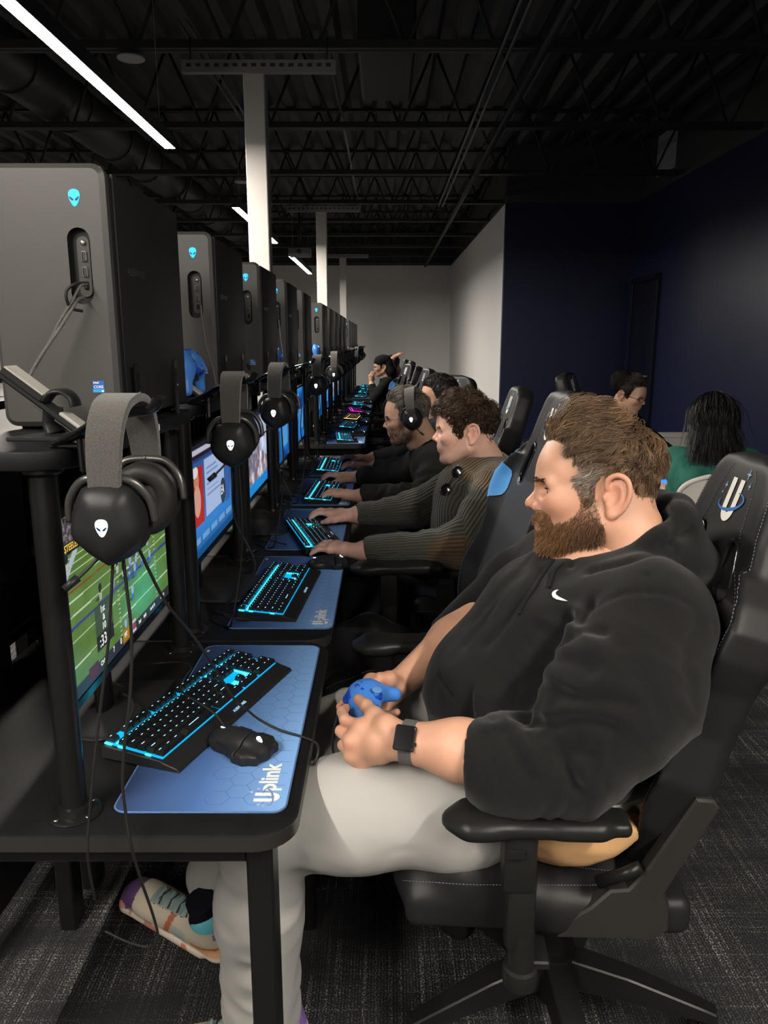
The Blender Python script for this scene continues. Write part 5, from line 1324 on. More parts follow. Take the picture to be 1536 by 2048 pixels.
def frame(fwd, tilt=0.0, roll=0.0):
    """columns forward, left, up; tilt > 0 bows the head"""
    a = radians(fwd); f = np.array((cos(a), sin(a), 0.0)); up = np.array((0, 0, 1.0)); l = np.cross(up, f)
    t = radians(tilt); f2 = f * cos(t) - up * sin(t); u2 = np.cross(f2, l)
    r = radians(roll); l2 = l * cos(r) + u2 * sin(r); u3 = np.cross(f2, l2)
    return np.stack([f2, l2, u3], 1)
SKC, SKR = np.array((0.031, 0.0, 0.056)), np.array((0.108, 0.0785, 0.098))      # skull centre and radii, from the ear line
def head_mesh(h=0.0024, jaw=1.0, nose=1.0, neck=0.066, neck_to=(-0.075, 0.0, -0.20), eye_open=0.0056, female=False):
    """head on axes forward x, left y, up z; origin midway between the ears"""
    f = Field((-0.16, -0.115, -0.235), (0.185, 0.115, 0.175), h)
    f.ell(SKC, SKR)
    f.ell((0.072, 0, -0.010), (0.070, 0.062, 0.092), 0.03)
    f.ell((0.100, 0, 0.045), (0.040, 0.058, 0.045), 0.02)                    # forehead
    for s in (-1, 1):
        f.cap((0.016, s * 0.056, -0.052), (0.088, s * 0.026 * jaw, -0.096), 0.020, 0.019, 0.03)     # jaw
        f.ell((0.094, s * 0.046, -0.014), (0.030, 0.022, 0.024), 0.02)                               # cheekbone
        f.cap((0.1335, s * 0.012, 0.0245), (0.114, s * 0.052, 0.020), 0.0095, 0.009, 0.016)           # brow
    f.ell((0.112, 0, -0.098), (0.024, 0.026, 0.020), 0.025)                   # chin
    f.ell((0.116, 0, -0.052), (0.026, 0.032, 0.026), 0.02)                    # mouth barrel
    for s in (-1, 1): f.ell((0.128, s * 0.037, 0.008), (0.022, 0.018, 0.0145), 0.012, sub=True)      # eye socket
    f.cap((0.133, 0, 0.012), (0.152 * nose, 0, -0.014), 0.0070, 0.0095, 0.010)     # nose
    f.ell((0.151 * nose, 0, -0.0195), (0.0125, 0.0105, 0.0088), 0.007)
    for s in (-1, 1): f.ell((0.138, s * 0.0125, -0.025), (0.0115, 0.0085, 0.0085), 0.007); f.ell((0.1425, s * 0.0075, -0.0325), (0.006, 0.004, 0.004), 0.003, sub=True)
    f.cap((0.136, -0.010, -0.049), (0.136, 0.010, -0.049), 0.0062, k=0.008); f.cap((0.128, -0.022, -0.052), (0.128, 0.022, -0.052), 0.006, k=0.008)
    f.cap((0.134, -0.010, -0.0625), (0.134, 0.010, -0.0625), 0.0068, k=0.008)
    f.cap((0.150, 0, -0.0560), (0.128, 0.024, -0.0575), 0.0016, k=0.003, sub=True); f.cap((0.150, 0, -0.0560), (0.128, -0.024, -0.0575), 0.0016, k=0.003, sub=True)
    for s in (-1, 1):                                                        # eyelids with a slit
        f.ell((0.1090, s * 0.034, 0.008), (0.0155, 0.0175, 0.0140), 0.004)
        f.ell((0.1225, s * 0.0375, 0.0058), (0.0130, 0.0145, eye_open), 0.0015, sub=True)
    f.cap((-0.012, 0, -0.045), neck_to, neck, neck * 1.08, 0.035)              # neck
    if not female: f.ell((0.030, 0, -0.128), (0.030, 0.030, 0.030), 0.03)
    for s in (-1, 1):                                                        # ears
        y = s * 0.0800; R = np.array([[0.96, s * -0.26, 0.0], [s * 0.26, 0.96, 0.0], [0, 0, 1]]) @ np.array([[0.97, 0, 0.22], [0, 1, 0], [-0.22, 0, 0.97]])
        f.ell((-0.004, y, 0.002), (0.022, 0.0075, 0.034), 0.008, R=R)
        f.ell((0.003, y + s * 0.008, -0.001), (0.0125, 0.0085, 0.020), 0.004, R=R, sub=True)
        rim = [(0.014, 0.004, 0.012), (0.012, 0.008, 0.028), (-0.004, 0.013, 0.036), (-0.020, 0.016, 0.028), (-0.026, 0.016, 0.008), (-0.021, 0.012, -0.014), (-0.010, 0.007, -0.030), (0.004, 0.003, -0.036)]
        rim = catmull([(a, s * (0.076 + b_), c) for a, b_, c in rim], 3)
        f.chain(rim, 0.0042, 0.004); f.ell((0.004, s * 0.080, -0.033), (0.009, 0.0055, 0.010), 0.006); f.ell((0.017, s * 0.0795, -0.004), (0.005, 0.005, 0.007), 0.005)
    V, Q = f.mesh()
    return relax(V, Q, 1, 0.35), Q
def in_poly(x, z, poly):
    c = np.zeros(len(x), bool); n = len(poly)
    for i in range(n):
        (x1, z1), (x2, z2) = poly[i], poly[(i + 1) % n]
        m = ((z1 > z) != (z2 > z)) & (x < (x2 - x1) * (z - z1) / (z2 - z1 + 1e-12) + x1); c ^= m
    return c
HAIR_POLY = [(0.175, 0.125), (0.140, 0.098), (0.112, 0.100), (0.080, 0.084), (0.066, 0.050), (0.056, 0.012), (0.050, -0.012), (0.034, -0.012), (0.032, 0.022), (0.016, 0.046), (-0.012, 0.050), (-0.034, 0.030), (-0.044, 0.004), (-0.058, -0.014), (-0.100, -0.030), (-0.2, -0.025), (-0.2, 0.25), (0.175, 0.25)]
BEARD_POLY = [(0.056, 0.010), (0.060, -0.030), (0.078, -0.048), (0.105, -0.058), (0.112, -0.040), (0.128, -0.030), (0.170, -0.030), (0.170, -0.0505), (0.132, -0.0505), (0.130, -0.072), (0.170, -0.072), (0.170, -0.14), (0.075, -0.135), (0.030, -0.108), (0.012, -0.070), (0.026, -0.030), (0.034, 0.0)]
def skin_tint(V, base, beard=None, hair=None, flush=1.0):
    base = np.array(base); C = np.repeat(base[None], len(V), 0)
    n = fbm(V * 55, 3, 2); C = C * (1 + 0.06 * n[:, None])
    def red(c, r, a):
        g = np.exp(-(((V - np.array(c)) / np.array(r)) ** 2).sum(1)) * a * flush
        return g[:, None] * (np.array((1.02, 0.62, 0.58)) - 1)
    m = np.zeros_like(C)
    for s in (-1, 1): m += red((0.10, s * 0.045, -0.020), (0.03, 0.03, 0.025), 0.42) + red((0, s * 0.088, 0), (0.04, 0.02, 0.05), 0.42)
    m += red((0.150, 0, -0.020), (0.02, 0.02, 0.018), 0.5) + red((0.13, 0, -0.057), (0.02, 0.025, 0.008), 0.55) + red((0.12, 0, 0.09), (0.03, 0.06, 0.03), 0.3)
    for s in (-1, 1): m += red((0.128, s * 0.034, -0.004), (0.012, 0.018, 0.008), 0.5)
    C = C * (1 + m)
    if hair is not None:
        k = in_poly(V[:, 0], V[:, 2], HAIR_POLY) & (np.abs(V[:, 1]) < 0.0795) & ((V[:, 2] > 0.0) | (V[:, 0] > 0)); kk = k.astype(float)[:, None]; C = C * (1 - 0.96 * kk) + np.array(hair) * 0.7 * 0.96 * kk
    if beard is not None:
        col, amt = beard
        k = (in_poly(V[:, 0], V[:, 2], BEARD_POLY) * amt)[:, None]; C = C * (1 - k) + np.array(col) * k
    return C
def to_world(V, E, R, s): return np.asarray(E) + (V * s) @ R.T
def grow_hair(V, Q, n, length, col, seed=0, lift=(0.05, 0.24), wave=0.35, poly=HAIR_POLY, crown=(-0.055, 0.0, 0.145), grey=None, rad=0.0007, M=8, curl=0.0, fall=0.0, lock=22, gather=0.55, back=None, quiff=0.0):
    """strands that leave the crown and follow the skull; lengths in head metres"""
    w_ = lambda p: (in_poly(p[:, 0], p[:, 2], poly) & (np.abs(p[:, 1]) < 0.081)).astype(float)
    p, N = sample_surface(V, Q, n, w_, seed); r = np.random.default_rng(seed)
    cl = np.stack([vnoise(p * 60, seed + q) for q in range(4)], 1)           # coherent locks
    rel = (p - SKC) / SKR; L_ = length(p) * (0.75 + 0.5 * r.random(n)) * (1 + 0.2 * cl[:, 3])
    path = np.zeros((n, M, 3)); path[:, 0] = p - N * 0.001
    cr = np.array(crown)
    lf = lift[0] + (lift[1] - lift[0]) * np.clip(0.5 + 0.45 * cl[:, 0] + 0.25 * r.standard_normal(n), 0, 1.3)
    top = sstep(-0.2, 0.75, rel[:, 2]); lf = lf * (0.35 + 0.65 * top) * (1 + (quiff * sstep(0.05, 0.11, p[:, 0])))
    ph = r.random(n) * 0.5 + cl[:, 1] * 3
    q = p.copy(); rho0 = np.linalg.norm(rel, axis=1)
    for k in range(1, M):
        t = k / (M - 1)
        nn = (q - SKC) / SKR ** 2; nn /= np.linalg.norm(nn, axis=1, keepdims=True)
        fl = q - cr; fl = fl - nn * (fl * nn).sum(1, keepdims=True); fl /= np.linalg.norm(fl, axis=1, keepdims=True) + 1e-9
        side = np.cross(nn, fl)
        d = fl + side * (wave * np.sin(ph * 2 + t * 5.0 + cl[:, 2] * 4) + 0.35 * cl[:, 2])[:, None]
        if back is not None: d = np.where((p[:, 0] > back)[:, None], d * np.array((-1, 0.6, -0.6)) + np.array((0, 0, 0.15)), d)
        low = sstep(0.04, -0.01, q[:, 2:3]) * (q[:, 0:1] < 0.02); d = d * (1 - low) + np.array((-0.22, 0, -1.0)) * low
        if fall: d = d + np.array((0, 0, -fall))
        d /= np.linalg.norm(d, axis=1, keepdims=True)
        q = q + d * (L_ / (M - 1))[:, None]
        rr = (q - SKC) / SKR; rho = np.linalg.norm(rr, axis=1)
        want = rho0 + lf * np.sin(np.clip(t * 1.25, 0, 1) * pi / 2)
        qs = SKC + (rr / rho[:, None]) * want[:, None] * SKR
        q = np.where((q[:, 2] > -0.02)[:, None], qs, q)
        off = 0
        if curl: off = curl * t * (side * np.sin(ph * 9 + t * 11)[:, None] + nn * np.cos(ph * 9 + t * 11)[:, None])
        path[:, k] = q + off
    G = max(n // lock, 8); gi = r.choice(n, G, replace=False)
    near = np.zeros(n, int)
    for c0 in range(0, n, 2000): near[c0:c0 + 2000] = ((p[c0:c0 + 2000, None] - p[None, gi]) ** 2).sum(2).argmin(1)
    own = gi[near]; bl = (np.linspace(0, 1, M) ** 1.2 * gather)[None, :, None]
    path = path * (1 - bl) + (path[own] + 0.30 * (p - p[own])[:, None]) * bl
    C = np.array(col)[None] * (0.55 + 0.8 * r.random(n))[:, None] * (0.55 + 0.95 * r.random(n)[own])[:, None] * (1 + 0.3 * cl[:, :1])
    if grey is not None:
        g = np.clip(grey(p) * (0.4 + 1.0 * r.random(n)), 0, 1)[:, None]; C = C * (1 - g) + np.array((0.42, 0.38, 0.34)) * g
    R_ = rad * np.array([1.0, 1.0, 1.0, 1.0, 0.9, 0.75, 0.55, 0.25])[:M][None] * np.ones((n, 1))
    return path, R_, C
def grow_beard(V, Q, n, length, col, seed=3, poly=BEARD_POLY, rad=0.0006):
    r = np.random.default_rng(seed)
    def w_(p):
        j = r.standard_normal((len(p), 2)) * 0.0035; return in_poly(p[:, 0] + j[:, 0], p[:, 2] + j[:, 1], poly).astype(float) * (0.4 + sstep(-0.02, -0.07, p[:, 2]))
    p, N = sample_surface(V, Q, n, w_, seed)
    L_ = length * (0.35 + 0.65 * sstep(-0.01, -0.09, p[:, 2])) * (0.6 + 0.7 * r.random(n)); L_ = np.where(np.abs(p[:, 0] - 0.135) + np.abs(p[:, 2] + 0.04) * 0.3 < 0.02, L_ * 0.7, L_)
    d0 = N * 0.75 + np.array((0.15, 0, -0.8)) + r.standard_normal((n, 3)) * 0.28
    d0 /= np.linalg.norm(d0, axis=1, keepdims=True); d1 = d0 * 0.6 + np.array((0.05, 0, -0.7)) + r.standard_normal((n, 3)) * 0.25; d1 /= np.linalg.norm(d1, axis=1, keepdims=True)
    path = np.stack([p - N * 0.0008, p + d0 * (L_ * 0.4)[:, None], p + d0 * (L_ * 0.4)[:, None] + (d0 + d1) * (L_ * 0.2)[:, None], p + d0 * (L_ * 0.4)[:, None] + (d0 * 0.3 + d1) * (L_ * 0.5)[:, None]], 1)
    front = sstep(0.05, 0.12, p[:, 0])[:, None]
    C = (np.array(col)[None] * (1 - 0.0 * front) + front * np.array((0.10, 0.045, 0.012))) * (0.45 + 0.9 * r.random(n))[:, None]
    return path, rad * np.array([1, 1, 0.8, 0.3])[None] * np.ones((n, 1)), C
def brow_objects(b, E, R, s, parent):
    path, rad, C = b
    for sg in (-1, 1):
        m = np.sign(path[:, 0, 1]) == sg
        if m.any(): hair_object('eyebrow', [(path[m], rad[m], C[m])], E, R, s, parent)
def hair_object(name, sets, E, R, s, parent):
    Vs, Qs, Cs, k = [], [], [], 0
    for path, rad, C in sets:
        V, Q, c = strands(to_world(path.reshape(-1, 3), E, R, s).reshape(path.shape), rad * s, C); Vs.append(V); Qs.append(Q + k); Cs.append(c); k += len(V)
    me = mesh_np(name, np.concatenate(Vs), np.concatenate(Qs)); set_col(me, np.concatenate(Cs)); o = obj(name, me, M_hair, parent); return o
def eyes(E, R, s, parent, gaze=(0.9, 0.0, -0.45)):
    for sg in (-1, 1):
        c = np.array((0.1072, sg * 0.034, 0.0075)); bm = B()
        bmesh.ops.create_uvsphere(bm, u_segments=16, v_segments=10, radius=0.0137 * s)
        for f_ in bm.faces: f_.smooth = True
        o = obj('eye', bm, M_eye, parent); o.matrix_local = Matrix.Translation(Vector(to_world(c[None], E, R, s)[0]))
        lash = [to_world(np.array([[0.1095 + 0.0158 * sqrt(max(1 - ((yy - 0.034) / 0.0182) ** 2 - 0.08, 0.02)), sg * yy, 0.0112 - 9.0 * (yy - 0.036) ** 2]]), E, R, s)[0] for yy in np.linspace(0.0215, 0.0505, 10)]
        ls = obj('lashes', tube(B(), [np.array(q) - to_world(c[None], E, R, s)[0] for q in lash], 0.0011 * s, 5), mat('lash_dark', (0.02, 0.012, 0.008), 0.6), o)
        g = R @ (np.array(gaze) / np.linalg.norm(gaze)); bm = B()
        lathe(bm, [(0.0002, 0.0), (0.0050 * s, -0.0006 * s), (0.0064 * s, -0.0016 * s), (0.0064 * s, -0.003 * s)][::-1], 16)
        i_ = obj('iris', bm, M_iris, o); i_.matrix_local = (Vector((0, 0, 1)).rotation_difference(Vector(g))).to_matrix().to_4x4(); i_.location = Vector(g) * 0.0137 * s
def brows(V, Q, col, n=150, seed=5):
    w_ = lambda p: ((p[:, 0] > 0.105) & (np.abs(p[:, 2] - 0.0255 + (np.abs(p[:, 1]) - 0.03) * 0.06) < 0.0042) & (np.abs(p[:, 1]) > 0.012) & (np.abs(p[:, 1]) < 0.055)).astype(float)
    p, N = sample_surface(V, Q, n, w_, seed); r = np.random.default_rng(seed)
    d = np.stack([-0.4 + 0 * p[:, 0], np.sign(p[:, 1]) * 0.85, 0.25 + 0 * p[:, 0]], 1) + r.standard_normal((n, 3)) * 0.2; L_ = 0.009 * (0.6 + 0.6 * r.random(n))[:, None]
    path = np.stack([p, p + d * L_ * 0.33 + N * 0.0012, p + d * L_ * 0.66 + N * 0.0014, p + d * L_ + N * 0.0008], 1)
    return path, 0.0006 * np.array([1, 1, 0.8, 0.3])[None] * np.ones((n, 1)), np.array(col)[None] * (0.5 + 0.8 * r.random(n))[:, None]

# ---- hands: wrist, palm, five jointed fingers given as points
def hand_field(f, wrist, mcps, fingers, thumb, k=0.010, fr=(0.0094, 0.0088, 0.0076), size=1.0):
    """mcps: four knuckle points; fingers: four lists of the remaining joints; thumb: cmc, mcp, ip, tip"""
    wrist = np.array(wrist)
    for j, m in enumerate(mcps):
        m = np.array(m); base = wrist + (m - wrist) * 0.22
        f.cap(base, m, 0.0150 * size, 0.0112 * size, 0.018)
    for j in range(3): f.cap(np.array(mcps[j]), np.array(mcps[j + 1]), 0.0105 * size, k=0.012); f.cap((wrist + np.array(mcps[j])) / 2, (wrist + np.array(mcps[j + 1])) / 2, 0.0135 * size, k=0.018)
    for j in range(4):
        pts = [np.array(mcps[j])] + [np.array(q) for q in fingers[j]]; sc = size * (1.0, 1.04, 0.98, 0.86)[j]
        r_ = [0.0108 * sc, fr[0] * sc, fr[1] * sc, fr[2] * sc][:len(pts)]
        g = Field(f.lo, f.lo + f.h * (f.n - 1.5), f.h)
        g.chain(pts, r_, 0.003)
        d = g.F; a = f.F; kk = 0.0045; q = np.maximum(kk - np.abs(a - d), 0) / kk; f.F = np.minimum(a, d) - q * q * kk * 0.25
    t = [np.array(q) for q in thumb]
    f.cap(wrist + (t[0] - wrist) * 0.3, t[0], 0.017 * size, 0.0165 * size, 0.016); f.cap(t[0], t[1], 0.0165 * size, 0.0128 * size, 0.012); f.cap(t[1], t[2], 0.0122 * size, 0.0108 * size, 0.005); f.cap(t[2], t[3], 0.0112 * size, 0.0085 * size, 0.005)
    f.cap(t[1], np.array(mcps[0]), 0.009 * size, k=0.018)
def bounds(pts, m): pts = np.array(pts, float); return pts.min(0) - m, pts.max(0) + m
def forearm_hand(elbow, wrist, mcps, fingers, thumb, h=0.0026, r_el=0.046, r_wr=0.027, size=1.0, flat=None, part=0.62):
    """skin from part-way up the forearm to the fingertips"""
    elbow, wrist = np.array(elbow), np.array(wrist); a = elbow + (wrist - elbow) * (1 - part)
    allp = [a, wrist] + list(mcps) + [q for fg in fingers for q in fg] + list(thumb)
    lo, hi = bounds(allp, r_el + 0.02); f = Field(lo, hi, h)
    mid = a + (wrist - a) * 0.45
    f.cap(a, mid, r_el, r_el * 0.80 + r_wr * 0.2, 0.02); f.cap(mid, wrist, r_el * 0.80 + r_wr * 0.2, r_wr, 0.03)
    hand_field(f, wrist, mcps, fingers, thumb, size=size)
    V, Q = f.mesh(); return relax(V, Q, 1, 0.4), Q
def hand_tint(V, base, tips, seed=0):
    C = np.repeat(np.array(base)[None], len(V), 0) * (1 + 0.05 * fbm(V * 60, 3, seed))[:, None]
    for t in tips:
        g = np.exp(-((V - np.array(t)) ** 2).sum(1) / 0.018 ** 2)[:, None] * 0.35; C = C * (1 + g * (np.array((1.02, 0.66, 0.60)) - 1))
    return C

# ---- cloth: distance field, then folds
def folds(V, N, a, b_, amp, freq, rad, seed=0, twist=0.0, ridge=True):
    """rings of soft folds round the limb a-b"""
    a, b_ = np.array(a), np.array(b_); d = b_ - a; L_ = np.linalg.norm(d); d = d / L_
    rel = V - a; t = rel @ d; perp = rel - t[:, None] * d; rr = np.linalg.norm(perp, axis=1)
    m = sstep(-0.05, 0.03, t) * sstep(L_ + 0.05, L_ - 0.03, t) * sstep(rad * 1.5, rad * 1.0, rr)
    p = np.stack([t * freq + twist * (perp[:, 2] * 14), perp[:, 0] * 9, perp[:, 1] * 9 + perp[:, 2] * 9], 1)
    n = vnoise(p, seed) + 0.5 * vnoise(p * np.array((2.1, 1.6, 1.6)), seed + 5)
    if ridge: n = 0.55 - np.abs(n) * 1.3
    return m * amp * n
def groove(V, pts, depth, width, n=8):
    pts = catmull(pts, n); D = np.full(len(V), 9.0)
    for i in range(len(pts) - 1):
        a, b_ = pts[i], pts[i + 1]; d = b_ - a; t = np.clip(((V - a) @ d) / (d @ d + 1e-12), 0, 1); D = np.minimum(D, np.linalg.norm(V - a - t[:, None] * d, axis=1))
    return -depth * np.exp(-(D / width) ** 2)
def cloth(name, f, parent, m, disp=None, tint=None, it=2):
    V, Q = f.mesh(); V = relax(V, Q, it)
    if disp is not None:
        N = normals(V, Q); V = V + N * disp(V, N)[:, None]; V = relax(V, Q, 1, 0.3)
    me = mesh_np(name, V, Q)
    if tint is not None: set_col(me, tint(V))
    return obj(name, me, m, parent), V, Q
def body_object(label, pieces, name='person', group=None):
    """skin of one person: head, arms and the body under the clothes as one mesh object"""
    Vs, Qs, Cs, k = [], [], [], 0
    for V, Q, C in pieces: Vs.append(V); Qs.append(Q + k); Cs.append(C); k += len(V)
    me = mesh_np(name, np.concatenate(Vs), np.concatenate(Qs)); set_col(me, np.concatenate(Cs))
    return tag(obj(name, me, M_skin), label, 'person', group)
def core_body(chains, col, h=0.014):
    pts = [p for c, r in chains for p in c]; lo, hi = bounds(pts, 0.2); f = Field(lo, hi, h)
    for c, r in chains: f.chain([np.array(q) for q in c], r, 0.03)
    V, Q = f.mesh(); return relax(V, Q, 1), Q, np.repeat(np.array(col)[None], len(V), 0)
def drape(tree, outline_uv, lift, name, m, parent, centre=None, res=1):
    """thin patch lying on a surface: outline points as seen through the viewfinder, dropped onto the cloth"""
    C0 = np.array((0, 0, CAM_Z))
    def hit(u, v):
        d = np.array(((u - 768) / FPX, CP + (1024 - v) / FPX * SP, (1024 - v) / FPX * CP - SP)); d /= np.linalg.norm(d)
        r = tree.ray_cast(Vector(C0), Vector(d)); return None if r[0] is None else (np.array(r[0]) + np.array(r[1]) * lift)
    bm = B(); vs_ = []
    for u, v in outline_uv:
        p = hit(u, v)
        if p is not None: vs_.append(bm.verts.new(p))
    f_ = bm.faces.new(vs_); bmesh.ops.triangulate(bm, faces=[f_])
    return obj(name, bm, m, parent)
def surf_pts(tree, uvs, lift):
    C0 = np.array((0, 0, CAM_Z)); out = []
    for u, v in uvs:
        d = np.array(((u - 768) / FPX, CP + (1024 - v) / FPX * SP, (1024 - v) / FPX * CP - SP)); d /= np.linalg.norm(d)
        r = tree.ray_cast(Vector(C0), Vector(d))
        if r[0] is not None: out.append(np.array(r[0]) + np.array(r[1]) * lift)
    return out
# ------------------------------------------------------------------ the bearded man with the controller
M_hoodie = mat('black_fleece', (0.0088, 0.0086, 0.0088), 0.92, bump=(1300, 0.35), var=(240, 0.18), sheen=0.10)
M_trouser = mat('light_grey_cotton', (0.33, 0.325, 0.31), 0.8, bump=(1200, 0.15))
M_tanshirt = mat('tan_jersey', (0.62, 0.36, 0.165), 0.85, bump=(1200, 0.2))
M_string = mat('black_drawstring', (0.010, 0.010, 0.011), 0.8)
def man():
    sk = SKIN['fair']; hc = (0.135, 0.082, 0.045)
    E = P(1229, 992, 1.335); R = frame(164, 1, 12); s = 1.0
    E = E + R[:, 1] * (-0.080)                                    # origin midway between the ears
    Vh, Qh = head_mesh(0.0023, jaw=1.1, nose=1.0, neck=0.070, neck_to=(-0.085, 0, -0.19))
    Ch = skin_tint(Vh, sk, beard=((0.13, 0.062, 0.030), 0.62), hair=hc)
    # arms, measured joints
    el_l, wr_l = np.array((0.295, 1.125, 0.79)), P(806, 1483, 1.205)
    mc_l = [P(722, 1456, 1.236), P(703, 1482, 1.226), P(704, 1508, 1.228), P(722, 1527, 1.236)]
    fi_l = [[P(690, 1440, 1.262), P(684, 1424, 1.298), P(692, 1416, 1.325)], [P(682, 1462, 1.262), P(688, 1456, 1.305), P(706, 1456, 1.335)], [P(686, 1490, 1.268), P(700, 1480, 1.312), P(720, 1474, 1.335)], [P(708, 1512, 1.270), P(722, 1500, 1.305), P(738, 1492, 1.322)]]
    th_l = [P(774, 1452, 1.222), P(750, 1432, 1.262), P(733, 1412, 1.294), P(716, 1398, 1.318)]
    el_r, wr_r = np.array((0.315, 1.745, 0.90)), P(806, 1362, 1.520)
    mc_r = [P(742, 1362, 1.478), P(745, 1384, 1.482), P(752, 1402, 1.482), P(768, 1416, 1.476)]
    fi_r = [[P(712, 1382, 1.452), P(692, 1402, 1.428), P(680, 1414, 1.412)], [P(716, 1404, 1.448), P(722, 1420, 1.418), P(740, 1425, 1.398)], [P(732, 1420, 1.440), P(748, 1430, 1.412), P(766, 1430, 1.398)], [P(760, 1428, 1.430), P(778, 1430, 1.408), P(794, 1424, 1.396)]]
    th_r = [P(792, 1374, 1.478), P(778, 1358, 1.452), P(760, 1357, 1.440), P(744, 1370, 1.428)]
    Va, Qa = forearm_hand(el_l, wr_l, mc_l, fi_l, th_l, 0.0024, 0.051, 0.033, 1.10, part=0.66)
    Vb, Qb = forearm_hand(el_r, wr_r, mc_r, fi_r, th_r, 0.0024, 0.047, 0.031, 1.08, part=0.72)
    Ca = hand_tint(Va, sk, [fi_l[0][0], fi_l[0][2], th_l[3], mc_l[0], mc_l[1]], 1); Cb = hand_tint(Vb, sk, [fi_r[0][2], th_r[3], fi_r[3][2], th_r[2]], 2)
    hip_l, hip_r = (0.36, 1.31, 0.635), (0.36, 1.53, 0.635); kn_l, kn_r = (-0.215, 1.25, 0.602), (-0.20, 1.575, 0.592); an_l, an_r = (-0.250, 1.315, 0.12), (-0.40, 1.622, 0.21)
    core = core_body([([(0.37, 1.42, 0.66), (0.34, 1.42, 0.82), (0.42, 1.42, 1.00), (0.455, 1.42, 1.08)], [0.14, 0.15, 0.13, 0.06]), ([hip_l, kn_l, an_l], [0.08, 0.055, 0.035]), ([hip_r, kn_r, an_r], [0.08, 0.055, 0.035]),
                      ([(0.44, 1.22, 1.0), tuple(el_l), tuple(wr_l)], [0.06, 0.04, 0.022]), ([(0.46, 1.62, 1.0), tuple(el_r), tuple(wr_r)], [0.06, 0.04, 0.022])], sk)
    man = body_object('bearded man in a black hoodie and light grey trousers holding a blue controller', [(to_world(Vh, E, R, s), Qh, Ch), (Va, Qa, Ca), (Vb, Qb, Cb), core])
    # hair, beard, brows
    ln = lambda p: 0.030 + 0.038 * sstep(0.06, 0.13, p[:, 2]) + 0.012 * sstep(0.06, 0.12, p[:, 0])
    grey = lambda p: np.exp(-(((p[:, 0] - 0.045) / 0.028) ** 2 + ((p[:, 2] - 0.038) / 0.024) ** 2)) * 0.7 + 0.02
    hs = grow_hair(Vh, Qh, 13000, ln, hc, 1, (0.02, 0.30), 0.6, grey=grey, back=0.055, rad=0.00058, quiff=0.4, lock=30)
    hair_object('hair', [hs], E, R, s, man)
    hair_object('beard', [grow_beard(Vh, Qh, 9000, 0.0135, (0.15, 0.078, 0.038), rad=0.00042)], E, R, s, man)
    brow_objects(brows(Vh, Qh, (0.055, 0.032, 0.018), 220), E, R, s, man)
    eyes(E, R, s, man)
    # hoodie
    f = Field((-0.02, 0.95, 0.52), (0.70, 1.92, 1.26), 0.0065)
    f.ell((0.305, 1.42, 0.775), (0.225, 0.235, 0.165), 0); f.ell((0.385, 1.42, 0.905), (0.200, 0.245, 0.165), 0.07)
    f.cap((0.435, 1.27, 0.985), (0.445, 1.57, 0.965), 0.098, k=0.07); f.ell((0.40, 1.42, 0.70), (0.16, 0.225, 0.09), 0.06)
    f.chain([(0.445, 1.225, 0.995), (0.385, 1.160, 0.905), (0.300, 1.128, 0.795)], [0.112, 0.116, 0.084], 0.05)          # left sleeve
    cf_l = P(935, 1516, 1.165); f.chain([(0.300, 1.128, 0.795), tuple(P(1010, 1530, 1.145)), tuple(cf_l)], [0.084, 0.076, 0.0565], 0.035)
    f.chain([(0.455, 1.61, 1.00), (0.40, 1.70, 0.95), (0.315, 1.745, 0.905)], [0.11, 0.095, 0.075], 0.05)
    cf_r = P(888, 1283, 1.640); f.chain([(0.315, 1.745, 0.905), tuple(cf_r)], [0.075, 0.052], 0.03)
    # hood pooled round the neck: a thick rolled ring, fuller behind
    ring = [(0.308, 1.42, 1.040), (0.342, 1.350, 1.044), (0.418, 1.312, 1.058), (0.490, 1.318, 1.110), (0.538, 1.368, 1.138), (0.550, 1.42, 1.142), (0.538, 1.472, 1.138), (0.490, 1.522, 1.110), (0.418, 1.528, 1.058), (0.342, 1.490, 1.044), (0.308, 1.42, 1.040)]
    f.chain(ring, [0.024, 0.026, 0.030, 0.033, 0.034, 0.034, 0.034, 0.033, 0.030, 0.026, 0.024], 0.02)
    f.ell((0.552, 1.42, 1.070), (0.062, 0.120, 0.062), 0.04); f.ell((0.595, 1.42, 1.040), (0.045, 0.08, 0.040), 0.04)
    # opening for the neck
    f.cap(tuple(to_world(np.array([[-0.02, 0, -0.03]]), E, R, s)[0]), (0.435, 1.42, 1.06), 0.080, 0.080, sub=True, k=0.01)
    # open cuffs
    d = (np.array(cf_l) - np.array(el_l)); d /= np.linalg.norm(d); f.cap(cf_l + d * 0.03, cf_l - d * 0.045, 0.0525, 0.052, sub=True); f.cut_local = None
    g = f._reg(np.array(cf_l) - 0.11, np.array(cf_l) + 0.11); sl, X, Y, Z = g
    pl = (X - cf_l[0]) * d[0] + (Y - cf_l[1]) * d[1] + (Z - cf_l[2]) * d[2]; f.F[sl] = np.maximum(f.F[sl], np.where(pl > -0.02, pl, -1).astype(np.float32))
    d2 = (np.array(cf_r) - np.array(el_r)); d2 /= np.linalg.norm(d2); g = f._reg(np.array(cf_r) - 0.075, np.array(cf_r) + 0.075); sl, X, Y, Z = g
    pl = (X - cf_r[0]) * d2[0] + (Y - cf_r[1]) * d2[1] + (Z - cf_r[2]) * d2[2]; f.F[sl] = np.maximum(f.F[sl], np.where(pl > -0.02, pl, -1).astype(np.float32))
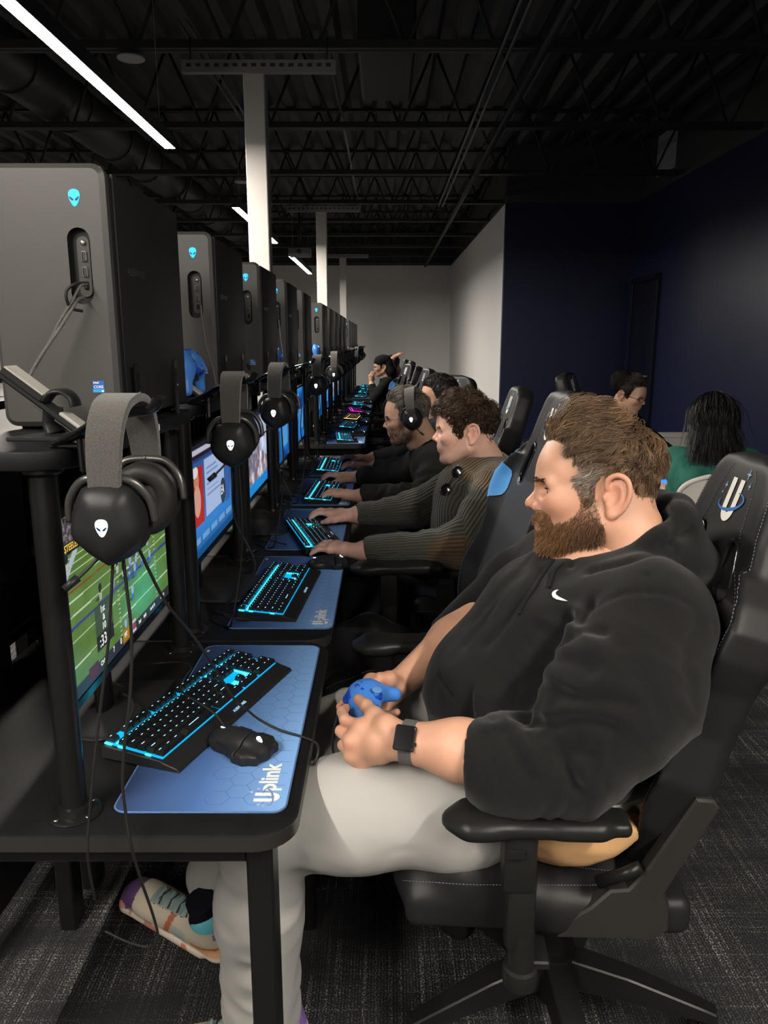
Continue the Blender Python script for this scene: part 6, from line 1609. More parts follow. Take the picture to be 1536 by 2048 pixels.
    def disp(V, N):
        w_ = 0.0035 * fbm(V * np.array((9, 9, 9)), 3, 4)
        w_ = w_ + folds(V, N, (0.42, 1.19, 0.97), (0.29, 1.125, 0.78), 0.006, 26, 0.13, 3, 0.5)
        w_ = w_ + folds(V, N, (0.34, 1.135, 0.80), tuple(P(960, 1520, 1.16)), 0.006, 34, 0.11, 8, 0.8)
        chest = sstep(1.18, 1.25, V[:, 1]) * sstep(0.45, 0.30, V[:, 0])
        dg = V[:, 2] * 0.75 + V[:, 0] * 0.65; pq = np.stack([dg * 2.0, (V[:, 0] - V[:, 2]) * 17, V[:, 1] * 9], 1); w_ = w_ + chest * 0.006 * (0.5 - np.abs(vnoise(pq, 21)) * 1.5)
        w_ = w_ + groove(V, [(0.335, 1.20, 1.04), (0.31, 1.175, 0.98), (0.25, 1.20, 0.90), (0.225, 1.19, 0.82), (0.23, 1.17, 0.76)], 0.016, 0.016)       # between arm and chest
        for uv, dp, wd in FOLDS:
            if len(uv) > 1: w_ = w_ + groove(V, uv, dp, wd)
        w_ = w_ + groove(V, surf_l, 0.0035, 0.004) + groove(V, surf_m, 0.003, 0.004)
        return w_
    # seams measured on the undisturbed surface
    V0, Q0 = f.mesh(); tr0 = BVHTree.FromPolygons([Vector(v) for v in V0], [list(q) for q in Q0])
    surf_l = surf_pts(tr0, [(1190, 1215), (1240, 1192), (1310, 1186), (1370, 1205), (1432, 1262)], 0) or [(0, 0, 0)] * 3      # shoulder seam
    surf_m = surf_pts(tr0, [(880, 1350), (905, 1390), (935, 1420), (970, 1440)], 0) or [(0, 0, 0)] * 3                          # pocket edge
    FOLDS = [(surf_pts(tr0, uv, 0), dp, wd) for uv, dp, wd in (
        ([(1125, 1232), (1092, 1290), (1068, 1345), (1062, 1400), (1040, 1425)], 0.020, 0.014), ([(1112, 1280), (1150, 1264), (1205, 1262)], 0.008, 0.009), ([(1085, 1310), (1130, 1318), (1180, 1345)], 0.009, 0.012),
        ([(1070, 1352), (1130, 1392), (1205, 1402), (1270, 1410)], 0.010, 0.012), ([(1045, 1424), (1095, 1448), (1150, 1438), (1220, 1455)], 0.013, 0.011), ([(1050, 1440), (1075, 1480), (1110, 1520), (1152, 1585)], 0.014, 0.012), ([(1090, 1470), (1130, 1500), (1180, 1512)], 0.010, 0.010),
        ([(1115, 1508), (1140, 1545), (1165, 1590)], 0.011, 0.010), ([(1010, 1465), (1030, 1510), (1060, 1560)], 0.010, 0.012), ([(975, 1470), (982, 1520), (1000, 1570)], 0.006, 0.009), ([(1060, 1415), (1100, 1430), (1160, 1425)], -0.008, 0.010), ([(1062, 1455), (1095, 1500), (1130, 1560)], -0.008, 0.011),
        ([(1245, 1300), (1300, 1380), (1310, 1450)], 0.005, 0.02), ([(1400, 1250), (1375, 1330), (1390, 1400)], 0.008, 0.016), ([(1060, 1120), (1000, 1180), (950, 1240)], 0.005, 0.010), ([(1040, 1150), (985, 1215), (930, 1290)], 0.005, 0.012), ([(1080, 1140), (1030, 1215), (975, 1290)], 0.006, 0.011),
        ([(1140, 1128), (1220, 1098), (1300, 1040), (1335, 1000)], 0.010, 0.008), ([(1180, 1140), (1260, 1120), (1330, 1090), (1385, 1060)], 0.012, 0.010), ([(1290, 1150), (1296, 1185)], 0.005, 0.005), ([(1330, 1030), (1352, 1065), (1350, 1090)], 0.008, 0.009), ([(880, 1350), (905, 1392), (940, 1425), (985, 1442)], 0.004, 0.005))]
    ho, Vo, Qo = cloth('hoodie', f, man, M_hoodie, disp, it=2)
    tr = BVHTree.FromPolygons([Vector(v) for v in Vo], [list(q) for q in Qo])
    # white tick emblem on the chest
    up = [(1104.5, 1184), (1109, 1188), (1115, 1191.5), (1122, 1194), (1130, 1198), (1137, 1203.5)]; dn = [(1137, 1203.5), (1128, 1202), (1117, 1200), (1109, 1197), (1105.5, 1193), (1104, 1189), (1108, 1185), (1114, 1181.5), (1118.5, 1181)]
    out = [(1118.5, 1180.5), (1111, 1182), (1106, 1185.5), (1104.5, 1190), (1107, 1195.5), (1114, 1199.5), (1125, 1202.5), (1137, 1204), (1128, 1199.5), (1119, 1195), (1113.5, 1191), (1112, 1187.5), (1114, 1184)]
    drape(tr, out, 0.0022, 'tick_emblem', M_white_print, ho)
    for k, uv in enumerate(([(1108, 1122), (1088, 1150), (1070, 1180), (1052, 1205), (1040, 1230)], [(1128, 1128), (1112, 1142), (1106, 1160), (1100, 1178)])):
        pts = surf_pts(tr, uv, 0.003)
        if len(pts) > 2: obj('drawstring', tube(B(), catmull(pts, 6), 0.0028, 8), M_string, ho)
    bm = B(); c = np.array(cf_l) - d * 0.0; ax = np.cross(d, (0, 0, 1)); ax /= np.linalg.norm(ax); ay = np.cross(d, ax)
    # trousers
    f = Field((-0.52, 1.08, 0.04), (0.56, 1.74, 0.78), 0.0085)
    f.ell((0.35, 1.42, 0.645), (0.19, 0.20, 0.10), 0)
    f.chain([hip_l, (0.13, 1.262, 0.632), (-0.06, 1.25, 0.622), kn_l], [0.108, 0.106, 0.096, 0.084], 0.05); f.chain([kn_l, (-0.238, 1.275, 0.40), (-0.250, 1.315, 0.115)], [0.084, 0.078, 0.077], 0.03)
    f.chain([hip_r, (0.12, 1.558, 0.620), (-0.07, 1.57, 0.602), kn_r], [0.106, 0.096, 0.086, 0.078], 0.05); f.chain([kn_r, (-0.29, 1.60, 0.42), (-0.405, 1.618, 0.205)], [0.080, 0.074, 0.070], 0.03)
    f.cut((-0.235, 1.3, 0.075), (0, 0, -1))
    def dispt(V, N):
        w_ = 0.0025 * fbm(V * 11, 3, 6) + folds(V, N, (0.36, 1.3, 0.645), (0.10, 1.26, 0.645), 0.008, 22, 0.13, 12, 0.6) + folds(V, N, (-0.22, 1.25, 0.58), (-0.25, 1.31, 0.12), 0.009, 12, 0.11, 14, 1.4)
        w_ = w_ + folds(V, N, (0.2, 1.56, 0.65), (-0.12, 1.575, 0.65), 0.010, 30, 0.12, 15, 0.3) + folds(V, N, (-0.2, 1.575, 0.6), (-0.4, 1.62, 0.2), 0.007, 12, 0.10, 16)
        return w_ + groove(V, [(0.30, 1.19, 0.615), (0.10, 1.160, 0.612), (-0.09, 1.155, 0.610)], 0.005, 0.004)
    cloth('trousers', f, man, M_trouser, dispt, it=2)
    # tan shirt hem between hoodie and seat
    f = Field((0.08, 1.08, 0.46), (0.62, 1.76, 0.80), 0.007)
    f.ell((0.345, 1.42, 0.640), (0.215, 0.272, 0.155), 0)
    f.cut((0.36, 1.42, 0.560), (0.62, 0, -1)); f.cut((0.36, 1.42, 0.650), (0.1, 0, 1)); f.cut((0.215, 1.42, 0.62), (-1, 0, -0.80))
    cloth('undershirt', f, man, M_tanshirt, lambda V, N: 0.006 * (0.5 - np.abs(vnoise(np.stack([V[:, 0] * 16 + V[:, 2] * 8, V[:, 1] * 8, V[:, 2] * 30], 1), 31)) * 1.4), it=2)
    # shoes
    def shoe(loc, rz, rx, ry):
        f = Field((-0.18, -0.075, -0.01), (0.17, 0.075, 0.14), 0.0035)
        f.ell((-0.085, 0, 0.040), (0.075, 0.046, 0.040), 0); f.ell((0.02, 0, 0.050), (0.085, 0.042, 0.048), 0.04); f.ell((0.095, 0, 0.062), (0.050, 0.038, 0.056), 0.04); f.cap((0.085, 0, 0.08), (0.090, 0, 0.112), 0.040, 0.042, 0.02)
        f.cap((0.080, 0, 0.10), (0.075, 0, 0.17), 0.034, 0.036, sub=True, k=0.006)
        f.box((-0.03, 0, 0.014), (0.128, 0.046, 0.014), 0.012, 0.006); f.ell((-0.145, 0, 0.022), (0.030, 0.040, 0.022), 0.02); f.ell((0.120, 0, 0.020), (0.038, 0.042, 0.022), 0.02); f.cut((0, 0, 0), (0, 0, -1))
        for k in range(4): f.cap((-0.055 + k * 0.028, -0.02, 0.086 + k * 0.004), (-0.055 + k * 0.028, 0.02, 0.086 + k * 0.004), 0.004, k=0.003)
        V, Q = f.mesh(); n = fbm(V * 45, 2, 3); x, y, z = V.T; C = np.repeat(np.array((0.52, 0.46, 0.36))[None], len(V), 0)
        def put(m, c): C[m] = np.array(c)
        put((np.abs(x - 0.03) < 0.02) & (z < 0.07) & (n > -0.5), (0.36, 0.40, 0.38)); put((np.abs(x + 0.02 - z * 0.3) < 0.008) & (z > 0.03), (0.40, 0.12, 0.05)); put((x > 0.06) & (z < 0.058) & (z > 0.03), (0.60, 0.33, 0.17)); put((x > 0.07) & (z > 0.048) & (z < 0.056), (0.42, 0.10, 0.04))
        put((x < -0.112) & (z > 0.028), (0.10, 0.045, 0.14)); put((z > 0.108) & (x > 0.03), (0.10, 0.42, 0.50)); put((x > 0.125) & (z > 0.085), (0.18, 0.10, 0.34)); put(z < 0.028, (0.66, 0.58, 0.47)); put((z < 0.008 + 0.006 * n) | ((z < 0.026) & (n > 0.45)), (0.55, 0.20, 0.13)); put((x < -0.05) & (z < 0.04) & (n > 0.2), (0.50, 0.24, 0.18))
        put((np.abs(y) < 0.022) & (x > -0.07) & (x < 0.04) & (z > 0.075), (0.22, 0.30, 0.30))
        me = mesh_np('shoe', V, Q); set_col(me, C); o = obj('shoe', me, mat('shoe_fabric', (0.5, 0.45, 0.35), 0.75, attr='tint', bump=(600, 0.3)), man); o.rotation_euler = Euler((rx, ry, rz)); o.location = loc
        bm = B(); 
        for k in range(4):
            for sg in (-1, 1): tube(bm, [(-0.055 + k * 0.028, sg * 0.024, 0.083 + k * 0.004), (-0.040 + k * 0.028, -sg * 0.022, 0.092 + k * 0.004)], 0.0022, 6)
        obj('laces', bm, mat('dark_lace', (0.03, 0.03, 0.03), 0.8), o)
        bm = B(); tube(bm, catmull([(0.080, 0, 0.075), (0.082, 0, 0.12), (0.075, 0, 0.165)], 4), [0.036] * 4 + [0.034] * 5, 16); obj('sock', bm, mat('navy_sock', (0.008, 0.008, 0.014), 0.9), o)
        return o
    shoe((-0.490, 1.605, 0.075), radians(-26), radians(16), radians(10)); shoe((-0.300, 1.315, 0.0), radians(6), 0, 0)
    # watch
    ax = el_l - wr_l; ax /= np.linalg.norm(ax); wc = wr_l + ax * 0.012
    t = thing('wrist_watch', 'black square smart watch on grey woven band on the bearded man\'s wrist', 'watch')
    up = np.array((0.0, -0.80, 0.60)); up = up - ax * (up @ ax); up /= np.linalg.norm(up); sd = np.cross(ax, up)
    bm = B(); rings = []; n = 40
    for k in range(n):
        a = 2 * pi * k / n; rr = 0.0360; cpt = wc + sd * (rr * cos(a)) + up * (rr * sin(a)); nd = sd * cos(a) + up * sin(a)
        rings.append([bm.verts.new(cpt + ax * q + nd * e) for q, e in ((-0.011, 0), (-0.011, 0.0022), (0.011, 0.0022), (0.011, 0))])
    for k in range(n):
        for j in range(4): bm.faces.new((rings[k][j], rings[(k + 1) % n][j], rings[(k + 1) % n][(j + 1) % 4], rings[k][(j + 1) % 4]))
    bmesh.ops.recalc_face_normals(bm, faces=bm.faces); obj('band', bm, mat('grey_woven_band', (0.10, 0.10, 0.10), 0.7, bump=(900, 1.0)), t)
    Mw = Matrix(((ax[0], sd[0], up[0], 0), (ax[1], sd[1], up[1], 0), (ax[2], sd[2], up[2], 0), (0, 0, 0, 1)))
    cp = wc + up * 0.0400
    bm = B(); bx(bm, (0, 0, 0), (0.037, 0.043, 0.010), 0.0045, 3); xform(bm, Matrix.Translation(cp) @ Mw); ca_ = obj('case', bm, mat('dark_watch_metal', (0.05, 0.05, 0.052), 0.25, metal=0.7), t, 40)
    bm = B(); prism(bm, rrect(-0.0165, 0.0165, -0.0195, 0.0195, 0.006, 5), 0.0045, 0.0058); xform(bm, Matrix.Translation(cp) @ Mw); obj('watch_glass', bm, mat('watch_glass', (0.006, 0.006, 0.007), 0.08), ca_)
    bm = B(); lathe(bm, [(0.0005, 0.018), (0.003, 0.018), (0.003, 0.0205), (0.0005, 0.0205)], 12, (0, 0.008, 0), 'X'); xform(bm, Matrix.Translation(cp) @ Mw); obj('crown', bm, MATS['dark_watch_metal'], ca_)
    # the controller in his hands
    c = copy_tree(ctrl0); c['label'] = "blue game controller held in the bearded man's hands"; c['group'] = 'blue game controllers'
    cc = P(741, 1418, 1.362); yl = np.array((-0.93, -0.05, 0.10)); zl = np.array((0.22, -0.20, 0.95)); yl /= np.linalg.norm(yl); zl -= yl * (zl @ yl); zl /= np.linalg.norm(zl); xl = np.cross(yl, zl)
    c.matrix_world = Matrix(((xl[0], yl[0], zl[0], cc[0]), (xl[1], yl[1], zl[1], cc[1]), (xl[2], yl[2], zl[2], cc[2]), (0, 0, 0, 1)))
    p0 = cc + yl * 0.046
    cord('controller_cable', 'black cord running from the held controller down over the grey trousers', [p0, P(684, 1412, 1.345), P(672, 1440, 1.34), P(665, 1480, 1.335), P(668, 1510, 1.33), P(680, 1530, 1.33), P(690, 1560, 1.38)], 0.0022)
    return man
MAN = man()
# ------------------------------------------------------------------ the others
def rib_material(name, attr='tint'):
    m = mat(name, (0.06, 0.06, 0.04), 0.9, attr=attr, sheen=0.2)
    N = m.node_tree.nodes; L = m.node_tree.links; b = N['Principled BSDF']
    a = N.new('ShaderNodeAttribute'); a.attribute_name = 'rib'
    s = N.new('ShaderNodeMath'); s.operation = 'SINE'; mu = N.new('ShaderNodeMath'); mu.operation = 'MULTIPLY'; mu.inputs[1].default_value = 2 * pi / 0.0105
    L.new(a.outputs['Fac'], mu.inputs[0]); L.new(mu.outputs[0], s.inputs[0])
    mr = N.new('ShaderNodeMapRange'); mr.inputs['From Min'].default_value = -1; mr.inputs['To Min'].default_value = 0.55; mr.inputs['To Max'].default_value = 1.15; L.new(s.outputs[0], mr.inputs['Value'])  # shade between the ribs put into the wool colour
    mx = N.new('ShaderNodeMix'); mx.data_type = 'RGBA'; mx.blend_type = 'MULTIPLY'; mx.inputs[0].default_value = 1
    src = [l for l in L if l.to_socket == b.inputs['Base Color']][0].from_socket
    L.new(src, mx.inputs[6]); L.new(mr.outputs[0], mx.inputs[7]); L.new(mx.outputs[2], b.inputs['Base Color'])
    bp = N.new('ShaderNodeBump'); bp.inputs['Strength'].default_value = 0.6; bp.inputs['Distance'].default_value = 0.003; L.new(s.outputs[0], bp.inputs['Height']); L.new(bp.outputs[0], b.inputs['Normal'])
    return m
def desk_hand(wr, ang, thumb_side, curl=0.6, size=1.0, rise=0.0):
    """hand lying palm down from the wrist along ang (degrees); thumb_side +1 = to its left"""
    a = radians(ang); d = np.array((cos(a), sin(a), rise)); l = np.array((-sin(a), cos(a), 0)) * thumb_side; u = np.array((0, 0, 1.0)); wr = np.array(wr); k = size
    mc = [wr + k * (d * 0.088 + l * q + u * h) for q, h in ((0.028, 0.012), (0.009, 0.015), (-0.011, 0.012), (-0.029, 0.006))]
    fi = []
    for j, m in enumerate(mc):
        L_ = (0.95, 1.05, 1.0, 0.8)[j] * k; sp = l * (0.012, 0.003, -0.004, -0.012)[j]
        fi.append([m + L_ * (d * 0.040 + u * 0.004) + sp, m + L_ * (d * (0.066 - 0.010 * curl) - u * 0.012 * curl) + sp * 1.6, m + L_ * (d * (0.085 - 0.022 * curl) - u * 0.030 * curl) + sp * 1.9])
    th = [wr + k * (d * 0.030 + l * 0.030 - u * 0.002), wr + k * (d * 0.062 + l * 0.048 - u * 0.008), wr + k * (d * 0.088 + l * 0.052 - u * 0.014), wr + k * (d * 0.108 + l * 0.050 - u * 0.020)]
    return mc, fi, th
def sitter(label, ear, fwd, J, skin, look=0.0, roll=0.0, s=0.92, h=0.005, hair=None, beard=None, top=None, bottom=None, hands=(), group=None, vh=0.011, female=False, top_disp=0.004, top_tint=None, rib=False, sleeve=(0.085, 0.062, 0.046), arm_skin=0.30, near_left=True, girth=1.0):
    sk = SKIN[skin]; R = frame(fwd, look, roll); E = np.array(ear) + R[:, 1] * (-0.078 * s if near_left else 0.078 * s)
    n_to = R.T @ ((np.array(J['neck']) - E) / s)
    Vh, Qh = head_mesh(h, neck=0.056 if female else 0.062, neck_to=tuple(n_to * 1.0), female=female, jaw=0.85 if female else 1.0)
    hc = hair['col'] if hair else None
    Ch = skin_tint(Vh, sk, beard=beard, hair=hc if hair and hair.get('paint', True) else None)
    pieces = [(to_world(Vh, E, R, s), Qh, Ch)]
    for (el, wr, hd) in hands:
        V, Q = forearm_hand(el, wr, *hd, h=h * 0.8, r_el=0.033, r_wr=0.025, size=0.98, part=arm_skin); pieces.append((V, Q, hand_tint(V, sk, [hd[1][0][2], hd[1][1][2], hd[0][0], hd[0][1]])))
    ch = [([J['pel'], J['chest'], J['neck']], [0.11, 0.10, 0.05])]
    for q in 'lr':
        ch.append(([J['sh_' + q], J['el_' + q], J['wr_' + q]], [0.045, 0.032, 0.02]))
        if 'kn_' + q in J: ch.append(([J['pel'], J['kn_' + q], J['an_' + q]], [0.07, 0.045, 0.03]))
    pieces.append(core_body(ch, sk, 0.016)); body = body_object(label, pieces, group=group)
    if hair:
        sets = []
        if hair.get('n', 0): sets.append(grow_hair(Vh, Qh, hair['n'], hair['len'], hc, hair.get('seed', 1), hair.get('lift', (0.03, 0.2)), hair.get('wave', 0.4), rad=hair.get('rad', 0.0012), curl=hair.get('curl', 0), grey=hair.get('grey'), back=hair.get('back'), gather=hair.get('gather', 0.5), lock=hair.get('lock', 20)))
        if sets: hair_object('hair', sets, E, R, s, body)
        brow_objects(brows(Vh, Qh, tuple(np.array(hc) * 0.7), 90), E, R, s, body)
    if beard is not None and beard[1] > 0.3: hair_object('beard', [grow_beard(Vh, Qh, 1500, 0.006, beard[0], rad=0.0009)], E, R, s, body)
    eyes(E, R, s, body)
    # upper garment
    a = lambda k: np.array(J[k], float)
    lo, hi = bounds([J[k] for k in ('neck', 'pel', 'sh_l', 'sh_r', 'el_l', 'el_r', 'wr_l', 'wr_r', 'chest')], 0.24); f = Field(lo, hi, vh)
    lat = (a('sh_l') - a('sh_r')); W = np.linalg.norm(lat); lat /= W; up = (a('neck') - a('pel')); up /= np.linalg.norm(up); fw = np.cross(lat, up); Rb = np.stack([fw, lat, up])
    f.ell(a('chest'), (0.125 * girth, W * 0.42, 0.19), 0, R=Rb); mid = (a('chest') + a('pel')) / 2; f.ell(mid, (0.130 * girth, W * 0.40, 0.17), 0.06, R=Rb); f.ell(a('pel') + up * 0.05, (0.135 * girth, W * 0.42, 0.13), 0.06, R=Rb)
    f.cap(a('sh_l') - lat * 0.05, a('sh_r') + lat * 0.05, 0.070, k=0.07); f.cap(a('neck') - up * 0.055, a('neck') - up * 0.005, 0.085, 0.070, 0.05)
    for q in 'lr':
        cuff = a('wr_' + q) + (a('el_' + q) - a('wr_' + q)) * (arm_skin * 0.45)
        f.chain([a('sh_' + q), a('el_' + q), cuff], sleeve, 0.04)
        d = cuff - a('el_' + q); d /= np.linalg.norm(d); g = f._reg(cuff - 0.08, cuff + 0.08)
        if g is not None:
            sl, X, Y, Z = g; pl = (X - cuff[0]) * d[0] + (Y - cuff[1]) * d[1] + (Z - cuff[2]) * d[2]; f.F[sl] = np.maximum(f.F[sl], np.where(pl > -0.02, pl, -1).astype(np.float32))
    f.cap(a('neck') - up * 0.01, a('neck') + up * 0.15, 0.060, 0.10, sub=True, k=0.02)
    def disp(V, N):
        w_ = top_disp * fbm(V * 8, 3, 9)
        for q in 'lr': w_ = w_ + folds(V, N, a('sh_' + q), a('el_' + q), top_disp * 1.6, 20, 0.12, 3, 0.6) + folds(V, N, a('el_' + q), a('wr_' + q), top_disp * 1.6, 24, 0.10, 6, 0.6)
        return w_
    g_, Vg, Qg = cloth('sweater' if rib else 'top', f, body, top, disp, tint=top_tint, it=2)
    if rib:
        c = (Vg - a('chest')) @ lat
        for q in 'lr':
            for (p0, p1) in ((a('sh_' + q), a('el_' + q)), (a('el_' + q), a('wr_' + q))):
                d = p1 - p0; L_ = np.linalg.norm(d); d /= L_; rel = Vg - p0; t = rel @ d; pr = rel - t[:, None] * d; rr = np.linalg.norm(pr, axis=1)
                e1 = np.cross(d, (0, 0, 1)); e1 /= np.linalg.norm(e1); e2 = np.cross(d, e1); m = (rr < 0.105) & (t > -0.01) & (t < L_ + 0.05)
                c = np.where(m, np.arctan2(pr @ e2, pr @ e1) * 0.062, c)
        at = g_.data.attributes.new('rib', 'FLOAT', 'POINT'); at.data.foreach_set('value', c.astype(np.float32))
    if 'kn_l' in J:
        lo, hi = bounds([J[k] for k in ('pel', 'kn_l', 'kn_r', 'an_l', 'an_r')], 0.17); f = Field(lo, hi, 0.013); f.ell(a('pel'), (0.15, W * 0.42, 0.11), 0)
        for q in 'lr': hp = a('pel') + lat * (0.10 if q == 'l' else -0.10); f.chain([hp, a('kn_' + q)], [0.095, 0.072], 0.05); f.chain([a('kn_' + q), a('an_' + q)], [0.070, 0.055], 0.03)
        cloth('trousers', f, body, bottom, lambda V, N: 0.004 * fbm(V * 12, 3, 5), it=2)
        for q in 'lr':
            f = Field((-0.16, -0.06, -0.01), (0.10, 0.06, 0.12), 0.008); f.ell((-0.06, 0, 0.04), (0.085, 0.042, 0.045), 0); f.ell((0.02, 0, 0.05), (0.06, 0.04, 0.055), 0.03); f.cut((0, 0, 0), (0, 0, -1)); V, Q = f.mesh()
            o = obj('shoe', mesh_np('shoe', V, Q), mat('dark_shoe', (0.03, 0.03, 0.032), 0.6), body); o.location = (a('an_' + q)[0], a('an_' + q)[1], 0.0); o.rotation_euler = (0, 0, radians(fwd) - pi)
    return body, g_, Vg, Qg, E, R, s, (Vh, Qh)
def wear_headset(E, R, s, label, up=0.148):
    o = copy_tree(head0); o['label'] = label; o['group'] = 'headsets worn by players'
    top = np.asarray(E) + R[:, 2] * (up * 1.02 * s) + R[:, 0] * 0.002
    sx, sy, sz = 1.02 * s, 1.30 * s, 1.02 * s
    # own axes: x = forward of the wearer, y = to the right (the microphone side faces the camera), z = up
    o.matrix_world = Matrix(((R[0, 0] * sx, -R[0, 1] * sy, R[0, 2] * sz, top[0]), (R[1, 0] * sx, -R[1, 1] * sy, R[1, 2] * sz, top[1]), (R[2, 0] * sx, -R[2, 1] * sy, R[2, 2] * sz, top[2]), (0, 0, 0, 1)))
    return o
def glasses(E, R, s, label, m):
    t = thing('glasses', label, 'glasses'); W_ = lambda p: to_world(np.array(p, float), E, R, s)
    bm = B()
    for sg in (-1, 1):
        n = 20; tube(bm, W_([(0.146 - 0.010 * (abs(sg * 0.034 + 0.022 * cos(a)) / 0.05) ** 2, sg * 0.034 + 0.022 * cos(a), 0.002 + 0.018 * sin(a)) for a in np.linspace(0, 2 * pi, n + 1)[:-1]]), 0.0014, 6, closed=True)
        tube(bm, W_([(0.136, sg * 0.058, 0.008), (0.09, sg * 0.074, 0.010), (0.005, sg * 0.084, 0.014), (-0.015, sg * 0.083, -0.004)]), 0.0014, 6)
    tube(bm, W_([(0.146, -0.012, 0.004), (0.150, 0, 0.007), (0.146, 0.012, 0.004)]), 0.0014, 6); obj('frame', bm, m, t)
    return t

# man in the ribbed sweater ----------------------------------------------------------------
M_rib_sweater = rib_material('ribbed_wool')
J = dict(neck=(0.365, 2.74, 1.045), chest=(0.335, 2.74, 0.885), pel=(0.36, 2.76, 0.62), sh_l=(0.395, 2.555, 0.985), sh_r=(0.395, 2.925, 0.985), el_l=(0.255, 2.470, 0.795), wr_l=tuple(P(712, 1103, 2.475)), el_r=(0.13, 2.990, 0.810), wr_r=tuple(P(703, 1031, 2.98)),
         kn_l=(-0.08, 2.62, 0.60), kn_r=(-0.08, 2.88, 0.60), an_l=(-0.12, 2.62, 0.10), an_r=(-0.12, 2.90, 0.10))
hl = desk_hand(J['wr_l'], 152, -1, 0.55, 1.0, -0.06); hr = desk_hand(J['wr_r'], 172, 1, 0.6, 1.0, 0.0)
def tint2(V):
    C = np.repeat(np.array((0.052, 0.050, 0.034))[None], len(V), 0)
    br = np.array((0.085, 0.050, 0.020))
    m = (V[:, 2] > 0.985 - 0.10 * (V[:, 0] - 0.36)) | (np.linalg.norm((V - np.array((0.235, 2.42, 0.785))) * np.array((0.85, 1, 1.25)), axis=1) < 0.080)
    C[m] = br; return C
CURLY, SW2, VS2, QS2, E2, R2, s2, HM2 = sitter('curly-haired man in an olive ribbed sweater playing with keyboard and mouse', P(945, 868, 2.665), 168, J, 'pale', 2, 5, 0.93, 0.0034,
    hair=dict(col=(0.050, 0.030, 0.018), n=4500, len=lambda p: 0.038 + 0.03 * sstep(0.05, 0.12, p[:, 2]), lift=(0.06, 0.36), wave=0.9, curl=0.008, rad=0.0013, seed=4, gather=0.6, lock=26), beard=((0.16, 0.10, 0.07), 0.25),
    top=M_rib_sweater, bottom=mat('dark_denim', (0.018, 0.022, 0.035), 0.85), hands=((J['el_l'], J['wr_l'], hl), (J['el_r'], J['wr_r'], hr)), top_tint=tint2, rib=True, vh=0.008, sleeve=(0.082, 0.072, 0.047), girth=1.28, arm_skin=0.18)
tr = BVHTree.FromPolygons([Vector(v) for v in VS2], [list(q) for q in QS2])
pts = surf_pts(tr, [(917, 946), (895, 980)], 0.008)
t = thing('sunglasses', 'dark sunglasses hanging from the collar of the olive sweater', 'sunglasses')
if len(pts) == 2:
    ax = pts[1] - pts[0]; ax /= np.linalg.norm(ax); nn = np.array((-0.40, -0.9, 0.2)); nn -= ax * (nn @ ax); nn /= np.linalg.norm(nn); sd = np.cross(nn, ax)
    for p in pts:
        bm = B(); n = 18
        rim = [p + ax * 0.022 * cos(a) + sd * 0.018 * sin(a) + nn * 0.004 for a in np.linspace(0, 2 * pi, n + 1)[:-1]]
        vs_ = [bm.verts.new(q) for q in rim]; c = bm.verts.new(p + nn * 0.008)
        for k in range(n): bm.faces.new((vs_[k], vs_[(k + 1) % n], c)).smooth = True
        obj('lens', bm, mat('sunglass_lens', (0.004, 0.004, 0.005), 0.12), t)
        obj('rim', tube(B(), rim, 0.0018, 6, closed=True), M_gloss, t)
    obj('bridge', tube(B(), [pts[0] + ax * 0.020 + nn * 0.004, pts[1] - ax * 0.020 + nn * 0.004], 0.0016, 6), M_gloss, t)
# headset-wearing man ----------------------------------------------------------------------
M_jacket = mat('charcoal_jacket', (0.022, 0.021, 0.019), 0.8, bump=(700, 0.3))
J = dict(neck=(0.205, 3.58, 0.985), chest=(0.255, 3.59, 0.86), pel=(0.36, 3.62, 0.60), sh_l=(0.235, 3.400, 0.935), sh_r=(0.235, 3.760, 0.935), el_l=(0.205, 3.325, 0.795), wr_l=tuple(P(712, 992, 3.40)), el_r=(0.12, 3.86, 0.80), wr_r=tuple(P(708, 955, 3.92)),
         kn_l=(-0.10, 3.47, 0.60), kn_r=(-0.10, 3.75, 0.60), an_l=(-0.12, 3.47, 0.10), an_r=(-0.12, 3.76, 0.10))
hl = desk_hand(J['wr_l'], 160, -1, 0.6, 1.0, -0.02); hr = desk_hand(J['wr_r'], 178, 1, 0.6, 1.0, 0.02)
HSET, _, _, _, E3, R3, s3, _ = sitter('bespectacled man in a charcoal jacket wearing a headset', P(826, 838, 3.50), 172, J, 'olive', 8, 4, 0.93, 0.0042,
    hair=dict(col=(0.060, 0.045, 0.032), n=1900, len=lambda p: 0.026 + 0.02 * sstep(0.05, 0.12, p[:, 2]), lift=(0.03, 0.24), wave=0.6, rad=0.0014, seed=7, back=0.06, grey=lambda p: 0.25 + 0 * p[:, 0]), beard=((0.10, 0.07, 0.05), 0.55),
    top=M_jacket, bottom=mat('beige_trouser', (0.34, 0.31, 0.26), 0.85), hands=((J['el_l'], J['wr_l'], hl), (J['el_r'], J['wr_r'], hr)), vh=0.010, sleeve=(0.085, 0.070, 0.050), top_disp=0.006, arm_skin=0.18)
wear_headset(E3, R3, s3, 'black headset worn by the bespectacled man in the charcoal jacket')
glasses(E3, R3, s3, 'thin metal glasses on the headset-wearing man', mat('thin_metal', (0.3, 0.28, 0.25), 0.3, metal=1.0))
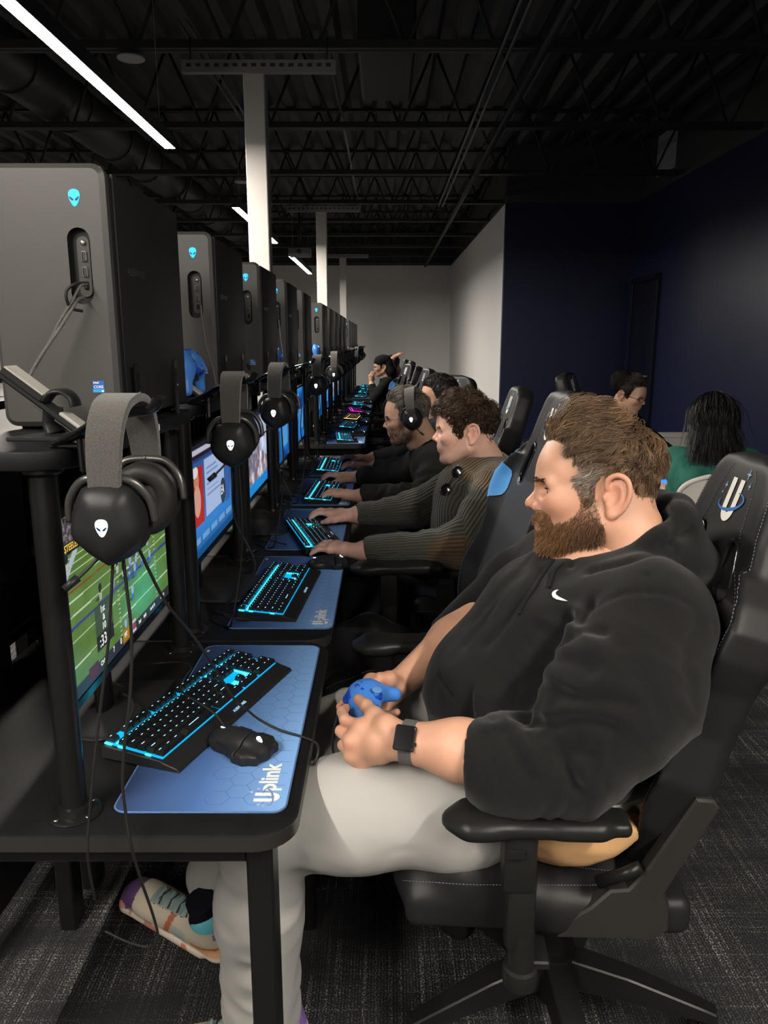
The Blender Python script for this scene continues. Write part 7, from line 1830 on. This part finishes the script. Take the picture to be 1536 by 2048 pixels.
# man beyond him ---------------------------------------------------------------------------
J = dict(neck=(0.30, 4.38, 1.01), chest=(0.31, 4.38, 0.87), pel=(0.34, 4.38, 0.60), sh_l=(0.30, 4.20, 0.955), sh_r=(0.30, 4.55, 0.955), el_l=(0.16, 4.14, 0.80), wr_l=(-0.08, 4.24, 0.775), el_r=(0.12, 4.60, 0.80), wr_r=(-0.10, 4.55, 0.775), kn_l=(-0.10, 4.28, 0.60), kn_r=(-0.10, 4.52, 0.60), an_l=(-0.12, 4.28, 0.10), an_r=(-0.12, 4.52, 0.10))
hl = desk_hand(J['wr_l'], 165, -1); hr = desk_hand(J['wr_r'], 178, 1)
sitter('black-haired man looking down, half hidden between headset and curly hair', P(893, 800, 4.32), 174, J, 'tan', 10, 0, 0.94, 0.005, hair=dict(col=(0.012, 0.010, 0.010), n=1900, len=lambda p: 0.022 + 0 * p[:, 0], lift=(0.02, 0.14), rad=0.0016, seed=9, back=0.06), beard=((0.05, 0.03, 0.02), 0.5),
       top=mat('black_knit', (0.012, 0.012, 0.013), 0.9), bottom=mat('black_trouser', (0.012, 0.012, 0.014), 0.85), hands=((J['el_l'], J['wr_l'], hl), (J['el_r'], J['wr_r'], hr)), vh=0.012)
# woman in a knit cap far down the row, hands raised ---------------------------------------------
Yb = 9.9
e5 = P(769, 735, Yb); sh = e5[2] - 0.20
J = dict(neck=(0.035, Yb + 0.06, e5[2] - 0.145), chest=(0.06, Yb + 0.06, e5[2] - 0.28), pel=(0.10, Yb + 0.08, 0.60), sh_l=(0.04, Yb - 0.11, sh), sh_r=(0.04, Yb + 0.22, sh), el_l=(-0.12, Yb - 0.14, sh - 0.20), wr_l=(-0.165, Yb - 0.04, sh + 0.02), el_r=(-0.12, Yb + 0.22, sh - 0.20), wr_r=(-0.165, Yb + 0.10, sh + 0.02))
up_hand = lambda w_, sg: ([np.array(w_) + np.array((0.0 + q, sg * 0.01, 0.075)) for q in (0.020, 0.004, -0.012, -0.024)], [[np.array(w_) + np.array((0.0 + q + 0.02 * k, sg * 0.02, 0.075 + 0.03 * k)) for k in (1, 1.6, 1.8)] for q in (0.020, 0.004, -0.012, -0.024)], [np.array(w_) + np.array((0.03, sg * 0.02, 0.03 + 0.02 * k)) for k in range(4)])
CAPW, _, _, _, E5, R5, s5, _ = sitter('woman in a black knit cap raising her hands to her mouth, far down the row', e5, 178, J, 'olive', 6, 0, 0.90, 0.008, hair=dict(col=(0.014, 0.011, 0.010), n=0), top=MATS['black_knit'], bottom=None, hands=((J['el_l'], J['wr_l'], up_hand(J['wr_l'], 1)), (J['el_r'], J['wr_r'], up_hand(J['wr_r'], -1))), vh=0.016, female=True)
f = Field((-0.16, -0.12, -0.30), (0.16, 0.12, 0.20), 0.009); f.ell((0.018, 0, 0.085), (0.128, 0.096, 0.096), 0); f.cut((0.02, 0, 0.055), (-0.25, 0, -1)); V, Q = f.mesh(); obj('knit_cap', mesh_np('knit_cap', to_world(V, E5, R5, s5), Q), mat('black_wool', (0.010, 0.010, 0.011), 0.95, bump=(300, 0.5)), CAPW)
f = Field((-0.20, -0.14, -0.36), (0.10, 0.14, 0.10), 0.009); f.chain([(-0.045, 0, 0.05), (-0.075, 0, -0.06), (-0.075, 0, -0.26)], [0.085, 0.085, 0.055], 0.03); V, Q = f.mesh(); obj('hair', mesh_np('hair', to_world(V, E5, R5, s5), Q), mat('long_dark_hair', (0.014, 0.011, 0.010), 0.5, bump=(90, 0.6, (1, 1, 0.05))), CAPW)
f = Field((-0.06, -0.12, -0.34), (0.16, 0.12, -0.08), 0.009); f.ell((0.045, 0, -0.155), (0.055, 0.07, 0.045), 0); f.cap((0.070, 0, -0.17), (0.080, 0.01, -0.30), 0.035, 0.045, 0.03); V, Q = f.mesh(); obj('scarf', mesh_np('scarf', to_world(V, E5, R5, s5), Q), mat('grey_scarf', (0.25, 0.24, 0.23), 0.9), CAPW)
# player with a headset beyond her, one hand on the head -----------------------------------------
Yc = 11.0
e6 = P(789, 730, Yc); sh = e6[2] - 0.19
J = dict(neck=(0.20, Yc + 0.07, e6[2] - 0.14), chest=(0.22, Yc + 0.07, e6[2] - 0.27), pel=(0.24, Yc + 0.07, 0.60), sh_l=(0.20, Yc - 0.10, sh), sh_r=(0.20, Yc + 0.24, sh), el_l=(0.05, Yc - 0.16, sh + 0.12), wr_l=tuple(P(786, 716, Yc - 0.05)), el_r=(0.02, Yc + 0.26, sh - 0.18), wr_r=(-0.10, Yc + 0.20, 0.80))
hd = desk_hand(J['wr_l'], 30, 1, 0.5, 1.0, 0.4); hr = desk_hand(J['wr_r'], 178, 1)
_, _, _, _, E6, R6, s6, _ = sitter('player with a lit headset and a hand on the head, farthest down the row', e6, 175, J, 'tan', 6, 0, 0.90, 0.009, hair=dict(col=(0.012, 0.010, 0.010), n=500, len=lambda p: 0.03 + 0 * p[:, 0], rad=0.003), top=mat('dark_red_top', (0.05, 0.010, 0.012), 0.9), bottom=None, hands=((J['el_l'], J['wr_l'], hd), (J['el_r'], J['wr_r'], hr)), vh=0.016)
wear_headset(E6, R6, s6, 'black headset worn by the player farthest down the row')
# woman with glasses by the navy wall, looking down ------------------------------------------------
Yd = 5.0
e7 = P(1243, 791, Yd)
fw = frame(-28)
J = dict(neck=tuple(e7 + np.array((0.03, 0.05, -0.145))), chest=tuple(e7 + np.array((0.02, 0.08, -0.30))), pel=(e7[0] + 0.0, Yd + 0.10, 0.56), sh_l=tuple(e7 + np.array((0.12, 0.20, -0.20))), sh_r=tuple(e7 + np.array((-0.09, -0.10, -0.20))), el_l=(e7[0] + 0.26, Yd + 0.10, 0.80), wr_l=(e7[0] + 0.36, Yd - 0.10, 0.72), el_r=(e7[0] + 0.10, Yd - 0.20, 0.80), wr_r=tuple(P(1318, 915, Yd - 0.28)),
         kn_l=(e7[0] + 0.42, Yd - 0.02, 0.52), kn_r=(e7[0] + 0.34, Yd - 0.22, 0.52), an_l=(e7[0] + 0.44, Yd - 0.04, 0.1), an_r=(e7[0] + 0.36, Yd - 0.24, 0.1))
hr = desk_hand(J['wr_r'], -50, 1, 0.9, 0.95, -0.4); hl = desk_hand(J['wr_l'], -40, -1, 0.8, 0.95, 0)
GW, _, _, _, E7, R7, s7, _ = sitter('woman in black with dark-rimmed glasses looking down by the navy wall', e7, -35, J, 'olive', 16, 0, 0.88, 0.006, hair=dict(col=(0.020, 0.013, 0.010), n=1600, len=lambda p: 0.05 + 0 * p[:, 0], lift=(0.05, 0.30), wave=0.5, rad=0.0016, back=0.04), top=MATS['black_knit'], bottom=MATS['black_trouser'], hands=((J['el_r'], J['wr_r'], hr), (J['el_l'], J['wr_l'], hl)), vh=0.013, female=True, near_left=False)
glasses(E7, R7, s7, 'dark-rimmed glasses on the woman in black', M_gloss)
f = Field((-0.20, -0.12, -0.02), (0.02, 0.12, 0.26), 0.008); f.ell((-0.045, 0, 0.085), (0.095, 0.082, 0.085), 0); V, Q = f.mesh(); V = V + normals(V, Q) * (0.008 * fbm(V * 40, 2, 3))[:, None]; obj('hair_bun', mesh_np('hair_bun', to_world(V, E7, R7, s7), Q), mat('dark_brown_bun', (0.007, 0.005, 0.004), 0.8, bump=(80, 0.8)), GW)
# woman in green with long black hair on a folding chair, seen from behind -----------------------
Ye = 3.85
c8 = P(1428, 842, Ye); a8 = 78; R8 = frame(a8, 6)
fwd8, lef8 = R8[:, 0] * np.array((1, 1, 0)), R8[:, 1]
pel8 = np.array((c8[0] - 0.02, Ye - 0.02, 0.55)) - fwd8 * 0.05
J = dict(neck=tuple(c8 + np.array((0.0, 0, -0.15)) - fwd8 * 0.03), chest=tuple(c8 + np.array((0, 0, -0.31)) - fwd8 * 0.04), pel=tuple(pel8), sh_l=tuple(c8 + lef8 * 0.17 + np.array((0, 0, -0.215))), sh_r=tuple(c8 - lef8 * 0.17 + np.array((0, 0, -0.215))), el_l=tuple(P(1385, 965, Ye - 0.12)), wr_l=tuple(P(1345, 985, Ye + 0.05)), el_r=tuple(c8 - lef8 * 0.24 + fwd8 * 0.10 + np.array((0, 0, -0.45))), wr_r=tuple(c8 - lef8 * 0.10 + fwd8 * 0.32 + np.array((0, 0, -0.42))),
         kn_l=tuple(pel8 + fwd8 * 0.42 + lef8 * 0.09 + np.array((0, 0, -0.04))), kn_r=tuple(pel8 + fwd8 * 0.42 - lef8 * 0.09 + np.array((0, 0, -0.04))), an_l=tuple(pel8 + fwd8 * 0.45 + lef8 * 0.10 - np.array((0, 0, 0.45))), an_r=tuple(pel8 + fwd8 * 0.45 - lef8 * 0.10 - np.array((0, 0, 0.45))))
hl = desk_hand(J['wr_l'], a8 + 10, -1); hr = desk_hand(J['wr_r'], a8 - 20, 1)
GRN, _, _, _, E8, R8_, s8, HM8 = sitter('woman with long black hair in a green top, seen from behind', c8 + R8[:, 1] * 0.07, a8, J, 'olive', 8, 0, 0.90, 0.006, hair=dict(col=(0.008, 0.007, 0.007), n=0), top=mat('green_knit', (0.012, 0.115, 0.085), 0.85, bump=(400, 0.3)), bottom=mat('light_denim', (0.22, 0.28, 0.34), 0.85), hands=((J['el_l'], J['wr_l'], hl), (J['el_r'], J['wr_r'], hr)), vh=0.010, female=True, top_disp=0.006, arm_skin=0.12)
def long_hair(n=3800, seed=2):
    r = np.random.default_rng(seed); V, Q = HM8
    p, N = sample_surface(V, Q, n, lambda q: ((q[:, 2] > 0.03) & ((q[:, 0] < 0.08) | (q[:, 2] > 0.11)) & (np.abs(q[:, 1]) < 0.082)).astype(float), seed)
    M = 8; path = np.zeros((n, M, 3)); path[:, 0] = p; q = p.copy(); L_ = 0.26 + 0.10 * r.random(n); out = 0.01 + 0.04 * r.random(n); wob = r.standard_normal((n, 2)) * 0.010
    for k in range(1, M):
        rr = (q - SKC) / SKR; nn = rr / SKR; nn /= np.linalg.norm(nn, axis=1, keepdims=True)
        dn = np.array((-0.45, 0, -1.0)) * np.ones((n, 3)); dn[:, 1] += p[:, 1] / 0.08 * 0.10
        tng = dn - nn * np.maximum(-(0) + (dn * nn).sum(1, keepdims=True), -9) * (q[:, 2:3] > -0.02)
        tng /= np.linalg.norm(tng, axis=1, keepdims=True) + 1e-9
        q = q + tng * (L_ / (M - 1))[:, None]; rr = (q - SKC) / SKR; rho = np.linalg.norm(rr, axis=1); want = 1.06 + out * 2.4
        fix = (q[:, 2] > -0.03); q = np.where(fix[:, None], SKC + rr / rho[:, None] * np.maximum(rho, want)[:, None] * SKR, q)
        t = k / (M - 1); path[:, k] = q + np.stack([wob[:, 0] * t * 2, wob[:, 1] * t * 3 + p[:, 1] * 0.2 * t, 0 * t + 0 * wob[:, 0]], 1)
    return path, 0.0017 * np.array([1, 1, 1, 1, 1, 0.9, 0.7, 0.3])[None] * np.ones((n, 1)), np.array((0.0075, 0.0065, 0.0065))[None] * (0.6 + 0.8 * r.random(n))[:, None]
lh = long_hair(); ho_ = hair_object('hair', [lh], E8, R8_, s8, GRN)
f = Field((-0.26, -0.16, -0.44), (0.10, 0.16, 0.20), 0.010); f.ell((0.015, 0, 0.055), (0.112, 0.084, 0.102), 0); f.chain([(-0.03, 0, 0.03), (-0.07, 0, -0.10), (-0.09, 0, -0.20)], [0.078, 0.066, 0.04], 0.04); f.cap((-0.08, -0.06, -0.05), (-0.10, -0.07, -0.18), 0.04, 0.025, 0.03); f.cap((-0.08, 0.06, -0.05), (-0.10, 0.07, -0.18), 0.04, 0.025, 0.03)
V, Q = f.mesh(); me = mesh_np('hair_mass', to_world(V, E8, R8_, s8), Q); set_col(me, np.repeat(np.array((0.006, 0.0055, 0.0055))[None], len(V), 0)); obj('hair_mass', me, mat('long_black_hair', (0.006, 0.0055, 0.0055), 0.8, bump=(60, 0.8, (1, 1, 0.06))), ho_)
# folding chair under her
M_fold = mat('white_folding_plastic', (0.55, 0.53, 0.49), 0.5); M_fold_t = mat('white_tube', (0.50, 0.49, 0.46), 0.4)
t = thing('folding_chair', 'white folding chair under the woman in green', 'chair', (pel8[0] - fwd8[0] * 0.02, pel8[1] - fwd8[1] * 0.02, 0), radians(a8 - 180))
# local: faces -x
bm = B(); arch = catmull([(0.24, -0.20, 0.45), (0.255, -0.205, 0.62), (0.275, -0.175, 0.785), (0.285, -0.08, 0.845), (0.287, 0, 0.852), (0.285, 0.08, 0.845), (0.275, 0.175, 0.785), (0.255, 0.205, 0.62), (0.24, 0.20, 0.45)], 6); tube(bm, arch, 0.012, 10); obj('back_frame', bm, M_fold_t, t)
bm = B(); n = 14
for k in range(n):
    for j in range(6):
        q = []
        for (kk, jj) in ((k, j), (k + 1, j), (k + 1, j + 1), (k, j + 1)):
            y = -0.185 + 0.37 * kk / n; top = 0.835 - 0.9 * max(abs(y) - 0.09, 0) ** 1.5 * 3; z = 0.66 + (top - 0.66) * jj / 6; q.append((0.262 + (z - 0.66) * 0.10 + 0.015 - 0.4 * y * y, y, z))
        bm.faces.new([bm.verts.new(v) for v in q]).smooth = True
bmesh.ops.remove_doubles(bm, verts=bm.verts, dist=1e-5); r_ = bmesh.ops.solidify(bm, geom=bm.faces[:], thickness=0.008); obj('back_panel', bm, M_fold, t, 40)
bm = B(); bx(bm, (0.0, 0, 0.445), (0.40, 0.40, 0.022), 0.010, 2); obj('seat', bm, M_fold, t, 40)
for sg in (-1, 1):
    obj('leg', tube(B(), [(0.25, sg * 0.203, 0.55), (-0.22, sg * 0.215, 0.012)], 0.011, 8), M_fold_t, t); obj('leg', tube(B(), [(-0.10, sg * 0.195, 0.44), (0.24, sg * 0.20, 0.012)], 0.011, 8), M_fold_t, t)
# low table, tablet and box beside them
tb = thing('side_table', 'dark low table beside the woman in green', 'table', (1.62, 4.45, 0)); bm = B(); prism(bm, rrect(-0.35, 0.45, -0.35, 0.30, 0.03, 4), 0.655, 0.68, 0.003, 1); obj('table_top', bm, M_desk, tb)
for sx in (-0.28, 0.38):
    for sy in (-0.28, 0.24): obj('leg', tube(B(), [(sx, sy, 0.0), (sx, sy, 0.656)], 0.016, 10), M_tube, tb)
t = thing('tablet', 'tablet with a blue lit screen lying on the dark low table', 'tablet', (1.565, 4.235, 0.6805), radians(20)); obj('body', bx(B(), (0, 0, 0.005), (0.26, 0.18, 0.009), 0.003), M_gloss, t); obj('screen', bx(B(), (0, 0, 0.0098), (0.24, 0.16, 0.001)), mat('tablet_glow', (0.02, 0.1, 0.4), 0.3, emit=(0.05, 0.25, 0.85), estr=1.2), t)
st = thing('low_stand', 'dark low stand by the navy wall', 'stand', (2.88, 7.5, 0)); obj('stand_body', bx(B(), (0, 0, 0.19), (0.5, 0.4, 0.38), 0.006), M_desk, st)
t = thing('storage_box', 'white storage box on the dark stand by the navy wall', 'box', (2.86, 7.5, 0.381)); obj('box_body', bx(B(), (0, 0, 0.09), (0.36, 0.28, 0.18), 0.006), M_fold, t); obj('lid', bx(B(), (0, 0, 0.188), (0.37, 0.29, 0.02), 0.004), M_fold, t)
# seat for the woman in black
ch = dup(chair0, 'black gaming chair under the woman in black by the navy wall', (e7[0] + 0.0, Yd + 0.14, -0.0), radians(150), 'gaming chairs along the desks')
